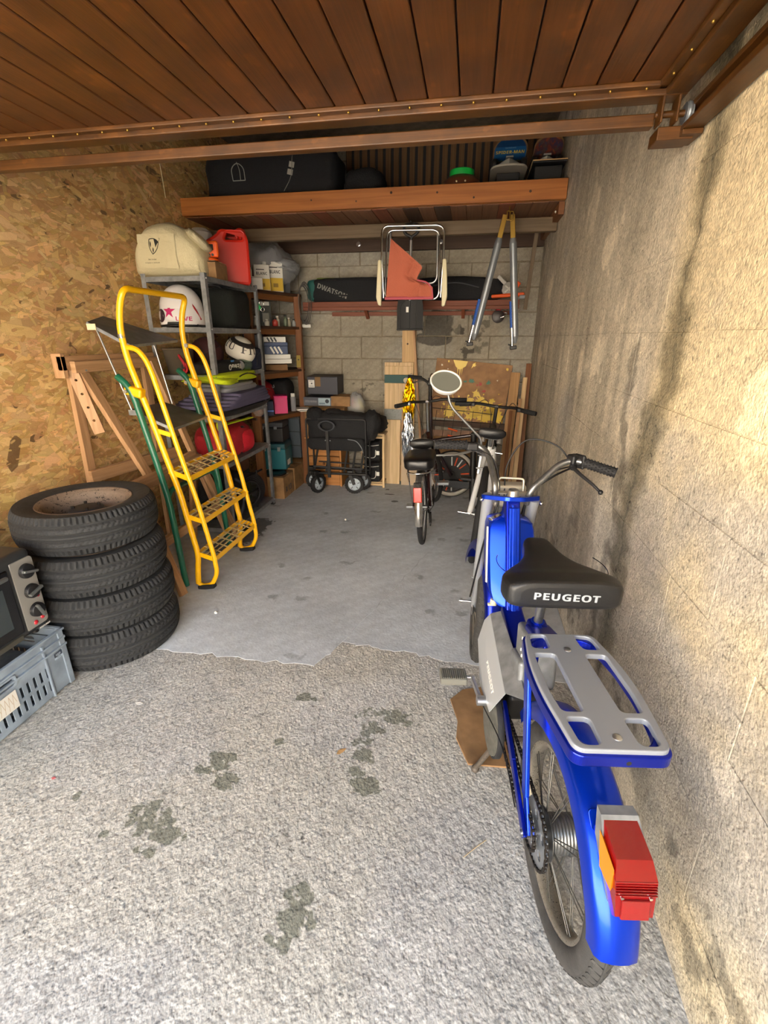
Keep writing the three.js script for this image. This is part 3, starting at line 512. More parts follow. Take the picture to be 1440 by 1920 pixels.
  // saddle
  const st = [[0.196, 0.112, 0.798, 0.845], [0.199, 0.132, 0.788, 0.856], [0.21, 0.144, 0.783, 0.861], [0.245, 0.15, 0.783, 0.862], [0.28, 0.143, 0.79, 0.855], [0.315, 0.118, 0.795, 0.851], [0.35, 0.085, 0.8, 0.85], [0.39, 0.06, 0.803, 0.853], [0.43, 0.047, 0.806, 0.858], [0.465, 0.041, 0.81, 0.86], [0.485, 0.033, 0.817, 0.857], [0.496, 0.018, 0.828, 0.85]];
  const ring = ([a, w, b, t]) => { const o = []; for (let i = 0; i < 40; i++) { const q = i / 40 * 2 * PI, c = Math.cos(q), s = Math.sin(q); o.push(m(a, (b + t) / 2 + Math.sign(s) * Math.abs(s) ** 0.3 * (t - b) / 2 - (s > 0 ? 0.009 * Math.abs(c) ** 2.4 : 0), Math.sign(c) * Math.abs(c) ** 0.4 * w)); } return o; };
  const saddle = group(bike, 'saddle');
  const cr = new THREE.CatmullRomCurve3(st.map((q) => V(q[1], q[2], q[3]))), ca = new THREE.CatmullRomCurve3(st.map((q) => V(q[0], 0, 0))), dense = [];
  for (let i = 0; i <= 48; i++) { const p = cr.getPoint(i / 48), q = ca.getPoint(i / 48); dense.push([q.x, p.x, p.y, p.z]); }
  part(saddle, 'cover', mergeVertices(loft(dense.map(ring)).deleteAttribute('uv'), 1e-5), std(0x17181a, 0.4, { bumpMap: rep(bumpGrain, 0.06), bumpScale: 0.0004 }));
  part(saddle, 'seam', sweep(Array.from({ length: 41 }, (_, i) => { const t = (i / 40 - 0.5) * PI * 1.25, n = Math.sin(t) * 0.1452, a = 0.332 - Math.cos(t) * 0.131; return V(...m(a, 0.8475 - 0.006 * Math.abs(Math.sin(t)) ** 2 + 0.0015, n)); }), 0.0012, 5), M.blackGloss);
  const word = letters('PEUGEOT', 0.019, 0.0015); word.scale(1.42, 1, 1);
  { const p = word.attributes.position; word.computeVertexNormals(); for (let i = 0; i < p.count; i++) { const n = p.getX(i); p.setXYZ(i, n, p.getY(i) + 0.821 + n * -0.03, p.getZ(i) - 0.196 + 0.0006 - 0.3 * Math.max(0, Math.abs(n) - 0.06) ** 2 * 1.2); } }
  part(saddle, 'lettering', word, std(0x9aa0a6, 0.55));
  part(bike, 'seat_post', [bar(m(0.365, 0.6, 0), m(0.335, 0.8, 0), 0.0125, 0.0125, 16), bar(m(0.35, 0.79, -0.06), m(0.25, 0.79, -0.06), 0.005), bar(m(0.35, 0.79, 0.06), m(0.25, 0.79, 0.06), 0.005)], M.alu);
  part(bike, 'seat_clamp', [cyl(0.019, 0.019, 0.02, 20, ...m(0.361, 0.638, 0), rad(8)), rb(0.012, 0.016, 0.03, 0.003, ...m(0.34, 0.636, 0))], blue);
  // frame: spine, seat mast, stays
  part(bike, 'frame', [stick(m(0.79, 0.88, 0), m(0.6, 0.5, 0), 0.052, 0.045, [1, 0, 0], 0.008), stick(m(0.635, 0.515, 0), m(0.34, 0.44, 0), 0.07, 0.06, [1, 0, 0], 0.01), stick(m(0.375, 0.42, 0), m(0.355, 0.645, 0), 0.055, 0.05, [1, 0, 0], 0.01), stick(m(0.36, 0.62, 0), m(0.2, 0.66, 0), 0.07, 0.03, [1, 0, 0], 0.006), bar(m(0.79, 0.875, 0), m(0.83, 0.76, 0), 0.025, 0.025, 20)], blueDark);
  part(bike, 'rear_stay', [stick(m(0.17, 0.63, -0.078), m(0.05, 0.33, -0.078), 0.012, 0.032, [1, 0, 0], 0.004), stick(m(0.05, 0.335, -0.078), m(0.0, 0.262, -0.078), 0.008, 0.03, [1, 0, 0], 0.003)], blue);
  part(bike, 'rear_stay', [stick(m(0.17, 0.63, 0.078), m(0.05, 0.33, 0.078), 0.012, 0.032, [1, 0, 0], 0.004), stick(m(0.05, 0.335, 0.078), m(0.0, 0.262, 0.078), 0.008, 0.03, [1, 0, 0], 0.003)], blue);
  for (const s of [-1, 1]) part(bike, 'swing_arm', [stick(m(0.34, 0.36, s * 0.07), m(0.14, 0.34, s * 0.088), 0.012, 0.03, [1, 0, 0], 0.003), stick(m(0.145, 0.343, s * 0.088), m(-0.01, 0.262, s * 0.088), 0.01, 0.026, [1, 0, 0], 0.003)], blueDark);
  // tank: two facets meeting at a raised centre channel
  const tank = group(bike, 'fuel_tank'), tr = [];
  for (const [h, w, fa, ba] of [[0.865, 0.022, 0.79, 0.752], [0.832, 0.024, 0.80, 0.742], [0.816, 0.032, 0.812, 0.735], [0.806, 0.062, 0.825, 0.73], [0.796, 0.078, 0.828, 0.726], [0.775, 0.083, 0.825, 0.715], [0.72, 0.084, 0.81, 0.69], [0.64, 0.082, 0.78, 0.652], [0.585, 0.079, 0.745, 0.625], [0.555, 0.07, 0.72, 0.61], [0.535, 0.05, 0.70, 0.60]]) tr.push([m(ba, h, 0), m(ba + 0.006, h, -w * 0.35), m(ba + 0.022, h, -w * 0.92), m(ba + 0.034, h, -w), m(fa, h, -w * 0.95), m(fa + 0.01, h, 0), m(fa, h, w * 0.95), m(ba + 0.034, h, w), m(ba + 0.022, h, w * 0.92), m(ba + 0.006, h, w * 0.35)]);
  part(tank, 'tank_shell', toCreasedNormals(mergeVertices(loft(tr).deleteAttribute('uv').deleteAttribute('normal'), 1e-5), rad(28)), blue);
  part(tank, 'channel', [stick(m(0.742, 0.86, 0), m(0.585, 0.50, 0), 0.038, 0.014, [1, 0, 0], 0.004), stick(m(0.738, 0.86, 0), m(0.581, 0.50, 0), 0.016, 0.012, [1, 0, 0], 0.003)], blue);
  part(tank, 'emblem', mv(rb(0.004, 0.2, 0.018, 0.001, 0, 0, 0), ...m(0.715, 0.69, -0.085), rad(-21)), M.white);
  part(tank, 'fuel_tap', [cyl(0.012, 0.012, 0.02, 12, ...m(0.66, 0.53, -0.055)), rb(0.03, 0.008, 0.012, 0.002, ...m(0.66, 0.518, -0.06))], M.cream);
  part(tank, 'latch', [rb(0.05, 0.008, 0.022, 0.003, ...m(0.77, 0.812, -0.055), 0, 0.5, 0.2)], M.chrome);
  // engine covers
  const cov = group(bike, 'side_cover');
  const sheet = (P, t) => { const a = V(...P[0]), b = V(...P[1]), c = V(...P[2]), n = b.clone().sub(a).cross(c.clone().sub(a)).normalize().multiplyScalar(t); return new ConvexGeometry([...P.map((p) => V(...p)), ...P.map((p) => V(...p).add(n))]); };
  const facetT = [m(0.585, 0.535, -0.045), m(0.6, 0.515, -0.075), m(0.44, 0.475, -0.082), m(0.285, 0.445, -0.087), m(0.225, 0.472, -0.045), m(0.4, 0.505, -0.04)], facetS = [m(0.6, 0.515, -0.075), m(0.63, 0.47, -0.085), m(0.64, 0.38, -0.098), m(0.5, 0.30, -0.108), m(0.335, 0.33, -0.112), m(0.285, 0.445, -0.087)];
  part(cov, 'upper_panel', sheet(facetT, 0.003), plastic); part(cov, 'outer_panel', sheet(facetS, 0.003), std(0xb4b7b9, 0.42, { metalness: 0.3 }));
  part(cov, 'bolt', mv(lathe([[0.0001, 0.004], [0.006, 0.004], [0.008, 0]], 16), ...m(0.435, 0.492, -0.06), rad(-8), 0, rad(25)), M.chrome);
  { const w2 = letters('PEUGEOT', 0.014, 0.001); w2.scale(1.5, 1, 1); w2.computeBoundingBox(); const b = V(...facetS[4]).lerp(V(...facetS[5]), 0.38), a = V(...facetS[1]).lerp(V(...facetS[2]), 0.35), x = b.clone().sub(a).normalize(), nn = V(-0.9, 0.35, 0.1).normalize(), y = nn.clone().cross(x).normalize(); part(cov, 'lettering', w2.applyMatrix4(new THREE.Matrix4().makeBasis(x, y, x.clone().cross(y)).setPosition(a.clone().lerp(b, 0.68).addScaledVector(x.clone().cross(y), 0.004))), M.white); }
  part(bike, 'tool_box', [rb(0.085, 0.15, 0.13, 0.012, ...m(0.335, 0.55, 0), rad(-9)), rb(0.11, 0.09, 0.1, 0.012, ...m(0.345, 0.49, 0), rad(-9))], plastic);
  { const sl = []; for (let i = 0; i < 9; i++) sl.push(rb(0.004, 0.010, 0.004, 0.001, ...m(0.34 - (i % 3) * 0.012, 0.60 - i * 0.013, -0.0435))); part(bike, 'vent_mark', sl, M.white); }
  part(bike, 'engine', [cyl(0.045, 0.045, 0.07, 20, ...m(0.52, 0.33, 0.02), 0, 0, PI / 2), rb(0.12, 0.1, 0.16, 0.02, ...m(0.45, 0.31, 0.01)), ...Array.from({ length: 6 }, (_, i) => cyl(0.045, 0.045, 0.004, 20, ...m(0.6 + i * 0.01, 0.36, 0.02), rad(80)))], M.darkSteel);
  part(bike, 'exhaust', [tube([m(0.62, 0.3, 0.06), m(0.5, 0.22, 0.09), m(0.2, 0.22, 0.11), m(-0.1, 0.22, 0.11)], 0.02)], M.steel);
  part(bike, 'drive_pulley', [mv(lathe([[0.0001, -0.008], [0.09, -0.008], [0.098, -0.012], [0.1, 0], [0.098, 0.012], [0.0001, 0.012]], 48), ...m(0.365, 0.262, -0.088), 0, 0, PI / 2)], std(0x8a8a82, 0.5, { metalness: 0.5, map: rep(mottle, 0.1) }));
  part(bike, 'belt', [mv(lathe([[0.1, -0.009], [0.106, -0.008], [0.106, 0.008], [0.1, 0.009]], 48), ...m(0.365, 0.262, -0.088), 0, 0, PI / 2)], M.blackRubber);
  // cranks and pedals
  const crank = group(bike, 'crank');
  part(crank, 'crank_arm', [cyl(0.016, 0.016, 0.03, 16, ...m(0.4, 0.315, -0.125), 0, 0, PI / 2), stick(m(0.4, 0.315, -0.128), m(0.5, 0.325, -0.14), 0.012, 0.02, [1, 0, 0], 0.003), bar(m(0.5, 0.325, -0.13), m(0.5, 0.325, -0.25), 0.006)], M.steel); part(crank, 'crank_arm', [stick(m(0.4, 0.315, 0.11), m(0.3, 0.305, 0.12), 0.012, 0.02, [1, 0, 0], 0.003)], M.steel);
  const pr = [rb(0.09, 0.026, 0.062, 0.006, ...m(0.5, 0.325, -0.205))]; for (let i = 0; i < 12; i++) { pr.push(box(0.003, 0.031, 0.05, ...m(0.5, 0.325, -0.166 - i * 0.0068))); }
  part(crank, 'pedal', pr, std(0x6a6960, 0.8)); part(crank, 'pedal', rb(0.09, 0.026, 0.062, 0.006, ...m(0.3, 0.305, 0.185)), std(0x3a3934, 0.8));
  part(bike, 'stand', [bar(m(0.36, 0.2, -0.06), m(0.405, 0.022, -0.115), 0.009), ball(0.014, ...m(0.407, 0.014, -0.116)), bar(m(0.36, 0.2, -0.06), m(0.36, 0.2, 0.06), 0.009), bar(m(0.36, 0.2, 0.06), m(0.42, 0.1, 0.1), 0.009)], std(0x6b6258, 0.6, { metalness: 0.5, map: rep(wornTone, 0.1) }));
  // front end, steered a little to the right
  const steer = rad(-8), pivot = V(...m(0.79, 0.9, 0)), ft = (a, h, n) => V(...m(a, h, n)).sub(pivot).applyAxisAngle(V(0, 0.955, -0.0).normalize(), steer).add(pivot);
  const fork = group(bike, 'fork');
  for (const s of [-1, 1]) part(fork, 'fork_leg', [bar(ft(0.815, 0.875, s * 0.082), ft(0.965, 0.46, s * 0.078), 0.021, 0.019, 16), bar(ft(0.965, 0.46, s * 0.078), ft(1.05, 0.27, s * 0.074), 0.013, 0.012, 12), tor(0.02, 0.004, ...ft(0.965, 0.46, s * 0.078), rad(70), 0, 0)], shroud);
  const yoke = roundPoly([[-0.105, 0.03], [-0.105, 0.0], [-0.03, -0.062], [0.03, -0.062], [0.105, 0.0], [0.105, 0.03], [0.04, -0.008], [-0.04, -0.008]], 0.012);
  part(fork, 'yoke', [mv(ext(yoke, 0.016, 0.002), ...ft(0.795, 0.872, 0).toArray(), -PI / 2 + rad(-12), 0, 0), bar(ft(0.79, 0.85, 0), ft(0.785, 0.89, 0), 0.024, 0.022, 20)], blue);
  part(fork, 'head_nut', [mv(lathe([[0.0001, 0.022], [0.016, 0.022], [0.0195, 0.015], [0.0195, 0.004], [0.022, 0.002], [0.022, -0.014]], 24), ...ft(0.765, 0.9, 0).toArray())], M.steel);
  part(fork, 'headlamp_bracket', [rb(0.15, 0.006, 0.03, 0.002, ...ft(0.83, 0.888, 0).toArray()), rb(0.12, 0.09, 0.06, 0.012, ...ft(0.9, 0.86, 0).toArray()), bent([ft(0.85, 0.89, -0.045), ft(0.86, 0.935, -0.045), ft(0.86, 0.935, 0.045), ft(0.85, 0.89, 0.045)], 0.004, 0.012)], std(0xc9c3b4, 0.35, { metalness: 0.5 }));
  part(fork, 'pinch_bolt', [ball(0.008, ...ft(0.79, 0.868, -0.105).toArray()), ball(0.008, ...ft(0.79, 0.868, 0.105).toArray())], M.chrome);
  part(fork, 'front_mudguard', hood([1.09, R], 0.295, rad(20), rad(165), 30, 0.7), blueDark);
  part(fork, 'brake_plate', [cyl(0.052, 0.05, 0.012, 30, ...ft(1.09, R, -0.056).toArray(), 0, 0, PI / 2)], M.alu);
  const hb = group(bike, 'handlebar');
  const bars = bent([m(0.815, 0.86, -0.055), m(0.8, 0.92, -0.06), m(0.965, 1.035, -0.075), m(0.955, 1.035, -0.27)], 0.0115, 0.07);
  part(hb, 'bar_tube', bars, M.alu); part(hb, 'bar_tube', [bent([m(0.79, 0.86, 0.055), m(0.775, 0.92, 0.06), m(0.815, 1.03, 0.185), m(0.74, 1.0, 0.322)], 0.0115, 0.06)], M.alu);
  const grip = (a, b, name) => { const A = va(a), B = va(b), g = [bar(A, B, 0.0165, 0.0165, 18), bar(A, A.clone().lerp(B, -0.03), 0.02, 0.02, 18), bar(B, B.clone().lerp(A, -0.03), 0.019, 0.018, 18)]; const d = B.clone().sub(A).normalize(), N = V(0, 1, 0).addScaledVector(d, -d.y).normalize(), Bn = d.clone().cross(N); for (let i = 0; i < 9; i++) for (let k = 0; k < 10; k++) { const q = (k + (i % 2) / 2) / 10 * 2 * PI, c = A.clone().lerp(B, (i + 0.7) / 9.6).addScaledVector(N, Math.cos(q) * 0.0165).addScaledVector(Bn, Math.sin(q) * 0.0165); g.push(mv(new THREE.SphereGeometry(0.0034, 6, 4).scale(1, 0.7, 1), ...c)); } part(hb, name, g, M.blackRubber); };
  grip(m(0.95, 1.035, -0.155), m(0.945, 1.035, -0.272), 'grip'); grip(m(0.786, 1.0185, 0.237), m(0.738, 0.999, 0.326), 'grip');
  part(hb, 'switch_block', [mv(rb(0.04, 0.036, 0.036, 0.008, 0, 0, 0), ...m(0.806, 1.025, 0.205), 0, 0.5, 0), mv(rb(0.012, 0.05, 0.046, 0.006, 0, 0, 0), ...m(0.796, 1.021, 0.222), 0, 0.5, 0), ball(0.014, ...m(0.80, 1.0, 0.205))], M.black);
  part(hb, 'switch_block', [rb(0.045, 0.032, 0.034, 0.008, ...m(0.952, 1.03, -0.13))], M.black);
  part(hb, 'brake_lever', [sweep([m(0.80, 1.003, 0.2), m(0.775, 0.995, 0.205), m(0.75, 0.985, 0.215), m(0.71, 0.962, 0.245), m(0.685, 0.945, 0.262)].map(va), (t) => 0.0075 - 0.003 * t, 8), ball(0.0085, ...m(0.683, 0.944, 0.263))], M.black);
  part(hb, 'brake_lever', [sweep([m(0.955, 1.02, -0.12), m(0.93, 1.012, -0.15), m(0.9, 1.008, -0.2), m(0.895, 1.005, -0.27)].map(va), (t) => 0.006 - 0.002 * t, 8)], M.alu);
  const cable = (p, r = 0.003) => part(bike, 'cable', tube(p, r, { seg: 40, rs: 6 }), M.black);
  cable([m(0.84, 1.0, 0.215), m(0.86, 1.06, 0.16), m(0.9, 1.07, 0.06), m(0.9, 0.98, 0.0), m(0.86, 0.86, -0.01)]);
  cable([m(0.84, 0.99, 0.21), m(0.8, 0.98, 0.14), m(0.79, 0.92, 0.07), m(0.83, 0.78, 0.05), m(0.9, 0.6, 0.06)]);
  cable([m(0.835, 0.985, 0.21), m(0.79, 0.96, 0.13), m(0.785, 0.9, 0.06), m(0.8, 0.76, 0.05)], 0.004);
  cable([m(0.95, 1.02, -0.12), m(0.9, 1.0, -0.06), m(0.86, 0.92, -0.035), m(0.85, 0.8, -0.03), m(0.75, 0.6, -0.075)]);
  cable([m(0.95, 1.02, -0.13), m(0.91, 0.98, -0.05), m(0.86, 0.87, -0.03), m(0.87, 0.7, -0.06), m(1.0, 0.35, -0.07)], 0.004);
  cable([m(0.4, 0.3, -0.12), m(0.2, 0.32, -0.1), m(0.05, 0.29, -0.1)], 0.002);
  // mirror on its stalk
  const mir = group(bike, 'mirror'), mc = V(...m(0.945, 1.262, -0.248)), mo = new THREE.Matrix4().makeRotationFromEuler(new THREE.Euler(rad(-52 + 90), rad(4), 0, 'YXZ')).setPosition(mc);
  part(mir, 'mirror_shell', [lathe([[0.0001, -0.03], [0.03, -0.026], [0.05, -0.012], [0.057, 0.004], [0.0585, 0.008], [0.056, 0.011], [0.052, 0.009], [0.0515, 0.005]], 48).applyMatrix4(mo)], M.white);
  part(mir, 'mirror_glass', [cyl(0.0525, 0.0525, 0.003, 48, 0, 0.0055, 0).applyMatrix4(mo)], std(0x85877f, 0.32, { metalness: 0.35 }));
  part(mir, 'mirror_stalk', bent([m(0.955, 1.03, -0.095), m(0.95, 1.06, -0.098), m(0.95, 1.18, -0.225), m(0.95, 1.24, -0.24)], 0.0045, 0.03), M.alu);
}
one('cardboard_piece', 'torn brown cardboard piece lying under the moped stand and crank', 'cardboard', jitter(mv(ext(shape([[-0.07, -0.2], [0.09, -0.21], [0.12, -0.05], [0.1, 0.16], [0.05, 0.2], [-0.04, 0.18], [-0.1, 0.12], [-0.085, 0.0], [-0.1, -0.08]]), 0.006, 0.001), 0, 0, 0, -PI / 2), 0.004), M.card, { pos: [0.115, 0.001, -1.5], turn: 0.15 });

// ---------- tyre stack ----------
{
  const NU = 480, NV = 96, W = 0.18;
  const tyreGeo = geo(patch(NU, NV, (u, v) => {
    const t = u * 2 * PI, q = v * 2 - 1, aq = Math.abs(q);      // v runs bead -> tread -> bead
    let r, y;
    if (aq > 0.5) { const k = (aq - 0.5) / 0.5; r = lerp(0.276, 0.192, k ** 1.1); y = Math.sign(q) * (W / 2) * (0.96 + 0.06 * Math.sin(k * PI) - 0.16 * k); }
    else { const k = aq / 0.5; r = 0.298 - 0.022 * k ** 3; y = Math.sign(q) * (W / 2) * 0.96 * k; }
    if (aq < 0.5) {
      const k = aq / 0.5;
      for (const c of [0.14, 0.55]) r -= 0.009 * sm(0.07, 0.04, Math.abs(k - c));
      if (k > 0.62) r -= 0.009 * sm(0.62, 0.72, k) * (((u * 80 + k * 0.5 + (q > 0 ? 0.5 : 0)) % 1) < 0.3 ? 1 : 0);
      if (k < 0.5 && k > 0.2) r -= 0.004 * (((u * 80 - q * 5) % 1 + 1) % 1 < 0.2 ? 1 : 0);
    } else if (aq > 0.62 && aq < 0.66) r -= 0.0015;
    return [Math.cos(t) * r, y + W / 2, -Math.sin(t) * r];
  }));
  const rimGeo = geo(lathe([[0.163, 0.05], [0.166, 0.12], [0.17, 0.15], [0.185, 0.158], [0.192, 0.163], [0.197, 0.168], [0.2, 0.162]], 64)), discGeo = geo(lathe([[0.0001, 0.095], [0.03, 0.096], [0.034, 0.1], [0.075, 0.098], [0.09, 0.085], [0.11, 0.072], [0.135, 0.085], [0.15, 0.06], [0.164, 0.05]], 64));
  const rimLow = geo(lathe([[0.2, 0.018], [0.192, 0.017], [0.185, 0.022], [0.17, 0.03], [0.166, 0.05]], 64));
  const capGeo = geo(lathe([[0.0001, 0.135], [0.05, 0.134], [0.07, 0.128], [0.078, 0.11], [0.08, 0.095]], 32));
  const holes = geo([0, 1, 2, 3].map((k) => cyl(0.008, 0.008, 0.012, 6, Math.cos(k * 1.571) * 0.052, 0.138, Math.sin(k * 1.571) * 0.052)));
  let first, y = 0.001;
  const words = ['bottom tyre of the four stacked beside the grey crate', 'second tyre from the bottom of the four-tyre stack', 'third tyre from the bottom, under the topmost of the stack', 'topmost car tyre of the stack, its rusty steel rim facing up'];
  [[-1.70, -1.775, 1.04], [-1.70, -1.78, 1.035], [-1.712, -1.785, 1.025], [-1.735, -1.81, 1.0]].forEach(([x, z, k], i) => {
    let t = first;
    if (!first) {
      t = first = thing('car_tyre', words[0], 'tyre', [0, 0, 0], 0, 'stack of four used car tyres');
      part(t, 'rubber', tyreGeo, M.tyre, { raw: true });
      part(t, 'rim', mergeGeometries([rimGeo, rimLow]), M.rust, { raw: true });
      part(t, 'wheel_disc', discGeo, std(0x2b2320, 0.6, { map: rep(wornTone, 0.3) }), { raw: true });
    part(t, 'hub_cap', capGeo, std(0x2a313c, 0.5, { metalness: 0.3 }), { raw: true }); part(t, 'wheel_nut', holes, M.darkSteel, { raw: true });
    } else { t = first.clone(); t.name = numbered('car_tyre'); scene.add(t); t.userData = { ...first.userData, label: words[i] }; }
    t.position.set(x, y, z); t.scale.set(k, 1, k); t.rotation.y = i * 1.3; y += 0.1825;
  });
}
// ---------- crate and mini oven ----------
{
  const c = thing('storage_crate', 'grey slotted plastic crate on the floor under the mini oven', 'crate', [-1.84, 0, -1.14]);
  const L = 0.6, D = 0.4, H = 0.275, hz = [];
  const side = (len, n) => { const s = shape([[-len / 2 + 0.012, 0.012], [len / 2 - 0.012, 0.012], [len / 2, H - 0.004], [-len / 2, H - 0.004]]), h = []; for (let r = 0; r < 2; r++) for (let i = 0; i < n; i++) { const x = (i - (n - 1) / 2) * 0.0295, y = 0.062 + r * 0.063; h.push(roundPoly([[x - 0.006, y - 0.024], [x + 0.006, y - 0.024], [x + 0.006, y + 0.024], [x - 0.006, y + 0.024]], 0.002, THREE.Path)); } h.push(roundPoly([[-0.055, 0.185], [0.055, 0.185], [0.055, 0.215], [-0.055, 0.215]], 0.012, THREE.Path)); s.holes.push(...h); return ext(s, 0.005, 0.0012); };
  part(c, 'side_wall', mv(side(L, 14), D / 2 - 0.008, 0, 0, 0, PI / 2, 0), M.crate); part(c, 'side_wall', mv(side(L, 14), -D / 2, 0, 0, 0, PI / 2, 0), M.crate);
  part(c, 'end_wall', mv(side(D, 8), 0, 0, -L / 2 + 0.002), M.crate); part(c, 'end_wall', mv(side(D, 8), 0, 0, L / 2 - 0.006), M.crate);
  part(c, 'bottom', rb(D - 0.02, 0.012, L - 0.02, 0.004, 0, 0.007, 0), M.crate);
  for (const [y, o] of [[H - 0.006, 0.008], [H - 0.045, 0.003], [H - 0.078, 0.003]]) part(c, 'rim', [rb(D + 2 * o, 0.009, 0.014, 0.002, 0, y, L / 2), rb(D + 2 * o, 0.009, 0.014, 0.002, 0, y, -L / 2), rb(0.014, 0.009, L + 2 * o, 0.002, D / 2, y, 0), rb(0.014, 0.009, L + 2 * o, 0.002, -D / 2, y, 0)], M.crate);
  for (const sx of [-1, 1]) for (const sz of [-1, 1]) part(c, 'corner_rib', [rb(0.012, H - 0.01, 0.026, 0.003, sx * (D / 2 - 0.004), H / 2, sz * (L / 2 - 0.012)), rb(0.026, H - 0.01, 0.012, 0.003, sx * (D / 2 - 0.012), H / 2, sz * (L / 2 - 0.004)), rb(0.012, H - 0.03, 0.008, 0.002, sx * (D / 2 - 0.002), H / 2 - 0.01, sz * (L / 2 - 0.105))], M.crate);
  part(c, 'handle_rim', mv(ext((() => { const s = roundPoly([[-0.065, 0.176], [0.065, 0.176], [0.065, 0.224], [-0.065, 0.224]], 0.016); s.holes.push(roundPoly([[-0.055, 0.185], [0.055, 0.185], [0.055, 0.215], [-0.055, 0.215]], 0.012, THREE.Path)); return s; })(), 0.012, 0.002), D / 2 - 0.006, 0, 0, 0, PI / 2, 0), M.crate);
  const lab = print(c, 'maker_label', 0.042, 0.03, canvasTex(128, 96, (g) => { g.fillStyle = '#a9b8c7'; g.fillRect(0, 0, 128, 96); g.fillStyle = '#3d4550'; g.beginPath(); g.roundRect(2, 2, 124, 64, 10); g.fill(); g.fillStyle = '#aab6c2'; g.font = 'bold 46px sans-serif'; g.textAlign = 'center'; g.fillText('sgp', 64, 48); g.fillStyle = '#3d4550'; g.font = 'bold 24px sans-serif'; g.fillText('TYP-E', 66, 90); }));
  lab.position.set(D / 2 + 0.0015, 0.17, -0.255); lab.rotation.y = PI / 2;
  const tag = print(c, 'paper_label', 0.1, 0.075, canvasTex(160, 120, (g) => { g.fillStyle = '#d9d6cb'; g.fillRect(0, 0, 160, 120); g.strokeStyle = '#b9a58a'; g.lineWidth = 3; for (let i = 0; i < 5; i++) { g.beginPath(); g.moveTo(10 + i * 28, 110); g.lineTo(30 + i * 26, 20); g.lineTo(44 + i * 26, 80); g.stroke(); } }));
  tag.position.set(D / 2 + 0.0015, 0.125, 0.0); tag.rotation.set(0, PI / 2, 0);
  const folded = part(c, 'liner', [rb(0.32, 0.16, 0.5, 0.02, 0, 0.1, 0)], std(0x6f7a86, 0.8, { map: rep(mottle, 0.2) }));
  const o = thing('mini_oven', 'black mini oven with three dark knobs and red lamps, standing on the grey crate', 'oven', [-1.845, H, -1.185]);
  const W = 0.5, OD = 0.33, OH = 0.372, m = (z, y, x = OD / 2) => [x, y, z];
  part(o, 'body', [rb(OD, OH - 0.02, W, 0.022, 0, OH / 2 + 0.01, 0)], std(0x2b2d2e, 0.45));
  part(o, 'foot', [cyl(0.014, 0.012, 0.02, 12, OD / 2 - 0.04, 0.01, W / 2 - 0.04)], M.black); part(o, 'foot', [cyl(0.014, 0.012, 0.02, 12, OD / 2 - 0.04, 0.01, -W / 2 + 0.04)], M.black); part(o, 'foot', [cyl(0.014, 0.012, 0.02, 12, -OD / 2 + 0.04, 0.01, 0)], M.black);
  part(o, 'control_panel', mv(ext(roundPoly([[-0.048, 0.045], [0.048, 0.045], [0.048, 0.34], [-0.048, 0.34]], [0.004, 0.018, 0.018, 0.004]), 0.006, 0.0015), OD / 2 - 0.002, 0, -0.198, 0, PI / 2, 0), std(0xa7a49c, 0.35, { metalness: 0.5 }));
  for (const [y, a] of [[0.288, -0.3], [0.2, 0.25], [0.115, -1.2]]) {
    const k = group(o, 'knob'); k.position.set(OD / 2 + 0.004, y, -0.205); k.rotation.x = a;
    part(k, 'knob_body', mv(lathe([[0.03, 0], [0.029, 0.012], [0.026, 0.018], [0.0001, 0.019]], 32), 0, 0, 0, 0, 0, -PI / 2), M.black); part(k, 'knob_grip', rb(0.016, 0.011, 0.062, 0.003, 0.02, 0, -0.003), std(0x777a78, 0.3, { metalness: 0.6 }));
  }
  for (const [y, z, r] of [[0.064, -0.188, 0.0095], [0.072, -0.222, 0.0095], [0.168, -0.228, 0.007]]) part(o, 'lamp', mv(ball(r, 0, 0, 0, 0.5, 1, 1), OD / 2 + 0.005, y, z), phy({ color: 0xb5232c, roughness: 0.15, clearcoat: 1 }));
  part(o, 'door', [rb(0.012, 0.27, 0.36, 0.008, OD / 2 + 0.002, 0.19, 0.045)], M.blackGloss);
  part(o, 'door_glass', [rb(0.004, 0.17, 0.28, 0.002, OD / 2 + 0.0085, 0.18, 0.045)], std(0x3c4446, 0.08, { metalness: 0.3 }));
  part(o, 'door_handle', [rb(0.016, 0.016, 0.3, 0.006, OD / 2 + 0.035, 0.31, 0.045), rb(0.03, 0.012, 0.014, 0.003, OD / 2 + 0.018, 0.31, -0.08), rb(0.03, 0.012, 0.014, 0.003, OD / 2 + 0.018, 0.31, 0.17)], std(0x6c6f6e, 0.3, { metalness: 0.6 }));
  part(o, 'crumb_tray', rb(0.008, 0.022, 0.34, 0.003, OD / 2 + 0.001, 0.036, 0.045), std(0x55534a, 0.4, { metalness: 0.4 }));
  const lg = letters('MOULINEX', 0.007, 0.0006); part(o, 'lettering', mv(lg, OD / 2 + 0.0005, 0.028, -0.225, 0, PI / 2, 0), M.white);
}
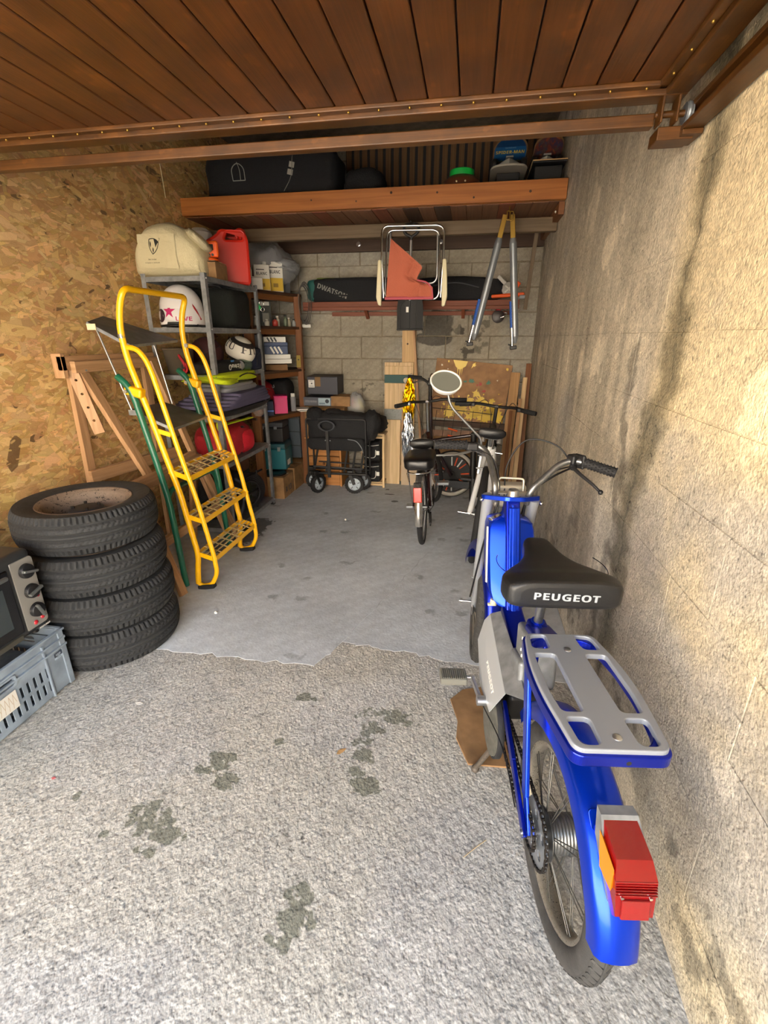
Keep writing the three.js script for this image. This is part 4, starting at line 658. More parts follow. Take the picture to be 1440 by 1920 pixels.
// ---------- yellow step ladder ----------
{
  const l = thing('step_ladder', 'yellow tubular step ladder with green rear legs and grey platforms, leaning by the metal rack', 'ladder');
  const zn = -2.3, zf = -2.85, at = (z) => (p) => [p[0], p[1], z];
  const thick = [[-1.545, 0.03], [-1.535, 0.13], [-1.518, 0.215], [-1.572, 0.583], [-1.665, 0.972], [-1.757, 1.33], [-1.768, 1.46], [-1.748, 1.57], [-1.712, 1.652]];
  part(l, 'main_tube', bent([...thick.map(at(zn)), ...[...thick].reverse().map(at(zf))], 0.0165, 0.05, { rs: 12 }), M.yellow);
  part(l, 'worn_band', [bar([-1.7655, 1.42, zn], [-1.767, 1.44, zn], 0.0175, 0.0175, 14)], M.alu);
  for (const z of [zn, zf]) part(l, 'side_rail', bent([[-1.745, 1.378], [-1.69, 1.368], [-1.652, 1.32], [-1.628, 1.25], [-1.552, 0.888], [-1.476, 0.557], [-1.418, 0.215], [-1.412, 0.11], [-1.455, 0.03], [-1.52, 0.012], [-1.545, 0.035]].map(at(z)), 0.0135, 0.035), M.yellow);
  for (const z of [zn, zf]) part(l, 'rubber_foot', [mv(rb(0.11, 0.03, 0.042, 0.01, 0, 0, 0), -1.49, 0.014, z, 0, 0, 0.2)], M.blackRubber);
  for (const z of [zn - 0.022, zf + 0.022]) part(l, 'pivot_bolt', cyl(0.012, 0.012, 0.012, 14, -1.738, 1.378, z, PI / 2), M.steel);
  const tread = (yb, yf, xb, xf) => { const s = group(l, 'step'); const a = yb - yf, P = (t, z) => [lerp(xb, xf, t), lerp(yb, yf, t), z];
    part(s, 'step_frame', [stick(P(1, zn), P(1, zf), 0.03, 0.006, [0, 1, 0]), stick(P(0, zn), P(0, zf), 0.025, 0.005, [0, 1, 0]), stick(P(-0.1, zn), P(1.1, zn), 0.028, 0.006, [0, 1, 0]), stick(P(-0.1, zf), P(1.1, zf), 0.028, 0.006, [0, 1, 0])], M.yellow);
    const g = []; for (let i = 1; i < 7; i++) { const z = lerp(zn, zf, i / 7); g.push(stick(P(0, z), P(1, z), 0.009, 0.004, [0, 0, 1])); } for (let i = 1; i < 4; i++) g.push(stick(P(i / 4, zn), P(i / 4, zf), 0.009, 0.004, [1, 0, 0]));
    part(s, 'step_grid', g.map((q) => q.translate(0, 0.014, 0)), std.tread ??= std(0xcbb27c, 0.6)); };
  tread(0.722, 0.686, -1.612, -1.505); tread(0.462, 0.434, -1.558, -1.452); tread(0.228, 0.198, -1.522, -1.415);
  // platforms: flat boards with a worn metal edge
  const board = (name, q) => { const b = group(l, name), top = q.map((p) => V(...p)), n = top[1].clone().sub(top[0]).cross(top[3].clone().sub(top[0])).normalize(); if (n.y < 0) n.negate(); part(b, 'board', new ConvexGeometry([...top, ...top.map((p) => p.clone().addScaledVector(n, -0.014))]), M.greyBoard); part(b, 'edge', [0, 1, 2, 3].map((i) => { const c = top[i].clone().addScaledVector(n, -0.009), d = top[(i + 1) % 4].clone().addScaledVector(n, -0.009); return stick(c, d, 0.015, 0.005, n.toArray()); }), M.galv); };
  board('platform', [[-1.948, 1.5, zn], [-2.09, 1.54, -2.6], [-1.79, 1.412, zf + 0.02], [-1.732, 1.39, zn - 0.01]]);
  board('platform', [[-1.797, 1.06, zn - 0.01], [-1.965, 1.03, zf], [-1.657, 0.95, zf + 0.02], [-1.56, 0.966, zn - 0.01]]);
  part(l, 'support_rod', [bar([-1.93, 1.47, -2.33], [-1.79, 1.05, -2.31], 0.005)], M.steel); part(l, 'support_rod', [bar([-1.93, 1.42, -2.78], [-1.86, 1.03, -2.78], 0.005)], M.steel);
  part(l, 'hinge_plate', rb(0.06, 0.03, 0.006, 0.002, -1.77, 1.045, zn + 0.006), M.galv); part(l, 'hinge_plate', rb(0.05, 0.03, 0.006, 0.002, -1.92, 1.475, zn + 0.012), M.cream);
  for (const [z, z2] of [[zn, -2.27], [zf, -2.83]]) { part(l, 'clamp', [mv(rb(0.1, 0.05, 0.05, 0.012, 0, 0, 0), -1.735, 1.157, (z + z2) / 2, 0, 0, -0.25)], M.yellow); part(l, 'clamp_bolt', cyl(0.01, 0.01, 0.01, 12, -1.762, 1.16, z2 + 0.022, PI / 2), M.steel); }
  const gl = [[-1.815, 1.235], [-1.76, 1.185], [-1.735, 1.12], [-1.66, 0.72], [-1.632, 0.53], [-1.61, 0.02]];
  for (const z of [-2.275, -2.825]) part(l, 'rear_leg', bent(gl.map(at(z)), 0.0175, 0.05, { rs: 12 }), M.green);
  part(l, 'rear_brace', bent([[-1.62, 0.25, -2.83], [-1.655, 0.56, -2.83], [-1.66, 0.6, -2.78], [-1.66, 0.6, -2.34], [-1.65, 0.56, -2.29]], 0.015, 0.06), M.green);
  for (const z of [zn, zf]) part(l, 'strut', stick([-1.672, 0.955, z], [-1.575, 0.93, z], 0.008, 0.025, [0, 0, 1]), M.yellow);
}
// ---------- wooden trestles against the boards ----------
{
  const t = thing('sawhorse', 'folding pine trestle with a drilled adjusting bar, standing against the strand-board wall', 'sawhorse');
  const W = M.trestle;
  part(t, 'top_beam', stick([-2.13, 1.295, -2.26], [-2.13, 1.295, -3.04], 0.075, 0.03, [0, 1, 0], 0.003), W); part(t, 'top_beam', stick([-2.09, 1.275, -2.3], [-2.09, 1.275, -3.04], 0.06, 0.03, [0, 1, 0], 0.003), W);
  part(t, 'end_block', stick([-2.145, 1.22, -2.275], [-2.145, 1.345, -2.275], 0.03, 0.06, [0, 0, 1], 0.003), W);
  part(t, 'leg', stick([-2.17, 1.25, -2.37], [-2.17, 0.02, -2.33], 0.06, 0.028, [0, 0, 1], 0.003), W);
  const br = roundPoly([[-0.028, 0], [0.028, 0], [0.028, -0.36], [-0.028, -0.36]], 0.003); for (let i = 0; i < 4; i++) { const h = new THREE.Path(); h.absarc(0, -0.06 - i * 0.075, 0.008, 0, 2 * PI, true); br.holes.push(h); }
  part(t, 'adjusting_bar', mv(ext(br, 0.022, 0.001), -2.13, 1.265, -2.335, 0, 0.55, 0.2), W);
  part(t, 'leg', stick([-2.125, 1.29, -2.37], [-1.86, 0.575, -2.48], 0.06, 0.028, [0, 0, 1], 0.003), W);
  part(t, 'hinge_bolt', bar([-2.14, 1.26, -2.36], [-2.07, 1.255, -2.37], 0.005), M.steel);
  part(t, 'leg', stick([-2.06, 1.28, -2.93], [-1.67, 0.02, -2.96], 0.055, 0.028, [0, 0, 1], 0.003), W); part(t, 'leg', stick([-2.07, 1.25, -3.0], [-2.02, 0.88, -2.99], 0.055, 0.028, [0, 0, 1], 0.003), W); part(t, 'leg', stick([-2.17, 1.25, -3.0], [-2.17, 0.02, -2.98], 0.06, 0.028, [0, 0, 1], 0.003), W);
  part(t, 'cross_bar', stick([-2.13, 0.665, -2.3], [-1.98, 0.68, -2.95], 0.07, 0.028, [0, 1, 0], 0.003), W); part(t, 'cross_bar', stick([-1.92, 0.60, -2.44], [-1.86, 0.66, -2.95], 0.07, 0.025, [0, 1, 0], 0.003), W);
  part(t, 'screw', [ball(0.006, -1.905, 0.62, -2.47)], M.steel); part(t, 'screw', [ball(0.006, -1.90, 0.6, -2.52)], M.darkSteel);
  const t2 = thing('sawhorse', 'second pine trestle, half hidden between the tyre stack and the ladder', 'sawhorse');
  part(t2, 'leg', stick([-1.575, 0.01, -2.185], [-1.8, 0.62, -2.26], 0.055, 0.025, [0, 0, 1], 0.003), W); part(t2, 'leg', stick([-1.98, 0.01, -2.23], [-1.86, 0.62, -2.24], 0.055, 0.025, [0, 0, 1], 0.003), W);
  part(t2, 'top_beam', stick([-1.83, 0.63, -2.2], [-1.83, 0.63, -2.95], 0.07, 0.045, [0, 1, 0], 0.003), W);
  part(t2, 'leg', stick([-1.6, 0.01, -2.98], [-1.8, 0.62, -2.9], 0.055, 0.025, [0, 0, 1], 0.003), W); part(t2, 'leg', stick([-1.98, 0.01, -2.98], [-1.86, 0.62, -2.9], 0.055, 0.025, [0, 0, 1], 0.003), W);
  part(t2, 'cross_bar', stick([-1.7, 0.3, -2.24], [-1.7, 0.3, -2.94], 0.06, 0.022, [0, 1, 0], 0.003), W);
}

// ---------- metal rack ----------
{
  const r = thing('metal_rack', 'grey perforated steel shelving rack against the left wall, loaded with sports gear', 'shelving');
  const x0 = -2.135, x1 = -1.69, z0 = -3.06, z1 = -3.85, H = 1.81;
  const L = (x, z, sx, sz) => { const s = new THREE.Shape([new THREE.Vector2(0, 0), new THREE.Vector2(0.032, 0), new THREE.Vector2(0.032, 0.0025), new THREE.Vector2(0.0025, 0.0025), new THREE.Vector2(0.0025, 0.032), new THREE.Vector2(0, 0.032)]); const g = mv(ext(s, H), x, H, z, PI / 2, 0, 0); const p = g.attributes.position; for (let i = 0; i < p.count; i++) p.setXYZ(i, x + (p.getX(i) - x) * sx, p.getY(i), z + (p.getZ(i) - z) * sz); g.computeVertexNormals(); return g; };
  for (const [x, z, sx, sz] of [[x1, z0, -1, -1], [x1, z1, -1, 1], [x0, z0, 1, -1], [x0, z1, 1, 1]]) { part(r, 'post', L(x, z, sx, sz), M.galv); part(r, 'post_foot', rb(0.036, 0.012, 0.036, 0.003, x + sx * 0.015, 0.006, z + sz * 0.015), M.black); }
  for (const y of [1.79, 1.485, 1.18, 0.895, 0.56, 0.06]) {
    const s = group(r, 'shelf');
    part(s, 'shelf_plate', box(x1 - x0 - 0.01, 0.003, z0 - z1 - 0.01, (x0 + x1) / 2, y, (z0 + z1) / 2), M.galv);
    part(s, 'shelf_lip', [box(x1 - x0 - 0.006, 0.03, 0.003, (x0 + x1) / 2, y - 0.013, z0 - 0.004), box(0.003, 0.03, z0 - z1 - 0.006, x1 - 0.004, y - 0.013, (z0 + z1) / 2), box(x1 - x0 - 0.006, 0.03, 0.003, (x0 + x1) / 2, y - 0.013, z1 + 0.004), box(0.003, 0.03, z0 - z1 - 0.006, x0 + 0.004, y - 0.013, (z0 + z1) / 2)], M.galv);
    if (y > 1) part(s, 'shelf_rib', [0.2, 0.4, 0.6, 0.8].map((t) => box(0.02, 0.008, z0 - z1 - 0.03, lerp(x0, x1, t), y - 0.005, (z0 + z1) / 2)), M.galv);
    for (const z of [z0 - 0.016, z1 + 0.016]) part(s, 'bolt', ball(0.006, x1 + 0.002, y - 0.01, z), M.steel);
  }
}
const tex = {
  canvasBag: canvasTex(512, 384, (g, w, h) => { g.fillStyle = '#c9bd98'; g.fillRect(0, 0, w, h); g.strokeStyle = '#25241f'; g.fillStyle = '#25241f'; g.lineWidth = 9; g.save(); g.translate(215, 130); g.rotate(0.25); g.beginPath(); g.moveTo(-62, -58); g.quadraticCurveTo(10, -100, 64, -52); g.quadraticCurveTo(66, 40, 2, 96); g.quadraticCurveTo(-70, 40, -62, -58); g.stroke(); g.beginPath(); g.moveTo(-5, -74); g.quadraticCurveTo(40, -88, 60, -50); g.quadraticCurveTo(40, -20, 34, 14); g.quadraticCurveTo(14, -30, -5, -74); g.fill(); g.beginPath(); g.moveTo(-52, -40); g.quadraticCurveTo(-24, -20, -34, 30); g.quadraticCurveTo(-54, 0, -52, -40); g.fill(); g.beginPath(); g.moveTo(-6, 20); g.quadraticCurveTo(18, 34, 8, 82); g.quadraticCurveTo(-10, 60, -6, 20); g.fill(); g.lineWidth = 4; g.beginPath(); g.moveTo(62, -60); g.quadraticCurveTo(90, -110, 60, -96); g.stroke(); g.restore(); g.font = 'italic bold 22px serif'; g.fillText('Sac à vrac', 120, 290); g.font = 'italic 17px serif'; g.fillText('écologique et réutilisable', 70, 326); }),
  blanc: canvasTex(128, 192, (g) => { g.fillStyle = '#d9d7cf'; g.fillRect(0, 0, 128, 192); g.fillStyle = '#caa62a'; g.fillRect(0, 104, 128, 88); g.fillStyle = '#333'; g.font = 'bold 30px sans-serif'; g.fillText('BLANC', 12, 74); g.fillRect(14, 30, 70, 7); g.fillStyle = '#8a6d18'; g.fillRect(40, 140, 44, 26); }),
};
function cardBox(name, label, w, h, d, pos, turn, m = M.card, o = {}) {   // a carton: walls, two lid flaps, tape
  const b = thing(name, label, 'box', pos, turn, o.group);
  part(b, 'carton', rb(w, h - 0.004, d, 0.004, 0, h / 2 - 0.002, 0), m);
  part(b, 'lid_flap', mv(rb(w - 0.002, 0.004, d / 2 - 0.002, 0.0015, 0, 0, -d / 4), 0, h + 0.001, 0, o.open ?? 0.02), m); part(b, 'lid_flap', mv(rb(w - 0.002, 0.004, d / 2 - 0.002, 0.0015, 0, 0, d / 4), 0, h + 0.001, 0, -(o.open ?? 0.02)), m);
  if (o.tape !== false) part(b, 'tape', box(w + 0.001, 0.0012, 0.045, 0, h + 0.004, 0), std(0xa88d5e, 0.3));
  return b;
}
{ // top shelf (1.79)
  const S = 1.793;
  const c = thing('canvas_bag', 'cream canvas bag with a black leaf-shaped emblem on top of the metal rack', 'bag', [-1.985, S, -3.27], 0.08);
  const rings = [[-0.245, 0.02, 0.05, 0.06], [-0.235, 0.005, 0.13, 0.11], [-0.2, 0, 0.215, 0.15], [-0.15, 0, 0.28, 0.17], [-0.08, 0, 0.326, 0.175], [0, 0, 0.33, 0.175], [0.08, 0, 0.306, 0.17], [0.15, 0, 0.255, 0.16], [0.2, 0, 0.2, 0.14], [0.225, 0.01, 0.13, 0.1], [0.232, 0.03, 0.06, 0.05]], cu = new THREE.CatmullRomCurve3(rings.map((r) => V(r[1], r[2], r[3]))), cx = new THREE.CatmullRomCurve3(rings.map((r) => V(r[0], 0, 0)));
  const bag = loft(Array.from({ length: 37 }, (_, k) => { const q = cu.getPoint(k / 36), x = cx.getPoint(k / 36).x; return Array.from({ length: 40 }, (_, i) => { const a = i / 40 * 2 * PI, c = Math.cos(a), s = Math.sin(a), w = 1 + 0.09 * (vn(x * 14 + 40, c * 3 + s * 2 + 50) - 0.5) + 0.05 * (vn(x * 34 + 9, c * 6 - s * 5 + 70) - 0.5); return [x, (q.x + q.y) / 2 + Math.sign(s) * Math.abs(s) ** 0.62 * (q.y - q.x) / 2 * (s > 0 ? w : 1), Math.sign(c) * Math.abs(c) ** 0.7 * q.z * w]; }); }));
  part(c, 'bag_body', bag, M.canvas);
  part(c, 'fold', [mv(soft(0.17, 0.06, 0.2, { n: 0.1, f: 3, s: 4, e: 0.8 }), 0.165, 0.205, 0.05, 0, 0.2, -0.75)], M.canvas);
  // print wrapped over the near side of the bag
  { const P = bag.attributes.position, best = (x, y) => { let z = -1; for (let i = 0; i < P.count; i++) { const d = Math.hypot(P.getX(i) - x, P.getY(i) - y); if (d < 0.035) z = Math.max(z, P.getZ(i)); } return z; }; const g = patch(16, 12, (u, v) => { const x = lerp(-0.165, 0.085, u), y = lerp(0.05, 0.245, v); return [x, y, best(x, y) + 0.006]; }); part(c, 'bag_print', g, new THREE.MeshStandardMaterial({ map: tex.canvasBag, roughness: 0.85, side: THREE.DoubleSide, bumpMap: rep(bumpFolds, 0.35), bumpScale: 0.004 }), { raw: true }); }
  const j = thing('jerrycan', 'red plastic fuel jerrycan on top of the metal rack behind the cream bag', 'jerrycan', [-1.83, S, -3.66], 0.12);
  const prof = roundPoly([[-0.16, 0], [0.15, 0], [0.165, 0.06], [0.15, 0.27], [0.06, 0.325], [0.03, 0.36], [-0.14, 0.36], [-0.165, 0.3]], 0.03); prof.holes.push(roundPoly([[-0.12, 0.30], [0.0, 0.295], [-0.02, 0.335], [-0.115, 0.337]].reverse(), 0.012, THREE.Path));
  part(j, 'can_body', mv(ext(prof, 0.17, 0.02, 8), 0, 0, 0.085, 0, PI, 0).rotateY(0.4), M.redPlastic);
  part(j, 'spout_cap', [mv(new THREE.TorusGeometry(0.03, 0.013, 10, 24), 0.1, 0.345, -0.06, 0, 0.4, 0), bar([0.1, 0.27, -0.05], [0.1, 0.325, -0.06], 0.024)], M.redPlastic);
  cardBox('cardboard_box', 'small brown carton on the rack top under the orange gadget', 0.15, 0.105, 0.2, [-1.785, S, -3.33], 0.1);
  const t = thing('timer_gadget', 'orange round gadget with a dark display standing on the small carton', 'gadget', [-1.775, S + 0.113, -3.32], 0.25);
  part(t, 'stand', [lathe([[0.0001, 0], [0.055, 0], [0.058, 0.012], [0.04, 0.022], [0.0001, 0.024]], 32)], M.orange); part(t, 'ring', [mv(rb(0.12, 0.1, 0.03, 0.03, 0, 0, 0), 0, 0.075, 0)], M.orange); part(t, 'display', [mv(rb(0.06, 0.036, 0.006, 0.006, 0, 0, 0), 0.0, 0.085, 0.015)], M.black); part(t, 'button', [0, 1, 2].map((i) => cyl(0.008, 0.008, 0.006, 12, -0.022 + i * 0.022, 0.04, 0.017, PI / 2)), M.black);
  const p = thing('white_pot', 'white pot with a lid behind the red jerrycan on the rack top', 'pot', [-2.05, S, -3.72]); part(p, 'pot_body', lathe([[0.0001, 0], [0.08, 0], [0.085, 0.36], [0.075, 0.37], [0.0001, 0.372]], 28), M.white); part(p, 'lid', lathe([[0.0001, 0.395], [0.05, 0.392], [0.08, 0.37]], 28), M.white);
}
{ // 1.485 shelf
  const S = 1.488;
  const h = thing('bike_helmet', 'white child helmet with pink stars and lettering on the metal rack', 'helmet', [-1.975, S, -3.22], 0.05);
  const dome = new THREE.SphereGeometry(0.145, 40, 24, 0, PI * 2, 0, PI * 0.62).scale(1.05, 1.15, 0.95), P = dome.attributes.position;
  for (let i = 0; i < P.count; i++) { const x = P.getX(i), y = P.getY(i); if (y < -0.03 && x < 0.06 && x > -0.05) P.setY(i, y * 0.4); }
  dome.computeVertexNormals();
  part(h, 'shell', [mv(dome, 0, 0.06, 0), mv(dome.clone().scale(0.94, 0.94, 0.94), 0, 0.06, 0)], std(0xe6e2e0, 0.25));
  part(h, 'rim_band', mv(new THREE.TorusGeometry(0.138, 0.008, 8, 40).scale(1.05, 0.95, 1), 0, 0.012, 0, PI / 2), M.black);
  const star = new THREE.Shape(); for (let i = 0; i < 10; i++) { const a = i * PI / 5 + 0.3, q = i % 2 ? 0.018 : 0.048; i ? star.lineTo(Math.cos(a) * q, Math.sin(a) * q) : star.moveTo(Math.cos(a) * q, Math.sin(a) * q); }
  const wrap = (g, cx, cy) => { const p = g.attributes.position; for (let i = 0; i < p.count; i++) { const x = p.getX(i) + cx, y = p.getY(i) + cy, q = 1 - (x / 0.152) ** 2 - ((y - 0.06) / 0.167) ** 2; p.setXYZ(i, x, y, Math.sqrt(Math.max(0.02, q)) * 0.138 + 0.0015 + p.getZ(i) * 0.3); } g.computeVertexNormals(); return g; };
  part(h, 'star_print', wrap(new THREE.ShapeGeometry(star, 6), -0.02, 0.1), M.pink); part(h, 'badge_print', wrap(new THREE.CircleGeometry(0.042, 24), -0.095, 0.075), std(0x3a2030, 0.4)); part(h, 'lettering', wrap(letters('LOVE', 0.026, 0.001).scale(1.1, 1, 1), 0.07, 0.055), M.pink);
  part(h, 'stripe', tube([[0.03, 0.215, 0.06], [0.085, 0.18, 0.07], [0.125, 0.12, 0.06], [0.145, 0.05, 0.03]], 0.007, { rs: 6 }), M.red); part(h, 'strap', tube([[0.12, 0.02, 0.05], [0.17, 0.006, 0.08], [0.22, 0.01, 0.05], [0.15, 0.006, 0.0]], 0.006, { rs: 5 }), M.black);
  const b = thing('black_bag', 'black fabric bag standing upright on the second shelf of the metal rack', 'bag', [-1.88, S, -3.58], 0.1); part(b, 'bag_body', soft(0.36, 0.27, 0.38, { e: 0.35, n: 0.04, f: 3, flat: 0.1, s: 3 }), std(0x0f1410, 0.9, { bumpMap: rep(bumpFolds, 0.4), bumpScale: 0.01 })); part(b, 'bag_handle', tube([[-0.08, 0.25, 0.1], [-0.04, 0.285, 0.1], [0.04, 0.285, 0.1], [0.08, 0.25, 0.1]], 0.008, { rs: 6 }), M.black);
  const k = thing('carabiner_clip', 'green and silver clips hanging at the metal rack corner', 'clip', [-1.7, 1.66, -3.86]); part(k, 'clip_body', [rb(0.035, 0.06, 0.02, 0.006, 0, 0, 0, 0, 0, 0.5)], std(0x0f9a4a, 0.4)); part(k, 'clip_ring', [tor(0.018, 0.003, 0.035, 0.02, 0.01), tor(0.015, 0.003, 0.04, -0.025, 0.01, 0, 0.7, 0)], M.chrome);
}
{ // 1.18 shelf: balls and bags
  const S = 1.183;
  const bb = thing('basketball', 'dark maroon basketball on the third shelf of the metal rack', 'ball', [-2.02, S + 0.124, -3.56], 0.4); bb.rotation.z = 0.5;
  part(bb, 'ball_skin', new THREE.SphereGeometry(0.122, 40, 28), std(0x4a2626, 0.7, { bumpMap: rep(bumpGrain, 0.03), bumpScale: 0.0006 })); part(bb, 'seam', [tor(0.1212, 0.0022, 0, 0, 0, 0, 0, 0, 6, 60), tor(0.1212, 0.0022, 0, 0, 0, PI / 2, 0, 0, 6, 60), tor(0.1212, 0.0022, 0, 0, 0, 0, PI / 2, 0, 6, 60)], M.black);
  const rg = thing('rugby_ball', 'white, black and red ball lettered FTU behind the maroon basketball', 'ball', [-1.775, S + 0.15, -3.63], -0.3); rg.rotation.z = -0.35;
  part(rg, 'ball_skin', new THREE.SphereGeometry(0.1, 40, 28).scale(1.25, 1, 1), new THREE.MeshStandardMaterial({ roughness: 0.5, map: canvasTex(512, 256, (g) => { g.fillStyle = '#d8d2c4'; g.fillRect(0, 0, 512, 256); g.fillStyle = '#211c1a'; for (const y of [150, 30]) { g.beginPath(); g.moveTo(0, y); g.quadraticCurveTo(256, y + 50, 512, y); g.lineTo(512, y + 26); g.quadraticCurveTo(256, y + 86, 0, y + 26); g.fill(); } g.strokeStyle = '#8f2a22'; g.lineWidth = 12; g.beginPath(); g.moveTo(0, 190); g.quadraticCurveTo(256, 246, 512, 190); g.stroke(); g.fillStyle = '#2b2522'; g.font = 'bold 62px serif'; for (const x of [20, 180, 340]) g.fillText('FTU', x, 120); }) }), { raw: true });
  const ar = thing('racket_bag', 'black racket bag with upside-down white lettering on the metal rack', 'bag', [-1.80, S, -3.33], PI / 2 + 0.05);
  part(ar, 'bag_body', soft(0.55, 0.085, 0.2, { e: 0.35, n: 0.03, f: 4, flat: 0.1, s: 7 }), M.blackCloth); part(ar, 'lettering', mv(letters('ARTENGO', 0.038, 0.002).scale(1.25, 1, 1), 0.08, 0.042, 0.1, 0.1, 0, PI), M.white); part(ar, 'patch', rb(0.05, 0.02, 0.004, 0.001, 0.02, 0.078, 0.09), std(0x2a6fae, 0.6));
  const jar = thing('glass_jar', 'clear glass jar lying on its side in front of the navy bag', 'jar', [-1.72, S + 0.045, -3.56]); part(jar, 'jar_glass', mv(lathe([[0.0001, 0], [0.042, 0], [0.045, 0.01], [0.045, 0.09], [0.03, 0.11], [0.03, 0.13]], 28), 0, 0, -0.06, PI / 2, 0, 0.2), M.bottle); part(jar, 'jar_lid', mv(cyl(0.033, 0.033, 0.018, 24, 0, 0, 0), 0.0, 0, 0.075, PI / 2), M.steel);
  const nb = thing('navy_pouch', 'navy blue padded pouch at the far end of the third rack shelf', 'bag', [-1.755, S, -3.77]); part(nb, 'bag_body', soft(0.13, 0.17, 0.2, { e: 0.5, n: 0.04, f: 4, flat: 0.1, s: 5 }), M.navy); part(nb, 'zip', tube([[0.067, 0.03, 0.05], [0.07, 0.1, 0.04], [0.066, 0.13, -0.04]], 0.003, { rs: 5 }), M.black);
  const br = thing('wicker_basket', 'grey wicker basket at the near end of the third rack shelf', 'basket', [-2.02, S, -3.18]); part(br, 'basket_body', lathe([[0.0001, 0], [0.08, 0], [0.1, 0.16], [0.104, 0.17], [0.096, 0.165], [0.076, 0.01]], 30), std(0x6a5d4b, 0.9, { bumpMap: rep(bumpWeave, 0.06), bumpScale: 0.004 })); part(br, 'basket_rim', tor(0.1, 0.008, 0, 0.168, 0, PI / 2), std(0x5a4c3a, 0.9));
  const rk = thing('red_strap_bundle', 'red and black strap bundle beside the wicker basket on the rack', 'strap', [-1.95, S + 0.002, -3.1]); rk.scale.setScalar(0.75); part(rk, 'strap', [tube([[0, 0.01, 0], [0.02, 0.09, 0.01], [-0.02, 0.16, 0], [-0.05, 0.19, -0.02]], 0.013, { rs: 6 }), tube([[0.02, 0.012, 0.01], [0.05, 0.04, 0.02], [0.03, 0.1, 0]], 0.01, { rs: 6 })], M.red); part(rk, 'buckle', rb(0.03, 0.04, 0.012, 0.004, 0.01, 0.07, 0.015), M.black);
}
{ // 0.895 shelf: folded clothes
  const S = 0.898;
  const tr = thing('sledge_tray', 'shallow black plastic tray sticking out of the rack under the lilac blanket', 'tray', [-1.84, S, -3.45]);
  part(tr, 'tray_body', loft([[0.0, 0.75, 0.9], [0.006, 0.8, 0.92], [0.035, 0.95, 0.98], [0.055, 1, 1], [0.052, 0.97, 0.985], [0.03, 0.92, 0.95], [0.012, 0.77, 0.89]].map(([y, k, q]) => Array.from({ length: 36 }, (_, i) => { const a = i / 36 * 2 * PI, c = Math.cos(a), s = Math.sin(a); return [Math.sign(c) * Math.abs(c) ** 0.5 * 0.235 * k + 0.0, y, Math.sign(s) * Math.abs(s) ** 0.6 * 0.47 * q]; }))), std(0x191a1b, 0.6));
  const lb = thing('folded_blanket', 'folded lilac-grey felt blanket lying on the black tray', 'blanket', [-1.835, S + 0.056, -3.42]);
  for (let i = 0; i < 5; i++) part(lb, 'fold', mv(soft(0.42 - i * 0.015, 0.03, 0.85 - i * 0.05, { e: 0.22, n: 0.02, f: 3, s: i, seg: 36 }), 0.0 + i * 0.008, i * 0.019, 0.0 - i * 0.015, 0, 0.03 * i, -0.03), M.lilac);
  const gc = thing('grey_cloth', 'folded light grey cloth between the blanket and the hi-vis vest', 'cloth', [-1.80, S + 0.157, -3.4]); part(gc, 'fold', soft(0.3, 0.042, 0.5, { e: 0.35, n: 0.05, f: 3, s: 21 }), M.greyCloth); part(gc, 'fold', mv(soft(0.26, 0.03, 0.42, { e: 0.35, n: 0.05, f: 3, s: 22 }), 0.01, 0.032, 0.01), M.greyCloth);
  const hv = thing('hi_vis_jacket', 'folded fluorescent yellow jacket on top of the grey cloth in the rack', 'jacket', [-1.81, S + 0.228, -3.36]); part(hv, 'jacket_fold', soft(0.34, 0.068, 0.62, { e: 0.4, n: 0.08, f: 3, s: 12, seg: 40 }), M.hivis); part(hv, 'jacket_sleeve', mv(soft(0.16, 0.05, 0.3, { e: 0.5, n: 0.1, f: 4, s: 14 }), 0.1, -0.004, 0.18, 0, 0.2, -0.1), M.hivis); part(hv, 'black_trim', tube([[0.16, 0.02, 0.1], [0.175, 0.045, 0.02], [0.17, 0.05, -0.1], [0.175, 0.03, -0.2]], 0.005, { rs: 5 }), M.black); part(hv, 'black_trim', tube([[0.15, 0.04, 0.27], [0.182, 0.02, 0.25], [0.175, 0.0, 0.2]], 0.005, { rs: 5 }), M.black);
  const yb = thing('yellow_ball', 'fluorescent yellow ball beside the near rack post below the blanket', 'ball', [-1.73, 0.835, -3.13]); part(yb, 'ball_skin', new THREE.SphereGeometry(0.05, 24, 16).scale(0.8, 1.1, 0.8), M.hivis); part(yb, 'strap', stick([0.0, 0.0, -0.03], [0.06, 0.005, -0.36], 0.04, 0.008, [1, 0, 0], 0.003), M.hivis);
}
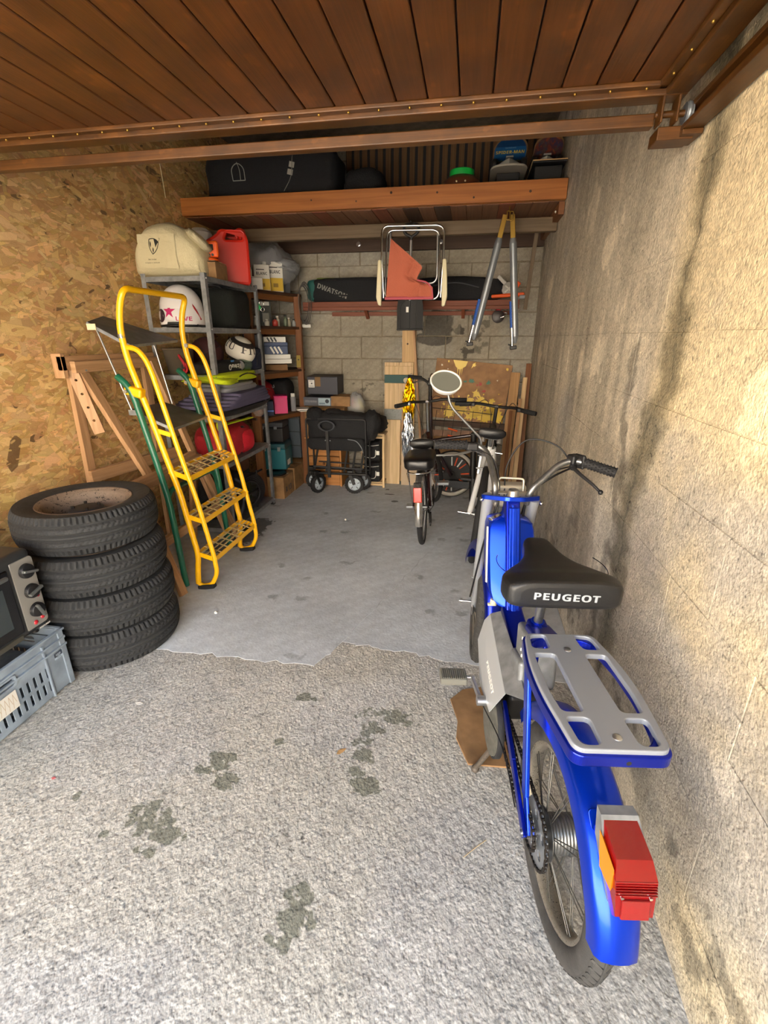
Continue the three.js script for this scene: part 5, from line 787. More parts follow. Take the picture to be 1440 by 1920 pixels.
{ // 0.56 shelf and below
  const rd = thing('red_bag', 'bright red drawstring bag on the lower shelf of the metal rack', 'bag', [-1.88, 0.563, -3.42], 0.1); part(rd, 'bag_body', soft(0.36, 0.25, 0.5, { e: 0.75, n: 0.07, f: 2.6, flat: 0.15, s: 6, seg: 40 }), M.red); part(rd, 'bag_pocket', mv(soft(0.16, 0.18, 0.28, { e: 0.8, n: 0.06, f: 3, s: 8 }), 0.13, 0.01, -0.04), std(0xd01c30, 0.75, { bumpMap: rep(bumpFolds, 0.3), bumpScale: 0.01 })); part(rd, 'drawstring', tube([[0.12, 0.2, 0.08], [0.16, 0.215, 0.03], [0.15, 0.2, -0.03]], 0.009, { rs: 6 }), M.black);
  const bp = thing('hose_reel', 'black coiled hose and backpack on the bottom shelf of the metal rack', 'hose reel', [-1.86, 0.064, -3.35]); part(bp, 'bag_body', mv(soft(0.34, 0.38, 0.3, { e: 0.6, n: 0.05, f: 3, flat: 0.1, s: 31 }), -0.03, 0, 0.03), M.blackCloth); const coil = []; for (let i = 0; i < 5; i++) coil.push(tor(0.15 - i * 0.012, 0.011, 0.1 + i * 0.008, 0.165, -0.14 + i * 0.012, 0, 1.0, 0, 8, 36)); part(bp, 'hose', coil, M.black); part(bp, 'frame', [bar([0.14, 0.01, -0.2], [0.16, 0.33, -0.2], 0.008), bar([0.14, 0.31, -0.02], [0.16, 0.31, -0.3], 0.008), bar([0.16, 0.17, -0.02], [0.17, 0.18, -0.28], 0.007)], M.darkSteel); part(bp, 'strap', tube([[0.12, 0.34, 0.1], [0.16, 0.28, 0.06], [0.15, 0.1, 0.08], [0.13, 0.02, 0.1]], 0.012, { rs: 6 }), M.charcoal);
  const cb = thing('green_toolbox', 'green and brown toolbox behind the hose reel on the bottom shelf', 'toolbox', [-1.98, 0.064, -3.65]); part(cb, 'case_body', rb(0.22, 0.28, 0.26, 0.012, 0, 0.14, 0), std(0x2d4238, 0.6)); part(cb, 'case_lid', rb(0.224, 0.1, 0.264, 0.012, 0, 0.33, 0), std(0x5d3b2a, 0.6)); part(cb, 'handle', bent([[-0.05, 0.38, 0], [-0.05, 0.41, 0], [0.05, 0.41, 0], [0.05, 0.38, 0]], 0.007, 0.015), M.black);
}
// ---------- wooden rack in the left corner ----------
{
  const r = thing('wooden_rack', 'brown wooden shelving in the far left corner holding tins and boxes', 'shelving', [0, 0, 0]);
  const A = [-1.815, -3.93], B = [-1.595, -4.53], P = (t, b, y) => [lerp(A[0], B[0], t) - b * 0.94, y, lerp(A[1], B[1], t) - b * 0.34];
  part(r, 'post', stick(P(0, 0.02, 0), P(0, 0.02, 1.8), 0.04, 0.075, [0, 0, 1], 0.003), M.post); part(r, 'post', stick(P(1, 0.02, 0), P(1, 0.02, 1.8), 0.04, 0.06, [0, 0, 1], 0.003), M.post); part(r, 'post', stick([-2.2, 0, -4.0], [-2.2, 1.8, -4.0], 0.04, 0.04, [0, 0, 1]), M.post); part(r, 'post', stick([-2.05, 0, -4.76], [-2.05, 1.8, -4.76], 0.04, 0.04, [0, 0, 1]), M.post);
  for (const y of [1.80, 1.52, 1.145, 0.765]) { part(r, 'shelf_board', mv(ext(shape([P(-0.05, 0.0, 0), P(1.06, 0.0, 0), [-1.75, 0, -4.79], [-2.22, 0, -4.79], [-2.22, 0, -3.9], P(-0.05, 0.2, 0)].map((p) => [p[0], -p[2]])), 0.022, 0.002), 0, y - 0.022, 0, -PI / 2), M.darkWood, { grain: 2 }); part(r, 'shelf_bearer', stick(P(-0.02, 0.05, y - 0.045), P(1.02, 0.05, y - 0.045), 0.045, 0.03, [0, 1, 0]), M.post); }
  part(r, 'hook_plate', rb(0.1, 0.03, 0.01, 0.003, ...P(1.12, 0.0, 1.53), 0, 0.3, 0), M.white);
  const on = (t, b, y) => P(t, b, y + 0.001), face = 1.22;
  // top shelf: paint tins, spray can, plastic wrap
  const tin = (name, label, t, b, h, w, cap, grp) => { const k = thing(name, label, 'paint can', on(t, b, 1.80), 0.5, grp); part(k, 'can_body', rb(w, h, w * 0.6, 0.008, 0, h / 2, 0), M.white); const f = print(k, 'can_label', w * 0.94, h * 0.94, tex.blanc); f.position.set(0, h / 2, w * 0.3 + 0.001); part(k, 'cap', cyl(0.018, 0.018, 0.025, 16, w * 0.2, h + 0.012, 0), cap); };
  tin('paint_can', 'white and yellow paint can, left of the pair on the wooden rack top', 0.42, 0.08, 0.2, 0.13, M.white, 'paint cans on the wooden rack'); tin('paint_can', 'black-capped white and yellow paint can, right one on the wooden rack top', 0.66, 0.07, 0.24, 0.13, M.black, 'paint cans on the wooden rack');
  const sp = thing('spray_can', 'red-capped white spray can next to the paint cans', 'spray can', on(0.2, 0.1, 1.80)); part(sp, 'can_body', lathe([[0.0001, 0], [0.033, 0], [0.033, 0.15], [0.028, 0.17], [0.0001, 0.17]], 24), M.white); part(sp, 'cap', cyl(0.03, 0.028, 0.07, 24, 0, 0.205, 0), M.red);
  cardBox('small_box', 'small white printed carton in front of the spray can', 0.09, 0.09, 0.06, on(0.22, 0.02, 1.80), 0.5, M.white, { tape: false });
  cardBox('dark_carton', 'dark narrow carton at the right end of the wooden rack top', 0.06, 0.13, 0.08, on(0.86, 0.06, 1.80), 0.5, M.charcoal, { tape: false });
  const pw = thing('plastic_wrap', 'crumpled clear plastic sheet heaped on top of the wooden rack', 'plastic sheet', [-1.92, 1.86, -4.5]); part(pw, 'wrap', mv(soft(0.58, 0.36, 0.5, { e: 0.8, n: 0.12, f: 3, s: 17, flat: 0.2, seg: 40 }), 0, 0, 0), M.film); part(pw, 'wrap_fold', mv(soft(0.3, 0.12, 0.3, { e: 0.8, n: 0.16, f: 4, s: 19 }), 0.2, 0.1, 0.02), M.film);
  const ho = thing('hanging_hose', 'grey looped hose hanging at the right post of the wooden rack', 'hose', P(1.04, -0.03, 1.72)); part(ho, 'loop', [0, 1, 2].map((i) => mv(new THREE.TorusGeometry(0.15 + i * 0.012, 0.009, 8, 40).scale(0.32, 1, 1), i * 0.012, 0, i * 0.006, 0, 0.3, 0)), std(0x4c4844, 0.6));
  // 1.52 shelf: jars and bottles
  const bt = [[0.08, 0.06, 0.10, 0.02, 0x5b4a3a], [0.2, 0.05, 0.07, 0.024, 0x9c9a90], [0.3, 0.1, 0.13, 0.018, 0x3d3f38], [0.38, 0.04, 0.05, 0.022, 0xb9b4a6], [0.56, 0.05, 0.06, 0.026, 0xa83a30], [0.66, 0.08, 0.08, 0.02, 0xc9c4b4], [0.76, 0.04, 0.09, 0.018, 0x55604a], [0.86, 0.06, 0.07, 0.02, 0xb0a890], [0.94, 0.04, 0.06, 0.017, 0x8d8f8c]];
  const where = ['first bottle from the left', 'second from the left, pale jar', 'third, tall dark bottle', 'fourth, low pale jar', 'sixth, low red jar beside the drill pack', 'seventh, cream bottle', 'eighth, green bottle', 'ninth, buff bottle', 'small grey bottle at the right end'];
  bt.forEach(([t, b, h, q, c], i) => { const k = thing('small_bottle', where[i] + ' on the jar shelf of the wooden rack', 'bottle', on(t, b, 1.52), 0, 'jars and bottles on the wooden rack'); part(k, 'bottle_body', lathe([[0.0001, 0], [q, 0], [q, h * 0.7], [q * 0.5, h * 0.85], [q * 0.5, h], [0.0001, h]], 18), std(c, 0.35)); part(k, 'cap', cyl(q * 0.6, q * 0.6, h * 0.15, 14, 0, h * 1.02, 0), i % 2 ? M.white : M.black); });
  const dp = thing('blister_pack', 'dark blister pack with a white hanger tab on the jar shelf', 'packet', on(0.5, 0.12, 1.52), 0.5); part(dp, 'card_back', rb(0.1, 0.2, 0.006, 0.002, 0, 0.1, 0), std(0x26302c, 0.5)); part(dp, 'hanger_tab', rb(0.075, 0.03, 0.008, 0.002, 0, 0.185, 0.001), M.white); part(dp, 'blister', rb(0.07, 0.09, 0.03, 0.012, 0, 0.07, 0.014), std(0x6b6f6a, 0.2));
  // 1.145 shelf: shoe box, white boxes, dark binder box
  const sb = thing('shoe_box', 'blue shoe box with three white stripes on the wooden rack', 'box', on(0.62, 0.12, 1.285), 0.42); part(sb, 'box_body', rb(0.23, 0.07, 0.3, 0.003, 0, 0.035, 0), M.blueLid); part(sb, 'box_lid', rb(0.236, 0.03, 0.306, 0.003, 0, 0.085, 0), M.blueLid); part(sb, 'stripe', [0, 1, 2].map((i) => mv(box(0.018, 0.001, 0.12, 0, 0, 0), -0.03 + i * 0.034, 0.101, 0.08, 0, 0.5, 0)), M.white); part(sb, 'stripe', [0, 1, 2].map((i) => mv(box(0.016, 0.065, 0.001, 0, 0, 0), -0.02 + i * 0.034, 0.035, 0.1512, 0, 0, 0.5)), M.white);
  const lidb = thing('flat_box', 'flat white box lying on top of the striped shoe box', 'box', on(0.6, 0.12, 1.387), 0.42); part(lidb, 'box_body', rb(0.22, 0.045, 0.28, 0.003, 0, 0.0225, 0), M.white); part(lidb, 'stripe', [0, 1, 2].map((i) => mv(box(0.014, 0.04, 0.001, 0, 0, 0), -0.04 + i * 0.03, 0.022, 0.141, 0, 0, 0.5)), M.charcoal);
  const wb = ['upper white flat box under the striped shoe box', 'lower white flat box under the striped shoe box']; [1.245, 1.205].forEach((y, i) => { const k = thing('flat_box', wb[i], 'box', on(0.62, 0.1, y), 0.42 + i * 0.06); part(k, 'box_body', rb(0.24, 0.034, 0.3, 0.003, 0, 0.0185, 0), M.white); part(k, 'box_lid', rb(0.243, 0.006, 0.303, 0.002, 0, 0.036, 0), M.paper); });
  cardBox('storage_box', 'brown and dark box carrying the stack of shoe boxes', 0.24, 0.055, 0.26, on(0.62, 0.14, 1.145), 0.42, M.cardDark, { tape: false });
  const dc = thing('dark_case', 'tall dark grey case at the left end of the shoe box shelf', 'case', on(0.2, 0.1, 1.145), 0.35); part(dc, 'case_body', rb(0.16, 0.3, 0.2, 0.012, 0, 0.15, 0), M.charcoal); part(dc, 'case_label', rb(0.02, 0.05, 0.002, 0.001, 0.05, 0.17, 0.101), M.cream); part(dc, 'case_lid', rb(0.164, 0.02, 0.204, 0.008, 0, 0.3, 0), M.black);
  const tagm = thing('yellow_leaflet', 'small yellow leaflet hanging off the shoe box shelf', 'leaflet', on(0.9, -0.01, 1.16), 0.42); part(tagm, 'sheet', rb(0.04, 0.11, 0.002, 0.001, 0, 0.055, 0), std(0x9a8440, 0.8)); part(tagm, 'mark', rb(0.012, 0.012, 0.003, 0.001, 0, 0.07, 0), M.charcoal);
  // 0.765 shelf: pink box, red bag, black bag, blue tins, booklets
  const pk = thing('pink_box', 'bright pink carton on the lower shelf of the wooden rack', 'box', on(0.5, 0.02, 0.765), 0.42); part(pk, 'box_body', rb(0.12, 0.155, 0.13, 0.004, 0, 0.078, 0), M.pink); part(pk, 'box_lid', rb(0.123, 0.02, 0.133, 0.004, 0, 0.15, 0), M.magenta);
  const bx = thing('dark_blue_box', 'dark blue glossy box left of the pink carton', 'box', on(0.2, 0.03, 0.765), 0.42); part(bx, 'box_body', rb(0.14, 0.13, 0.12, 0.004, 0, 0.066, 0), M.navy); part(bx, 'box_stripe', rb(0.142, 0.012, 0.122, 0.003, 0, 0.045, 0), std(0x2a58a8, 0.4));
  const rb2 = thing('red_satchel', 'red bag with metal rings behind the pink carton', 'bag', on(0.42, 0.28, 0.765)); part(rb2, 'bag_body', soft(0.36, 0.28, 0.26, { e: 0.6, n: 0.07, f: 3, s: 41, flat: 0.1 }), M.red); part(rb2, 'ring', [tor(0.04, 0.004, 0.1, 0.2, 0.14, 0.4, 0.5, 0), tor(0.036, 0.004, 0.14, 0.19, 0.06, 0.4, 0.5, 0)], M.chrome);
  const kb = thing('black_satchel', 'black bag with pale lettering at the right end of the pink box shelf', 'bag', on(0.8, 0.17, 0.765)); part(kb, 'bag_body', soft(0.2, 0.29, 0.28, { e: 0.5, n: 0.04, f: 3, s: 43, flat: 0.1 }), M.blackCloth); part(kb, 'lettering', mv(letters('UDD', 0.03, 0.002), 0.0, 0.23, 0.125, -0.5, 0.5, 0.3), M.greyCloth);
  const gb = thing('grey_bottle', 'grey and white bottle between the pink carton and the black bag', 'bottle', on(0.74, 0.0, 0.765)); part(gb, 'bottle_body', lathe([[0.0001, 0], [0.024, 0], [0.025, 0.13], [0.0001, 0.14]], 20), M.greyCloth); part(gb, 'cap', cyl(0.02, 0.02, 0.03, 16, 0, 0.15, 0), M.white);
  ['white booklet on top of the small pile at the end of the lower wooden shelf', 'grey booklet under the white one on the lower wooden shelf'].forEach((l, i) => { const k = thing('booklet', l, 'booklet', on(0.84, -0.06 - 0.01 * i, 0.777 - i * 0.012), 0.5 + i * 0.2); part(k, 'pages', rb(0.12, 0.009, 0.15, 0.002, 0, 0.0055, 0), M.paper); part(k, 'cover', rb(0.122, 0.0018, 0.152, 0.0005, 0, 0.0108, 0), i ? M.greyBox : M.white); });
  const fl = thing('floral_bag', 'small patterned bag hanging at the left end of the pink box shelf', 'bag', on(-0.02, -0.02, 0.78)); part(fl, 'bag_body', soft(0.09, 0.14, 0.08, { e: 0.7, n: 0.08, f: 4, s: 51 }), std(0x9a8478, 0.8, { map: rep(wornTone, 0.05) })); part(fl, 'handle', tube([[-0.02, 0.12, 0], [0, 0.17, 0], [0.02, 0.12, 0]], 0.004, { rs: 5 }), M.charcoal);
  // floor: cases and cartons
  const a13 = cardBox('cardboard_box', 'brown carton marked A13 on the floor at the rack corner', 0.25, 0.21, 0.26, [-1.775, 0, -4.115], 0.0, M.card); part(a13, 'lettering', mv(letters('A 13', 0.055, 0.001), 0.126, 0.08, 0.02, 0, PI / 2, 0), M.charcoal);
  cardBox('cardboard_box', 'larger brown carton with open dark flaps beside the wooden rack post', 0.24, 0.23, 0.4, [-1.765, 0, -4.46], 0.0, M.card, { open: 0.14 });
  const dm = thing('frisbee', 'black round disc lying on the carton marked A13', 'disc', [-1.775, 0.22, -4.07]); part(dm, 'disc', lathe([[0.0001, 0.012], [0.1, 0.016], [0.115, 0.01], [0.118, 0.0], [0.112, 0.004], [0.0001, 0.006]], 36), M.blackGloss); part(dm, 'disc_rim', tor(0.114, 0.005, 0, 0.008, 0, PI / 2), M.black);
  const mk = thing('power_tool_case', 'teal power tool case with silver latches above the A13 carton', 'tool case', [-1.82, 0.237, -4.26], 0.1); part(mk, 'case_body', rb(0.26, 0.2, 0.24, 0.012, 0, 0.1, 0), M.teal); part(mk, 'case_lid', rb(0.262, 0.05, 0.242, 0.012, 0, 0.225, 0), std(0x1d4f58, 0.45)); part(mk, 'latch', [rb(0.03, 0.04, 0.012, 0.004, -0.07, 0.2, 0.124)], M.steel); part(mk, 'latch', [rb(0.03, 0.04, 0.012, 0.004, 0.07, 0.2, 0.124)], M.steel); part(mk, 'case_label', rb(0.002, 0.05, 0.1, 0.001, 0.131, 0.06, 0.02), M.white); part(mk, 'handle', bent([[-0.05, 0.25, 0], [-0.05, 0.285, 0], [0.05, 0.285, 0], [0.05, 0.25, 0]], 0.009, 0.015), M.black);
  const bk = thing('power_tool_case', 'black power tool case standing on the teal case', 'tool case', [-1.85, 0.49, -4.3], 0.1); part(bk, 'case_body', rb(0.26, 0.14, 0.22, 0.012, 0, 0.07, 0), M.black); part(bk, 'case_lid', rb(0.262, 0.05, 0.222, 0.012, 0, 0.165, 0), M.charcoal); part(bk, 'latch', [rb(0.03, 0.03, 0.01, 0.003, 0.06, 0.14, 0.114)], M.steel); part(bk, 'latch', [rb(0.03, 0.03, 0.01, 0.003, -0.06, 0.14, 0.114)], M.steel);
  const tc = thing('plastic_chest', 'tall dark grey chest with a white symbol strip beside the black tool cases', 'chest', [-1.75, 0.27, -4.62], 0.0); part(tc, 'chest_body', rb(0.2, 0.4, 0.24, 0.012, 0, 0.2, 0), std(0x39434c, 0.55)); part(tc, 'chest_groove', [rb(0.204, 0.006, 0.244, 0.002, 0, 0.13, 0), rb(0.204, 0.006, 0.244, 0.002, 0, 0.27, 0)], M.black); part(tc, 'symbol_strip', [rb(0.028, 0.17, 0.002, 0.001, -0.07, 0.2, 0.121)], M.white); part(tc, 'chest_lid', rb(0.206, 0.03, 0.246, 0.01, 0, 0.405, 0), M.charcoal);
  const tb = thing('small_tin', 'small box with a silver front standing on the dark grey chest', 'tin', [-1.75, 0.692, -4.58], 0.0); part(tb, 'tin_body', rb(0.15, 0.045, 0.12, 0.004, 0, 0.0235, 0), M.charcoal); part(tb, 'tin_front', rb(0.08, 0.036, 0.004, 0.002, -0.02, 0.023, 0.06), std(0xaab4bc, 0.3, { metalness: 0.6 }));
}

// ---------- along the back wall ----------
{
  const c = thing('wood_cabinet', 'orange-brown wooden drawer cabinet behind the black folding wagon', 'cabinet', [-1.40, 0, -4.62]);
  const w = 0.36, h = 0.5, d = 0.32;
  for (const s of [-1, 1]) part(c, 'side_panel', rb(0.018, h, d, 0.002, s * (w / 2 - 0.009), h / 2, 0), M.cabinet);
  part(c, 'top_panel', rb(w + 0.02, 0.018, d + 0.01, 0.003, 0, h - 0.009, 0), M.cabinet); part(c, 'back_panel', box(w - 0.03, h - 0.02, 0.006, 0, h / 2, -d / 2 + 0.005), M.cabinet);
  for (let i = 0; i < 3; i++) { const f = part(c, 'drawer', rb(w - 0.042, 0.145, d - 0.03, 0.004, 0, 0.082 + i * 0.152, 0.012), M.cabinet, { oy: i * 0.3 }); part(f, 'knob', ball(0.014, 0, 0.082 + i * 0.152, d / 2 + 0.006), M.post); }
  const big = cardBox('cardboard_box', 'wide brown carton on the wooden cabinet, at the bottom of the carton pile', 0.40, 0.29, 0.32, [-1.375, 0.501, -4.62], 0);
  const fb = thing('flat_carton', 'flat slate-grey printed carton on the wide brown carton', 'box', [-1.455, 0.799, -4.64]); part(fb, 'box_body', rb(0.28, 0.082, 0.26, 0.003, 0, 0.041, 0), M.greyBox); part(fb, 'box_lid', rb(0.284, 0.03, 0.264, 0.003, 0, 0.068, -0.001), std(0x4b4e58, 0.55)); const fp = print(fb, 'print_panel', 0.12, 0.07, canvasTex(160, 96, (g) => { g.fillStyle = '#9fb4c0'; g.fillRect(0, 0, 160, 96); g.fillStyle = '#2f3540'; g.beginPath(); g.arc(118, 40, 26, 0, 7); g.fill(); g.fillStyle = '#6f8594'; g.fillRect(10, 60, 80, 20); })); fp.position.set(0.07, 0.041, 0.1328); part(fb, 'lettering', mv(letters('iXtreme', 0.022, 0.001), -0.065, 0.045, 0.1322), M.greyCloth);
  cardBox('cardboard_box', 'small open brown carton right of the flat slate-grey carton', 0.19, 0.1, 0.22, [-1.225, 0.799, -4.62], 0, M.card, { open: -0.5, tape: false });
  const bx = thing('dark_box', 'dark slate box with brown tape and a white label, top of the carton pile', 'box', [-1.405, 0.908, -4.65], 0.02); part(bx, 'box_body', rb(0.3, 0.165, 0.25, 0.004, 0, 0.0825, 0), std(0x3b3c45, 0.6)); for (const s of [-1, 1]) part(bx, 'lid_flap', mv(rb(0.3, 0.004, 0.124, 0.001, 0, 0, s * 0.063), 0, 0.168, 0, s * -0.03), std(0x4b4034, 0.7)); part(bx, 'tape', rb(0.055, 0.09, 0.002, 0.0008, -0.045, 0.12, 0.1255), std(0x7d5c30, 0.3, { map: rep(wornTone, 0.03) })); const lb = print(bx, 'shipping_label', 0.06, 0.07, canvasTex(96, 112, (g) => { g.fillStyle = '#d6d4d0'; g.fillRect(0, 0, 96, 112); g.fillStyle = '#55565a'; g.fillRect(10, 14, 50, 5); g.fillRect(10, 90, 76, 6); g.beginPath(); g.arc(52, 52, 12, 0, 7); g.fill(); })); lb.position.set(-0.108, 0.1, 0.1262);
  const pb = thing('plastic_bag', 'clear plastic bag of small bottles and pegs beside the carton pile', 'bag', [-1.09, 0.62, -4.6]); part(pb, 'bag_film', soft(0.18, 0.3, 0.16, { e: 0.8, n: 0.1, f: 4, s: 61, flat: 0.1 }), M.film); for (const [x, y, z, r, col] of [[-0.03, 0.2, 0.02, 0.022, 0xb4402c], [0.02, 0.17, 0.03, 0.02, 0xd8d2c2], [0.045, 0.19, 0.0, 0.022, 0xc9c06a], [-0.05, 0.12, 0.03, 0.02, 0xdacdb8], [0.0, 0.09, 0.04, 0.026, 0x8797a6], [0.04, 0.08, 0.02, 0.024, 0x5f6d7c]]) part(pb, 'bottle', [mv(lathe([[0.0001, -0.06], [r, -0.06], [r, 0.02], [r * 0.5, 0.04], [r * 0.5, 0.06], [0.0001, 0.06]], 16), x, y, z, 0.2, 0, x * 5)], std(col, 0.45));
}
{ // folding wagon
  const w = thing('folding_wagon', 'black folded hand wagon with a looped handle and grey wheels before the wooden cabinet', 'wagon', [-1.2, 0, -4.3]);
  const fr = M.black, zf = 0.06, zb = -0.12;
  for (const z of [zf, zb]) { part(w, 'frame_tube', bent([[-0.29, 0.17, z], [-0.29, 0.72, z], [0.28, 0.72, z], [0.28, 0.16, z]], 0.009, 0.03), fr); part(w, 'cross_tube', bar([-0.28, 0.2, z], [0.28, 0.2, z], 0.012), fr); part(w, 'cross_tube', bar([-0.24, 0.265, z], [0.25, 0.255, z], 0.007), M.charcoal); }
  for (const x of [-0.24, -0.12, 0.06, 0.14, 0.22]) part(w, 'scissor_bar', stick([x, 0.21, zf - 0.02], [x + 0.015, 0.45, zb + 0.03], 0.02, 0.01, [1, 0, 0], 0.002), fr);
  part(w, 'fabric', [mv(soft(0.6, 0.34, 0.2, { e: 0.45, n: 0.06, f: 3.2, s: 70, seg: 44 }), 0, 0.435, -0.03)], M.blackCloth); part(w, 'fabric_fold', [mv(soft(0.16, 0.14, 0.12, { e: 0.9, n: 0.1, f: 4, s: 71 }), -0.21, 0.68, 0.02), mv(soft(0.2, 0.12, 0.14, { e: 0.9, n: 0.1, f: 4, s: 72 }), -0.05, 0.68, -0.04)], M.blackCloth); part(w, 'fabric_fold', mv(soft(0.2, 0.28, 0.16, { e: 0.8, n: 0.12, f: 4, s: 73 }), 0.26, 0.52, -0.03, 0, 0, -0.3), M.blackCloth); part(w, 'fabric_pocket', [mv(soft(0.54, 0.12, 0.05, { e: 0.4, n: 0.08, f: 5, s: 75 }), 0, 0.43, 0.075)], M.blackCloth);
  part(w, 'piping', tube([[0.12, 0.545, 0.105], [0.2, 0.53, 0.11], [0.25, 0.47, 0.11], [0.262, 0.42, 0.1]], 0.004, { rs: 6 }), M.greyTube);
  part(w, 'handle_shaft', stick([-0.07, 0.17, 0.1], [-0.075, 0.62, 0.11], 0.03, 0.018, [1, 0, 0], 0.004), M.black); part(w, 'handle_loop', mv(new THREE.TorusGeometry(0.062, 0.01, 10, 36).scale(1.15, 0.72, 1), -0.075, 0.665, 0.115), M.charcoal); part(w, 'rivet', [ball(0.006, -0.09, 0.53, 0.118)], M.steel); part(w, 'rivet', [ball(0.006, -0.045, 0.53, 0.118)], M.steel);
  const wg = (x, z, a) => { const q = group(w, 'wheel'); q.position.set(x, 0.092, z); q.rotation.y = a; part(q, 'tyre', [mv(lathe([[0.062, -0.018], [0.085, -0.022], [0.092, -0.014], [0.0925, 0], [0.092, 0.014], [0.085, 0.022], [0.062, 0.018]], 48), 0, 0, 0, PI / 2), ...Array.from({ length: 22 }, (_, i) => mv(rb(0.014, 0.006, 0.034, 0.002, 0, 0.0915, 0), 0, 0, 0, 0, 0, i / 22 * 2 * PI))], M.blackRubber); part(q, 'rim', mv(lathe([[0.0001, 0.012], [0.02, 0.014], [0.03, 0.008], [0.05, 0.006], [0.064, 0.016], [0.064, -0.016], [0.0001, -0.012]], 36), 0, 0, 0, PI / 2), std(0xa9b4bd, 0.5)); part(q, 'spoke_slot', Array.from({ length: 5 }, (_, i) => mv(rb(0.006, 0.022, 0.004, 0.001, 0, 0.042, 0.01), 0, 0, 0, 0, 0, i * 1.2566)), M.black); part(q, 'fork', [stick([0, 0, 0.03], [-0.04, 0.1, 0.028], 0.03, 0.006, [1, 0, 0], 0.002), rb(0.06, 0.05, 0.06, 0.01, -0.04, 0.115, 0)], M.black); };
  wg(0.155, 0.02, 0.12); wg(-0.2, 0.06, 1.1); wg(0.2, -0.1, 0.3); wg(-0.27, -0.07, 0.3);
}
{ // light wooden stand with black panniers
  const s = thing('wooden_stand', 'pale open wooden stand right of the wagon, holding two black panniers', 'stand', [-0.905, 0, -4.64]); const W = M.pineLight;
  for (const x of [-0.105, 0.105]) for (const z of [-0.13, 0.13]) part(s, 'leg', rb(0.022, 0.53, 0.022, 0.002, x, 0.265, z), W);
  part(s, 'top_board', rb(0.235, 0.018, 0.29, 0.002, 0, 0.538, 0), W); for (const y of [0.03, 0.51]) for (const z of [-0.13, 0.13]) part(s, 'rail', rb(0.19, 0.022, 0.02, 0.002, 0, y, z), W); part(s, 'bottom_board', rb(0.22, 0.012, 0.27, 0.002, 0, 0.05, 0), W);
  const lab = ['upper black pannier with white piping in the pale stand', 'lower black pannier with white piping in the pale stand'];
  [0.27, 0.058].forEach((y, i) => { const p = thing('pannier', lab[i], 'bag', [-0.912, y, -4.6]); part(p, 'bag_body', rb(0.17, 0.2, 0.24, 0.03, 0, 0.1, 0), M.blackCloth); part(p, 'piping', [tube([[-0.075, 0.05, 0.122], [-0.02, 0.04, 0.123], [0.03, 0.05, 0.123], [0.04, 0.12, 0.122]], 0.0035, { rs: 5 })], M.white); part(p, 'piping', [tube([[-0.08, 0.165, 0.121], [0.0, 0.16, 0.122], [0.07, 0.17, 0.12]], 0.003, { rs: 5 })], M.white); part(p, 'tag', rb(0.03, 0.04, 0.003, 0.001, 0.06, 0.09, 0.121), M.paper); });
  const g = thing('sports_bag', 'flattened black sports bag with grey stripes on the pale wooden stand', 'bag', [-0.915, 0.548, -4.62]); part(g, 'bag_body', soft(0.26, 0.16, 0.26, { e: 0.7, n: 0.1, f: 4, s: 81, flat: 0.1 }), M.blackCloth); part(g, 'stripe', [tube([[0.0, 0.14, 0.06], [0.06, 0.12, 0.07], [0.1, 0.07, 0.07]], 0.006, { rs: 5 }), tube([[-0.04, 0.135, 0.07], [0.02, 0.11, 0.1], [0.07, 0.06, 0.1]], 0.005, { rs: 5 })], M.greyCloth); part(g, 'tag', rb(0.045, 0.022, 0.004, 0.001, 0.0, 0.06, 0.128, -0.2), M.paper);
}
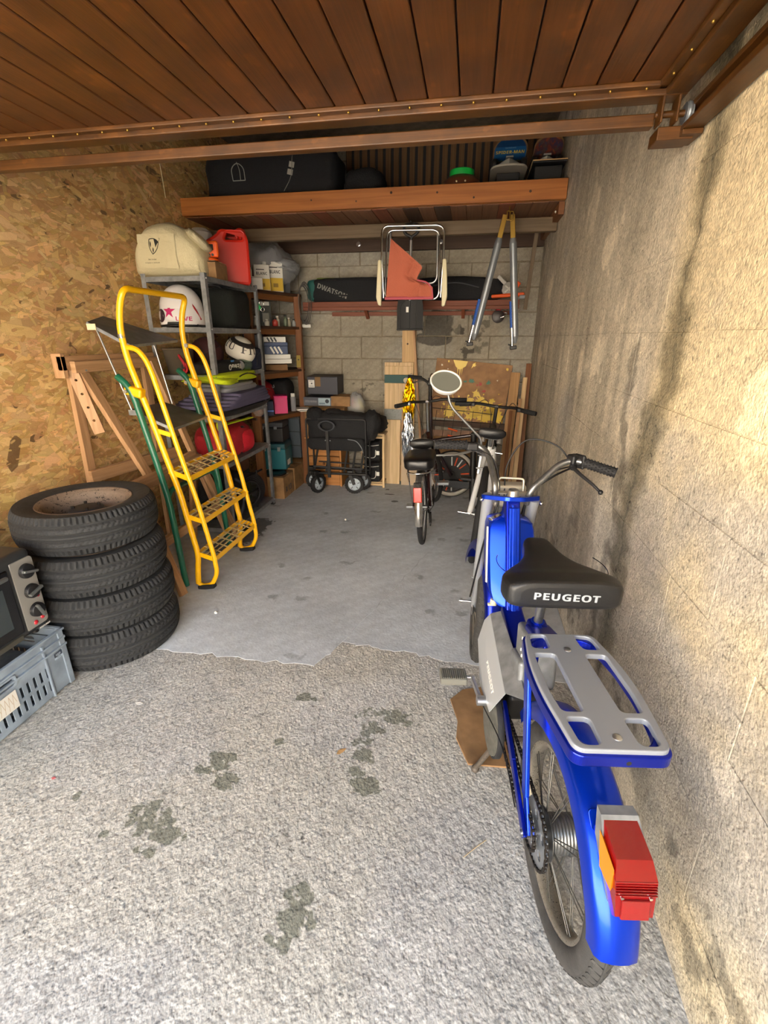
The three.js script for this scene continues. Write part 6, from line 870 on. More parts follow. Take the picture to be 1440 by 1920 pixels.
{ // planks leaning on the back wall
  one('pine_plank', 'wide pale pine plank standing right of the wooden stand', 'plank', rb(0.168, 0.655, 0.018, 0.002, 0, 0.3275, 0), M.pinePale, { pos: [-0.742, 0.002, -4.655], grain: 1 }).rotation.x = -0.06;
  one('pine_plank', 'narrow pale plank just behind the left edge of the wide pine plank', 'plank', rb(0.11, 0.65, 0.018, 0.002, 0, 0.325, 0), M.pineLight, { pos: [-0.79, 0.002, -4.69], grain: 1, ox: 0.4 }).rotation.x = -0.05;
  const f = thing('folding_board', 'pine slat board with a green and a grey stripe, leaning on the back wall', 'board', [-0.688, 0.02, -4.715]); f.rotation.x = -0.03;
  part(f, 'backing', rb(0.285, 1.16, 0.012, 0.002, 0, 0.58, -0.012), M.pine);
  const rows = [[0.0, 0.17, M.pine], [0.173, 0.40, M.pine], [0.403, 0.60, M.pine], [0.603, 0.735, std(0x8f9290, 0.6, { map: rep(wornTone, 0.12) })], [0.738, 0.985, M.pineLight], [0.988, 1.065, std(0x1d4a48, 0.6)], [1.068, 1.145, M.pineLight], [1.148, 1.182, M.pineLight]];
  rows.forEach(([a, b, m], i) => { if (i === 3 || i === 5) part(f, 'painted_slat', rb(0.285, b - a, 0.016, 0.0015, 0, (a + b) / 2, 0), m); else for (let k = 0; k < 2; k++) part(f, 'slat', rb(0.1405, b - a, 0.016, 0.0015, -0.0715 + k * 0.143, (a + b) / 2, 0), m, { ox: i * 0.31 + k * 0.5, grain: 1 }); });
  part(f, 'edge_batten', rb(0.016, 0.44, 0.02, 0.002, 0.045, 0.69, 0.016), M.trestle);
  const up = thing('pine_plank', 'tall pine board rising behind the striped board up to the snow shovel', 'plank', [-0.597, 0.0, -4.768]); part(up, 'board', rb(0.135, 1.5, 0.018, 0.002, 0, 0.75, 0), M.pine, { ox: 0.8 }); part(up, 'knot', cyl(0.009, 0.009, 0.02, 12, -0.015, 1.37, 0, PI / 2), M.darkWood); up.rotation.x = -0.012;
  const st = one('wood_strip', 'long brown strip of wood leaning right of the tall pine board', 'plank', stick([0, 0, 0], [-0.13, 1.5, -0.05], 0.05, 0.02, [0, 0, 1], 0.002), M.trestle, { pos: [-0.42, 0.01, -4.70] });
  const wb = ['upper of the three white wooden discs on the striped board', 'left white wooden disc of the three on the striped board', 'right lower white wooden disc of the three on the striped board'];
  [[-0.57, 1.075, 0.026], [-0.613, 1.037, 0.026], [-0.562, 1.03, 0.02]].forEach(([x, y, r], i) => { const k = thing('wooden_disc', wb[i], 'disc', [x, y, -4.715 + (i === 0 ? 0.003 : 0)]); part(k, 'disc', mv(lathe([[0.0001, -0.008], [r, -0.008], [r, 0.008], [0.0001, 0.008]], 28), 0, 0, 0, PI / 2), std(0xd9cdb4, 0.7)); part(k, 'ring_mark', tor(r * 0.55, 0.001, 0, 0, 0.0082, 0, 0, 0, 5, 24), M.pine); });
  const cb = thing('cardboard_sheet', 'stack of plain cardboard behind the bicycles at the foot of the back wall', 'cardboard', [-0.12, 0, -4.72]); cb.rotation.x = -0.06; part(cb, 'sheet', rb(0.74, 0.56, 0.012, 0.002, 0.04, 0.28, 0), std(0xc09a84, 0.85, { map: rep(mottle, 0.5) })); part(cb, 'sheet', rb(0.64, 0.5, 0.01, 0.002, 0.02, 0.25, 0.016), M.card);
  const bx = cardBox('printed_carton', 'white printed carton behind the silver tinsel', 0.22, 0.44, 0.06, [-0.53, 0, -4.66], 0, std(0xbba68c, 0.8), { tape: false }); part(bx, 'print_band', rb(0.2, 0.07, 0.002, 0.0008, 0, 0.38, 0.031), M.paper); part(bx, 'lettering', mv(letters('CK', 0.05, 0.001), -0.03, 0.38, 0.0325), M.charcoal);
}
{ // paint-splashed board
  const p = thing('paint_board', 'brown hardboard splashed with yellow, green and red paint on the back wall', 'board', [-0.02, 0.655, -4.765]); p.rotation.z = -0.09; p.rotation.x = -0.02;
  const W = 0.715, H = 0.56;
  part(p, 'board', rb(W, H, 0.01, 0.001, 0, H / 2, 0), std(0xb58656, 0.65, { map: rep(mottle, 0.4) }));
  const S = 10, seed0 = seedState; seedState = 4242;
  const paint = { y: std(0xdcb81c, 0.4), g: std(0x2f6d55, 0.5), r: std(0xa5322a, 0.5), w: std(0xd8cdb4, 0.5), k: std(0x4a2018, 0.5) };
  const splat = (cx, cy, r, n, spike, m, sx = 1) => { const s = new THREE.Shape(), a0 = rnd() * 6; for (let i = 0; i <= n * 2; i++) { const a = a0 + i / (n * 2) * 2 * PI, q = r * (i % 2 ? 0.75 + spike * rnd() ** 2.5 : 0.5 + 0.3 * rnd()), x = clamp(cx + Math.cos(a) * q * sx, -W / 2 + 0.004, W / 2 - 0.004), y = clamp(cy + Math.sin(a) * q, 0.004, H - 0.004); i ? s.lineTo(x, y) : s.moveTo(x, y); } return mv(ext(s, 0.0012), 0, 0, 0.005); };
  const ys = []; for (let i = 0; i < 40; i++) { const a = rr(0, 6.28), q = rr(0.02, 0.13), cx = pick([0.13, 0.2, -0.12, -0.02]), cy = 0.13; ys.push(splat(clamp(cx + Math.cos(a) * q, -0.3, 0.33), clamp(cy + Math.sin(a) * q * 0.8, 0.02, 0.32), rr(0.012, 0.035), 7, 1.3, 0)); } ys.push(mv(ext(shape([[-0.2, H - 0.003], [-0.06, H - 0.003], [-0.075, H - 0.05], [-0.1, H - 0.07], [-0.104, H - 0.14], [-0.11, H - 0.075], [-0.118, H - 0.08], [-0.122, H - 0.17], [-0.128, H - 0.085], [-0.14, H - 0.08], [-0.146, H - 0.15], [-0.152, H - 0.075], [-0.17, H - 0.06]]), 0.0012), 0, 0, 0.005));
  for (const [x, y, r, n, k] of [[0.12, 0.2, 0.06, 14, 1.4], [0.22, 0.15, 0.06, 15, 1.5], [-0.13, 0.13, 0.06, 13, 1.3], [-0.05, 0.1, 0.05, 14, 1.4], [0.07, 0.09, 0.07, 10, 1.2], [0.06, 0.27, 0.035, 9, 0.6], [0.28, 0.07, 0.08, 10, 0.9], [0.18, 0.06, 0.08, 12, 0.9], [-0.18, 0.06, 0.06, 10, 1.0], [0.0, 0.17, 0.04, 9, 1.6], [0.315, H - 0.04, 0.016, 6, 0.5], [0.0, H - 0.03, 0.02, 6, 1.6], [-0.24, H - 0.02, 0.012, 6, 0.8]]) ys.push(splat(x, y, r, n, k, 0));
  for (let i = 0; i < 26; i++) ys.push(splat(rr(-0.28, 0.32), rr(0.02, 0.34), rr(0.004, 0.012), 5, 0.5, 0)); for (let i = 0; i < 14; i++) { const x = rr(-0.26, 0.3), y = rr(0.05, 0.14); ys.push(mv(rb(0.004, rr(0.05, 0.12), 0.0012, 0.0004, 0, 0, 0), x, y, 0.0056)); }
  part(p, 'yellow_paint', ys, paint.y, { kind: 'stuff' }); part(p, 'green_paint', [splat(0.0, 0.38, 0.02, 8, 1.2, 0, 2), splat(0.16, 0.38, 0.022, 8, 0.8, 0), splat(-0.06, 0.37, 0.012, 7, 1, 0, 2)], paint.g, { kind: 'stuff' }); part(p, 'red_paint', [splat(0.09, 0.36, 0.018, 7, 1, 0), splat(0.06, 0.35, 0.01, 6, 1, 0), splat(0.13, 0.3, 0.012, 7, 1.4, 0, 2)], paint.r, { kind: 'stuff' }); part(p, 'white_paint', [splat(-0.3, H - 0.06, 0.012, 6, 0.7, 0), splat(-0.24, H - 0.09, 0.007, 6, 0.7, 0), splat(0.24, H - 0.15, 0.008, 6, 1, 0)], paint.w, { kind: 'stuff' });
  seedState = seed0;
  const b2 = thing('dark_batten', 'dark brown timber batten carrying the paint-splashed board', 'plank', [0.0, 0.6, -4.755]); part(b2, 'batten', rb(0.78, 0.05, 0.05, 0.003, 0, 0.02, 0, 0, 0, -0.03), M.darkWood); for (const x of [-0.34, 0.34]) part(b2, 'bracket', rb(0.03, 0.1, 0.02, 0.003, x, -0.03, -0.015), M.darkWood);
}
{ // timber strips in the right corner
  const w = ['wide tan board leaning in the far right corner', 'round brown stick leaning in the far right corner', 'thin pale strip leaning in the far right corner', 'dark strip nearest the right wall in the corner', 'short brown lath at the front of the corner strips'];
  const s = [[[0.35, 0.005, -4.36], [0.415, 1.12, -4.72], 0.085, 0.012, M.strip], [[0.40, 0.005, -4.22], [0.46, 0.9, -4.55], 0.028, 0.024, M.trestle], [[0.445, 0.005, -4.26], [0.5, 1.08, -4.68], 0.04, 0.012, M.pineLight], [[0.50, 0.005, -4.4], [0.53, 1.2, -4.75], 0.05, 0.012, M.post], [[0.345, 0.005, -4.12], [0.385, 0.8, -4.5], 0.03, 0.02, M.post]];
  s.forEach(([a, b, wd, t, m], i) => one('wood_strip', w[i], 'plank', stick(a, b, wd, t, [1, 0, 0.1], 0.002), m, { ox: i * 0.4, grain: 1 }));
}
// ---------- bicycles ----------
function bicycle(name, label, pos, turn, lean, o) {
  const b = thing(name, label, 'bicycle', pos, turn); b.rotation.order = 'YXZ'; b.rotation.z = rad(-lean);
  const m = (a, h, n) => [n, h, -a], R = o.R, wb = o.wb, fm = o.frame, spoke = geo(bar([0, 0.02, 0], [0, R - 0.04, 0], 0.001, 0.001, 4));
  const wheel = (nm, a, turnW) => { const w = group(b, nm); w.position.set(...m(a, R, 0)); w.rotation.y = turnW; part(w, 'tyre', mv(new THREE.TorusGeometry(R - (o.tyreR ?? 0.018), o.tyreR ?? 0.018, 10, 64), 0, 0, 0, 0, PI / 2, 0), o.tyre ?? M.blackRubber); part(w, 'rim', mv(lathe([[R - 0.05, -0.009], [R - 0.034, -0.012], [R - 0.032, 0.012], [R - 0.05, 0.009], [R - 0.052, 0], [R - 0.05, -0.009]], 56), 0, 0, 0, 0, 0, PI / 2), o.rim ?? M.alu); part(w, 'hub', [bar([-0.05, 0, 0], [0.05, 0, 0], 0.014), cyl(0.026, 0.026, 0.004, 20, -0.03, 0, 0, 0, 0, PI / 2), cyl(0.026, 0.026, 0.004, 20, 0.03, 0, 0, 0, 0, PI / 2), bar([-0.07, 0, 0], [0.07, 0, 0], 0.006)], M.alu); for (let i = 0; i < 28; i++) { const q = part(w, 'spoke', spoke, M.steel, { raw: true }), s = i % 2 ? 1 : -1; q.position.x = s * 0.026; q.rotation.set(i / 28 * 2 * PI, 0, s * 0.095); } return w; };
  wheel('rear_wheel', 0, 0); wheel('front_wheel', wb, o.steer ?? 0);
  const bb = [0.44, R - 0.05, 0], st = [0.28, o.seatH - 0.14, 0], hd = [wb - 0.2, o.headH, 0], hl = [wb - 0.16, o.headH - 0.14, 0];
  part(b, 'frame', [bar(m(...bb), m(...st), 0.016), bar(m(...bb), m(...hl), 0.02), bar(m(st[0] + 0.03, st[1] - (o.low ?? 0.05), 0), m(...hd), 0.016), bar(m(...hd), m(...hl), 0.022), cyl(0.024, 0.024, 0.08, 16, ...m(...bb), 0, 0, PI / 2)], fm);
  for (const s of [-1, 1]) { part(b, 'seat_stay', bar(m(st[0] + 0.01, st[1] - 0.03, s * 0.024), m(0, R, s * 0.062), o.stay ?? 0.011, o.stay ?? 0.009), fm); part(b, 'chain_stay', bar(m(bb[0], bb[1], s * 0.03), m(0, R, s * 0.062), 0.01), fm); part(b, 'fork_blade', tube([m(hl[0] + 0.01, hl[1] - 0.02, s * 0.035), m(hl[0] + 0.06, (hl[1] + R) / 2, s * 0.052), m(wb, R, s * 0.056)], 0.012, { rs: 8 }), o.fork ?? fm); }
  part(b, 'chainring', [mv(lathe([[0.06, -0.003], [0.085, -0.003], [0.085, 0.003], [0.06, 0.003], [0.06, -0.003]], 40), ...m(bb[0], bb[1], 0.055), 0, 0, PI / 2), mv(lathe([[0.03, -0.006], [0.045, -0.004], [0.045, 0.004], [0.03, 0.006]], 30), ...m(0, R, 0.045), 0, 0, PI / 2)], M.darkSteel);
  part(b, 'chain', [sweep([m(bb[0], bb[1] + 0.085, 0.055), m(0, R + 0.044, 0.046)].map(va), 0.004, 6), sweep([m(bb[0], bb[1] - 0.085, 0.055), m(0, R - 0.044, 0.046)].map(va), 0.004, 6)], M.darkSteel);
  part(b, 'derailleur', [rb(0.02, 0.09, 0.03, 0.004, ...m(0.02, R - 0.09, 0.055), 0.3), cyl(0.02, 0.02, 0.01, 14, ...m(0.03, R - 0.14, 0.055), 0, 0, PI / 2)], M.darkSteel);
  for (const [s, k] of [[-1, 1], [1, -1]]) { part(b, 'crank_arm', stick(m(bb[0], bb[1], s * 0.075), m(bb[0] + k * 0.1, bb[1] - k * 0.13 * (o.crank ?? 1), s * 0.085), 0.014, 0.022, [1, 0, 0], 0.003), M.alu); part(b, 'pedal', [rb(0.085, 0.022, 0.075, 0.006, ...m(bb[0] + k * 0.1, bb[1] - k * 0.13 * (o.crank ?? 1), s * 0.14)), rb(0.07, 0.008, 0.01, 0.002, ...m(bb[0] + k * 0.1 - 0.04, bb[1] - k * 0.13 * (o.crank ?? 1), s * 0.14))], o.pedal ?? M.black); }
  part(b, 'seat_post', bar(m(...st), m(st[0] - 0.03, o.seatH - 0.05, 0), 0.0135), M.alu);
  const sd = []; for (let i = 0; i <= 14; i++) { const t = i / 14, a = st[0] - 0.17 + t * 0.27, w = lerp(0.09, 0.022, sm(0.1, 0.75, t)) * Math.sqrt(sm(-0.25, 0.08, t)) * (i === 14 ? 0.5 : 1), top = o.seatH + 0.012 * Math.cos(t * 5), bot = top - lerp(0.07, 0.03, t); sd.push(Array.from({ length: 20 }, (_, k) => { const q = k / 20 * 2 * PI; return m(a, (top + bot) / 2 + Math.sign(Math.sin(q)) * Math.abs(Math.sin(q)) ** 0.7 * (top - bot) / 2, Math.cos(q) * w); })); }
  part(b, 'saddle', loft(sd), std(0x131315, 0.38)); part(b, 'saddle_spring', [bar(m(st[0] - 0.12, o.seatH - 0.09, -0.05), m(st[0] - 0.1, o.seatH - 0.04, -0.05), 0.014), bar(m(st[0] - 0.12, o.seatH - 0.09, 0.05), m(st[0] - 0.1, o.seatH - 0.04, 0.05), 0.014), rb(0.1, 0.02, 0.04, 0.006, ...m(st[0] - 0.03, o.seatH - 0.075, 0))], M.steel);
  const ca = Math.cos(o.steer ?? 0), sa = Math.sin(o.steer ?? 0), hv = (a, h, n) => m(hd[0] + a * ca + n * sa, h, n * ca - a * sa), hh = o.barH;
  part(b, 'stem', [bar(m(hd[0], hd[1] - 0.02, 0), m(hd[0] - 0.03, hh, 0), 0.014), bar(m(hd[0] - 0.03, hh, 0), hv(0.02, hh, 0), 0.014)], o.stem ?? M.black);
  part(b, 'handlebar', bent([hv(-0.1, hh + 0.0, -0.29), hv(-0.03, hh + 0.015, -0.15), hv(0.02, hh, -0.05), hv(0.02, hh, 0.05), hv(-0.03, hh + 0.015, 0.15), hv(-0.1, hh + 0.0, 0.29)], 0.0115, 0.05), o.bars ?? M.black);
  for (const s of [-1, 1]) { part(b, 'grip', bar(hv(-0.065, hh + 0.006, s * 0.2), hv(-0.103, hh, s * 0.305), 0.0165, 0.0165, 14), M.blackRubber); part(b, 'brake_lever', [rb(0.03, 0.03, 0.035, 0.008, ...hv(-0.045, hh + 0.004, s * 0.175)), bar(hv(-0.02, hh - 0.008, s * 0.18), hv(-0.05, hh - 0.022, s * 0.28), 0.006, 0.004)], o.lever ?? M.black); part(b, 'cable', tube([hv(-0.02, hh - 0.005, s * 0.17), hv(0.09, hh + 0.03, s * 0.1), hv(0.1, hh - 0.08, s * 0.05), m(hd[0] + 0.03, hd[1] - 0.06, s * 0.03)], 0.0025, { rs: 5 }), M.black); }
  return { b, m, st, hd, hv };
}
{
  const { b, m } = bicycle('bicycle', 'dark brown city bicycle with chrome rear mudguard, red reflector and padded rear carrier', [-0.272, 0, -3.22], rad(1), -3.2, { R: 0.275, wb: 0.95, seatH: 0.735, headH: 0.68, barH: 0.93, low: 0.22, frame: phy({ color: 0x32181a, roughness: 0.3, clearcoat: 0.6 }), stem: M.chrome, bars: M.darkSteel, lever: M.alu, pedal: std(0x9aa0a4, 0.4, { metalness: 0.3 }), steer: rad(24) });
  const arc = (t0, t1, r, w, n = 26) => patch(8, n, (u, v) => { const t = lerp(t0, t1, v), q = (u - 0.5) * 2; return m(Math.cos(t) * (r - 0.012 * q * q), 0.275 + Math.sin(t) * (r - 0.012 * q * q), q * w); });
  part(b, 'rear_mudguard', arc(rad(35), rad(188), 0.298, 0.026), std(0xb8b4ae, 0.25, { metalness: 0.85, side: THREE.DoubleSide })); part(b, 'mudguard_stay', [bar(m(0, 0.275, -0.065), m(-0.28, 0.33, -0.02), 0.003), bar(m(0, 0.275, 0.065), m(-0.28, 0.33, 0.02), 0.003)], M.chrome);
  part(b, 'rear_reflector', [rb(0.055, 0.1, 0.02, 0.006, ...m(-0.295, 0.46, 0), -0.1)], phy({ color: 0xd8301c, roughness: 0.2, clearcoat: 1 })); part(b, 'reflector_mount', [rb(0.05, 0.035, 0.02, 0.006, ...m(-0.29, 0.525, 0)), tor(0.012, 0.004, ...m(-0.302, 0.525, 0), 0, 0, 0)], M.darkSteel);
  part(b, 'carrier', [bent([m(0.2, 0.60, -0.06), m(-0.2, 0.585, -0.075), m(-0.24, 0.585, 0), m(-0.2, 0.585, 0.075), m(0.2, 0.60, 0.06)], 0.006, 0.05), bar(m(-0.15, 0.585, -0.075), m(0, 0.28, -0.07), 0.005), bar(m(-0.15, 0.585, 0.075), m(0, 0.28, 0.07), 0.005)], M.chrome); part(b, 'carrier_pad', mv(soft(0.21, 0.09, 0.36, { e: 0.45, n: 0.02, s: 91 }), ...m(-0.03, 0.59, 0)), std(0x121214, 0.35));
  part(b, 'rear_lamp_bracket', [bar(m(-0.2, 0.585, -0.075), m(-0.23, 0.53, -0.06), 0.005)], M.chrome);
}
{
  const { b, m } = bicycle('bicycle', 'white city bicycle with black handlebar and saddle next to the right wall', [0.085, 0, -2.99], rad(-4), 4.5, { R: 0.325, wb: 1.02, seatH: 0.87, headH: 0.76, barH: 0.925, low: 0.3, tyreR: 0.023, crank: -1, stay: 0.018, frame: std(0xd6d8da, 0.35), steer: rad(-8) });
  part(b, 'rim_brake', [stick(m(0.15, 0.56, -0.05), m(0.17, 0.68, -0.05), 0.018, 0.012, [1, 0, 0], 0.003), bar(m(0.15, 0.6, -0.07), m(0.15, 0.6, -0.02), 0.006), bar(m(0.17, 0.68, -0.07), m(0.18, 0.69, 0.03), 0.004)], M.alu); part(b, 'axle_peg', bar(m(0, 0.325, -0.06), m(0, 0.325, -0.14), 0.007), M.chrome); part(b, 'seat_quick_release', bar(m(0.28, 0.69, 0), m(0.27, 0.69, 0.09), 0.006), M.chrome);
}
{ // small bicycle behind, with coloured spoke sleeves
  const c = thing('child_bicycle', 'small black child bicycle with orange and white spoke sleeves behind the two city bicycles', 'bicycle', [-0.12, 0, -4.33]);
  const R = 0.225, w = group(c, 'wheel'); w.position.set(0, R, 0); w.rotation.y = 0.18;
  part(w, 'tyre', tor(R - 0.016, 0.016, 0, 0, 0, 0, 0, 0, 10, 56), M.blackRubber); part(w, 'rim', mv(lathe([[R - 0.04, -0.012], [R - 0.014, -0.017], [R - 0.012, 0.017], [R - 0.04, 0.012], [R - 0.042, 0]], 56), 0, 0, 0, PI / 2), std(0xb5b1a6, 0.5)); part(w, 'hub', [bar([0, 0, -0.05], [0, 0, 0.06], 0.014), cyl(0.03, 0.03, 0.02, 20, 0, 0, 0.02, PI / 2)], M.darkSteel);
  const sp = geo(bar([0, 0.02, 0.012], [0, R - 0.035, 0.002], 0.001, 0.001, 4)), sl = geo(bar([0, 0.085, 0.014], [0, 0.165, 0.012], 0.0065, 0.007, 8)), oc = std(0xe0562c, 0.5), wc = std(0xe4e6e6, 0.5);
  for (let i = 0; i < 20; i++) { part(w, 'spoke', sp, M.darkSteel, { raw: true }).rotation.z = i / 20 * 2 * PI; if (i % 5 !== 1) { const q = part(w, 'spoke_sleeve', sl, i % 2 ? oc : wc, { raw: true }); q.rotation.z = i / 20 * 2 * PI + 0.03; } }
  part(c, 'wheel_guard', mv(lathe([[0.0001, 0.002], [0.17, 0.002], [0.172, 0], [0.17, -0.002], [0.0001, -0.002]], 40), 0, R, -0.03, PI / 2), M.black); part(c, 'chain_guard', [rb(0.22, 0.07, 0.014, 0.007, 0.06, 0.14, 0.05, 0, 0, -0.05), ...Array.from({ length: 8 }, (_, i) => cyl(0.007, 0.007, 0.004, 10, -0.02 + i * 0.024, 0.142 - i * 0.001, 0.058, PI / 2))], M.charcoal);
  part(c, 'fork', [bar([0.18, 0.62, 0.12], [0.2, 0.06, 0.3], 0.026, 0.026, 14)], M.black); part(c, 'fork', [bar([0.235, 0.62, 0.1], [0.255, 0.06, 0.28], 0.022, 0.022, 14)], M.charcoal); part(c, 'fork_crown', rb(0.09, 0.04, 0.05, 0.01, 0.2, 0.62, 0.11), M.black);
  part(c, 'frame', [bar([0.0, R, 0.06], [-0.19, 0.55, 0.08], 0.016), bar([0.2, 0.62, 0.1], [-0.19, 0.55, 0.08], 0.016), bar([-0.19, 0.4, 0.08], [-0.215, 0.95, 0.1], 0.017)], phy({ color: 0x24121a, roughness: 0.3, clearcoat: 0.5 }));
  part(c, 'stem', [bar([-0.215, 0.93, 0.1], [-0.22, 1.1, 0.12], 0.015), rb(0.05, 0.04, 0.05, 0.01, -0.22, 1.06, 0.12)], M.darkSteel); part(c, 'handlebar', bent([[-0.4, 1.115, 0.2], [-0.28, 1.1, 0.16], [-0.22, 1.05, 0.13], [-0.1, 1.08, 0.05], [0.0, 1.1, 0.02]], 0.011, 0.05), M.darkSteel); part(c, 'grip', bar([-0.4, 1.115, 0.2], [-0.29, 1.103, 0.163], 0.016), M.blackRubber); part(c, 'grip', bar([0.0, 1.1, 0.02], [-0.08, 1.085, 0.043], 0.016), M.blackRubber); part(c, 'brake_lever', bar([-0.28, 1.085, 0.18], [-0.38, 1.06, 0.23], 0.006, 0.004), M.alu); part(c, 'bell', ball(0.022, -0.2, 1.12, 0.14), M.chrome);
  const k = thing('wire_basket', 'thin wire rack leaning behind the bicycles, with two orange handles', 'rack', [-0.06, 0.45, -4.6]); const g = []; for (let i = 0; i <= 9; i += 1.5) g.push(bar([-0.27 + i * 0.058, 0, 0.03], [-0.24 + i * 0.058, 0.32, -0.05], 0.0025, 0.0025, 6)); for (const y of [0, 0.16, 0.32]) g.push(bar([-0.29, y + 0.02, 0.03 - y * 0.25], [0.29, y - 0.03, 0.03 - y * 0.25], 0.0035, 0.0035, 6)); part(k, 'wire', g, M.darkSteel); part(k, 'wire_foot', [bar([-0.26, 0, 0.03], [-0.26, -0.448, 0.06], 0.004), bar([0.26, -0.03, 0.03], [0.26, -0.448, 0.06], 0.004)], M.darkSteel); for (const [y, z] of [[0.165, 0.06], [0.1, 0.07]]) part(k, 'handle', bar([-0.12, y, z], [-0.03, y - 0.025, z], 0.009, 0.009, 10), M.orange);
  // tinsel bunches hanging from the two left grips
  const tin = (label, x, y, z, len, m, n) => { const t = thing('tinsel_streamer', label, 'streamer', [x, y, z]); const l = []; for (let i = 0; i < n; i++) { const a = rnd() * 6.28, q = rr(0.002, 0.05), L = len * rr(0.75, 1.05), x1 = Math.cos(a) * q, z1 = Math.sin(a) * q; l.push(patch(1, 7, (u, v) => { const k = Math.sin(v * PI * 0.9) * 0.8 + 0.35, w = Math.sin(v * 14 + i) * 0.004; return [x1 * k + w + (u - 0.5) * 0.007 * Math.cos(v * 9 + i), -v * L, z1 * k + (u - 0.5) * 0.007 * Math.sin(v * 9 + i) + w]; })); } part(t, 'tinsel', l, m, { kind: 'stuff' }); part(t, 'knot', ball(0.012, 0, 0.002, 0), m); };
  const dbl = (c2) => std(c2, 0.16, { metalness: 1, side: THREE.DoubleSide });
  tin('gold tinsel bunch hanging from the upper left bicycle grip', -0.505, 1.1, -4.12, 0.4, dbl(0xf0c414), 130); tin('silver tinsel bunch hanging below the gold one beside the brown bicycle', -0.505, 0.82, -4.06, 0.46, dbl(0xdfe4ea), 130);
}

// ---------- loft, back shelf and what hangs from them ----------
{
  const l = struct('loft');
  part(l, 'front_beam', rb(2.78, 0.118, 0.05, 0.004, -0.834, 2.347, -3.826), M.beam, { grain: 0 });
  part(l, 'knot', [[-0.87, 2.33], [-0.3, 2.36], [0.32, 2.34], [-1.2, 2.35], [-0.05, 2.32], [-0.62, 2.372]].map(([x, y], i) => cyl(0.005 + (i % 3) * 0.002, 0.006, 0.004, 12, x, y, -3.8, PI / 2)), M.darkWood, { kind: 'stuff' });
  for (let i = 0, x = XL + 0.004; x < XR - 0.02; i++, x += 0.112) { const w = Math.min(0.109, XR - x - 0.003), dk = [14, 16].includes(i + 2 * 0); part(l, 'deck_board', rb(w, 0.02, 0.94, 0.002, x + w / 2, 2.294 + rr(-0.0015, 0.0015), -4.325), i === 15 || i === 17 ? M.darkWood : i % 4 === 1 ? M.shelfRed : M.loftBoard, { ox: i * 0.37, oy: i * 0.13 }); }
  part(l, 'joist', rb(2.78, 0.09, 0.06, 0.004, -0.834, 2.2, -4.12), M.oldWood, { grain: 0 });
  part(l, 'wall_ledger', rb(2.78, 0.12, 0.05, 0.003, -0.834, 2.222, -4.77), M.darkWood, { grain: 0 }); for (const x of [-1.07, -0.33]) part(l, 'bolt', [cyl(0.014, 0.014, 0.012, 6, x, 2.22, -4.742, PI / 2), cyl(0.022, 0.022, 0.003, 16, x, 2.22, -4.745, PI / 2)], M.chrome);
  part(l, 'side_ledger', rb(0.04, 0.075, 0.93, 0.003, 0.538, 2.245, -4.31), M.post); for (const z of [-3.95, -4.25, -4.55]) part(l, 'bolt', ball(0.008, 0.516, 2.245, z), M.white);
  const fl = 2.306;
  const bag = thing('tent_bag', 'large black tent bag with a pale outline tent emblem on the loft', 'bag', [-1.56, fl, -4.1]);
  part(bag, 'bag_body', soft(1.04, 0.44, 0.44, { e: 0.4, n: 0.035, f: 3, s: 101, flat: 0.1, seg: 40 }), M.blackCloth);
  part(bag, 'emblem', [bent([[-0.26, 0.12, 0], [-0.27, 0.2, 0], [-0.22, 0.235, 0], [-0.17, 0.2, 0], [-0.165, 0.12, 0]], 0.003, 0.03), bar([-0.26, 0.12, 0], [-0.165, 0.12, 0], 0.003), tube([[-0.2, 0.12, 0], [-0.205, 0.19, 0], [-0.222, 0.235, 0]], 0.0025, { rs: 5 })].map((q) => q.translate(0, 0.09, 0.222)), std(0x8d9088, 0.7)); part(bag, 'lettering', mv(letters('4x4', 0.05, 0.002), -0.08, 0.285, 0.218), std(0x3c4040, 0.7));
  for (const [x, y] of [[0.2, 0.29], [0.185, 0.245]]) part(bag, 'care_label', rb(0.04, 0.035, 0.003, 0.001, x, y, 0.222, 0, 0, -0.25), std(0x9a988f, 0.8)); part(bag, 'cord', tube([[0.2, 0.42, 0.15], [0.205, 0.34, 0.215], [0.19, 0.22, 0.222], [0.13, 0.13, 0.22]], 0.0025, { rs: 5 }), std(0x6b6b64, 0.8));
  const b2 = thing('dark_bundle', 'low black bundle lying right of the tent bag on the loft', 'bag', [-0.87, fl, -4.15]); part(b2, 'bundle_body', soft(0.3, 0.29, 0.36, { e: 0.5, n: 0.05, f: 3, s: 105, flat: 0.1 }), M.blackCloth); part(b2, 'bundle_strap', tor(0.12, 0.008, 0, 0.1, 0.0, 0, PI / 2, 0), M.charcoal);
  const slatM = wood(0x7a5c3c, 1.2, 0.2), sl = thing('slatted_panel', 'brown vertical-slat panel standing along the rear of the loft', 'panel', [-0.35, fl, -4.74]);
  part(sl, 'felt_backing', rb(1.72, 0.70, 0.01, 0.001, 0.04, 0.35, -0.012), M.black); for (let i = 0; i < 25; i++) part(sl, 'slat', rb(0.044, 0.70, 0.014, 0.0015, -0.79 + i * 0.0685, 0.35, 0), slatM, { grain: 1, ox: i * 0.3 });
  const bk = thing('round_basket', 'reddish brown round tub with a bright green lid at the loft edge', 'tub', [-0.145, fl, -4.0]); part(bk, 'tub_body', lathe([[0.0001, 0], [0.11, 0.0], [0.138, 0.1], [0.13, 0.15], [0.09, 0.185], [0.0001, 0.185]], 36), std(0x5c3420, 0.5)); part(bk, 'lid', lathe([[0.08, 0.185], [0.086, 0.186], [0.086, 0.222], [0.08, 0.226], [0.0001, 0.226]], 36), std(0x14b046, 0.45)); part(bk, 'rivet', [ball(0.006, -0.03, 0.13, 0.135)], M.cream); part(bk, 'rivet', [ball(0.006, 0.03, 0.13, 0.135)], M.cream);
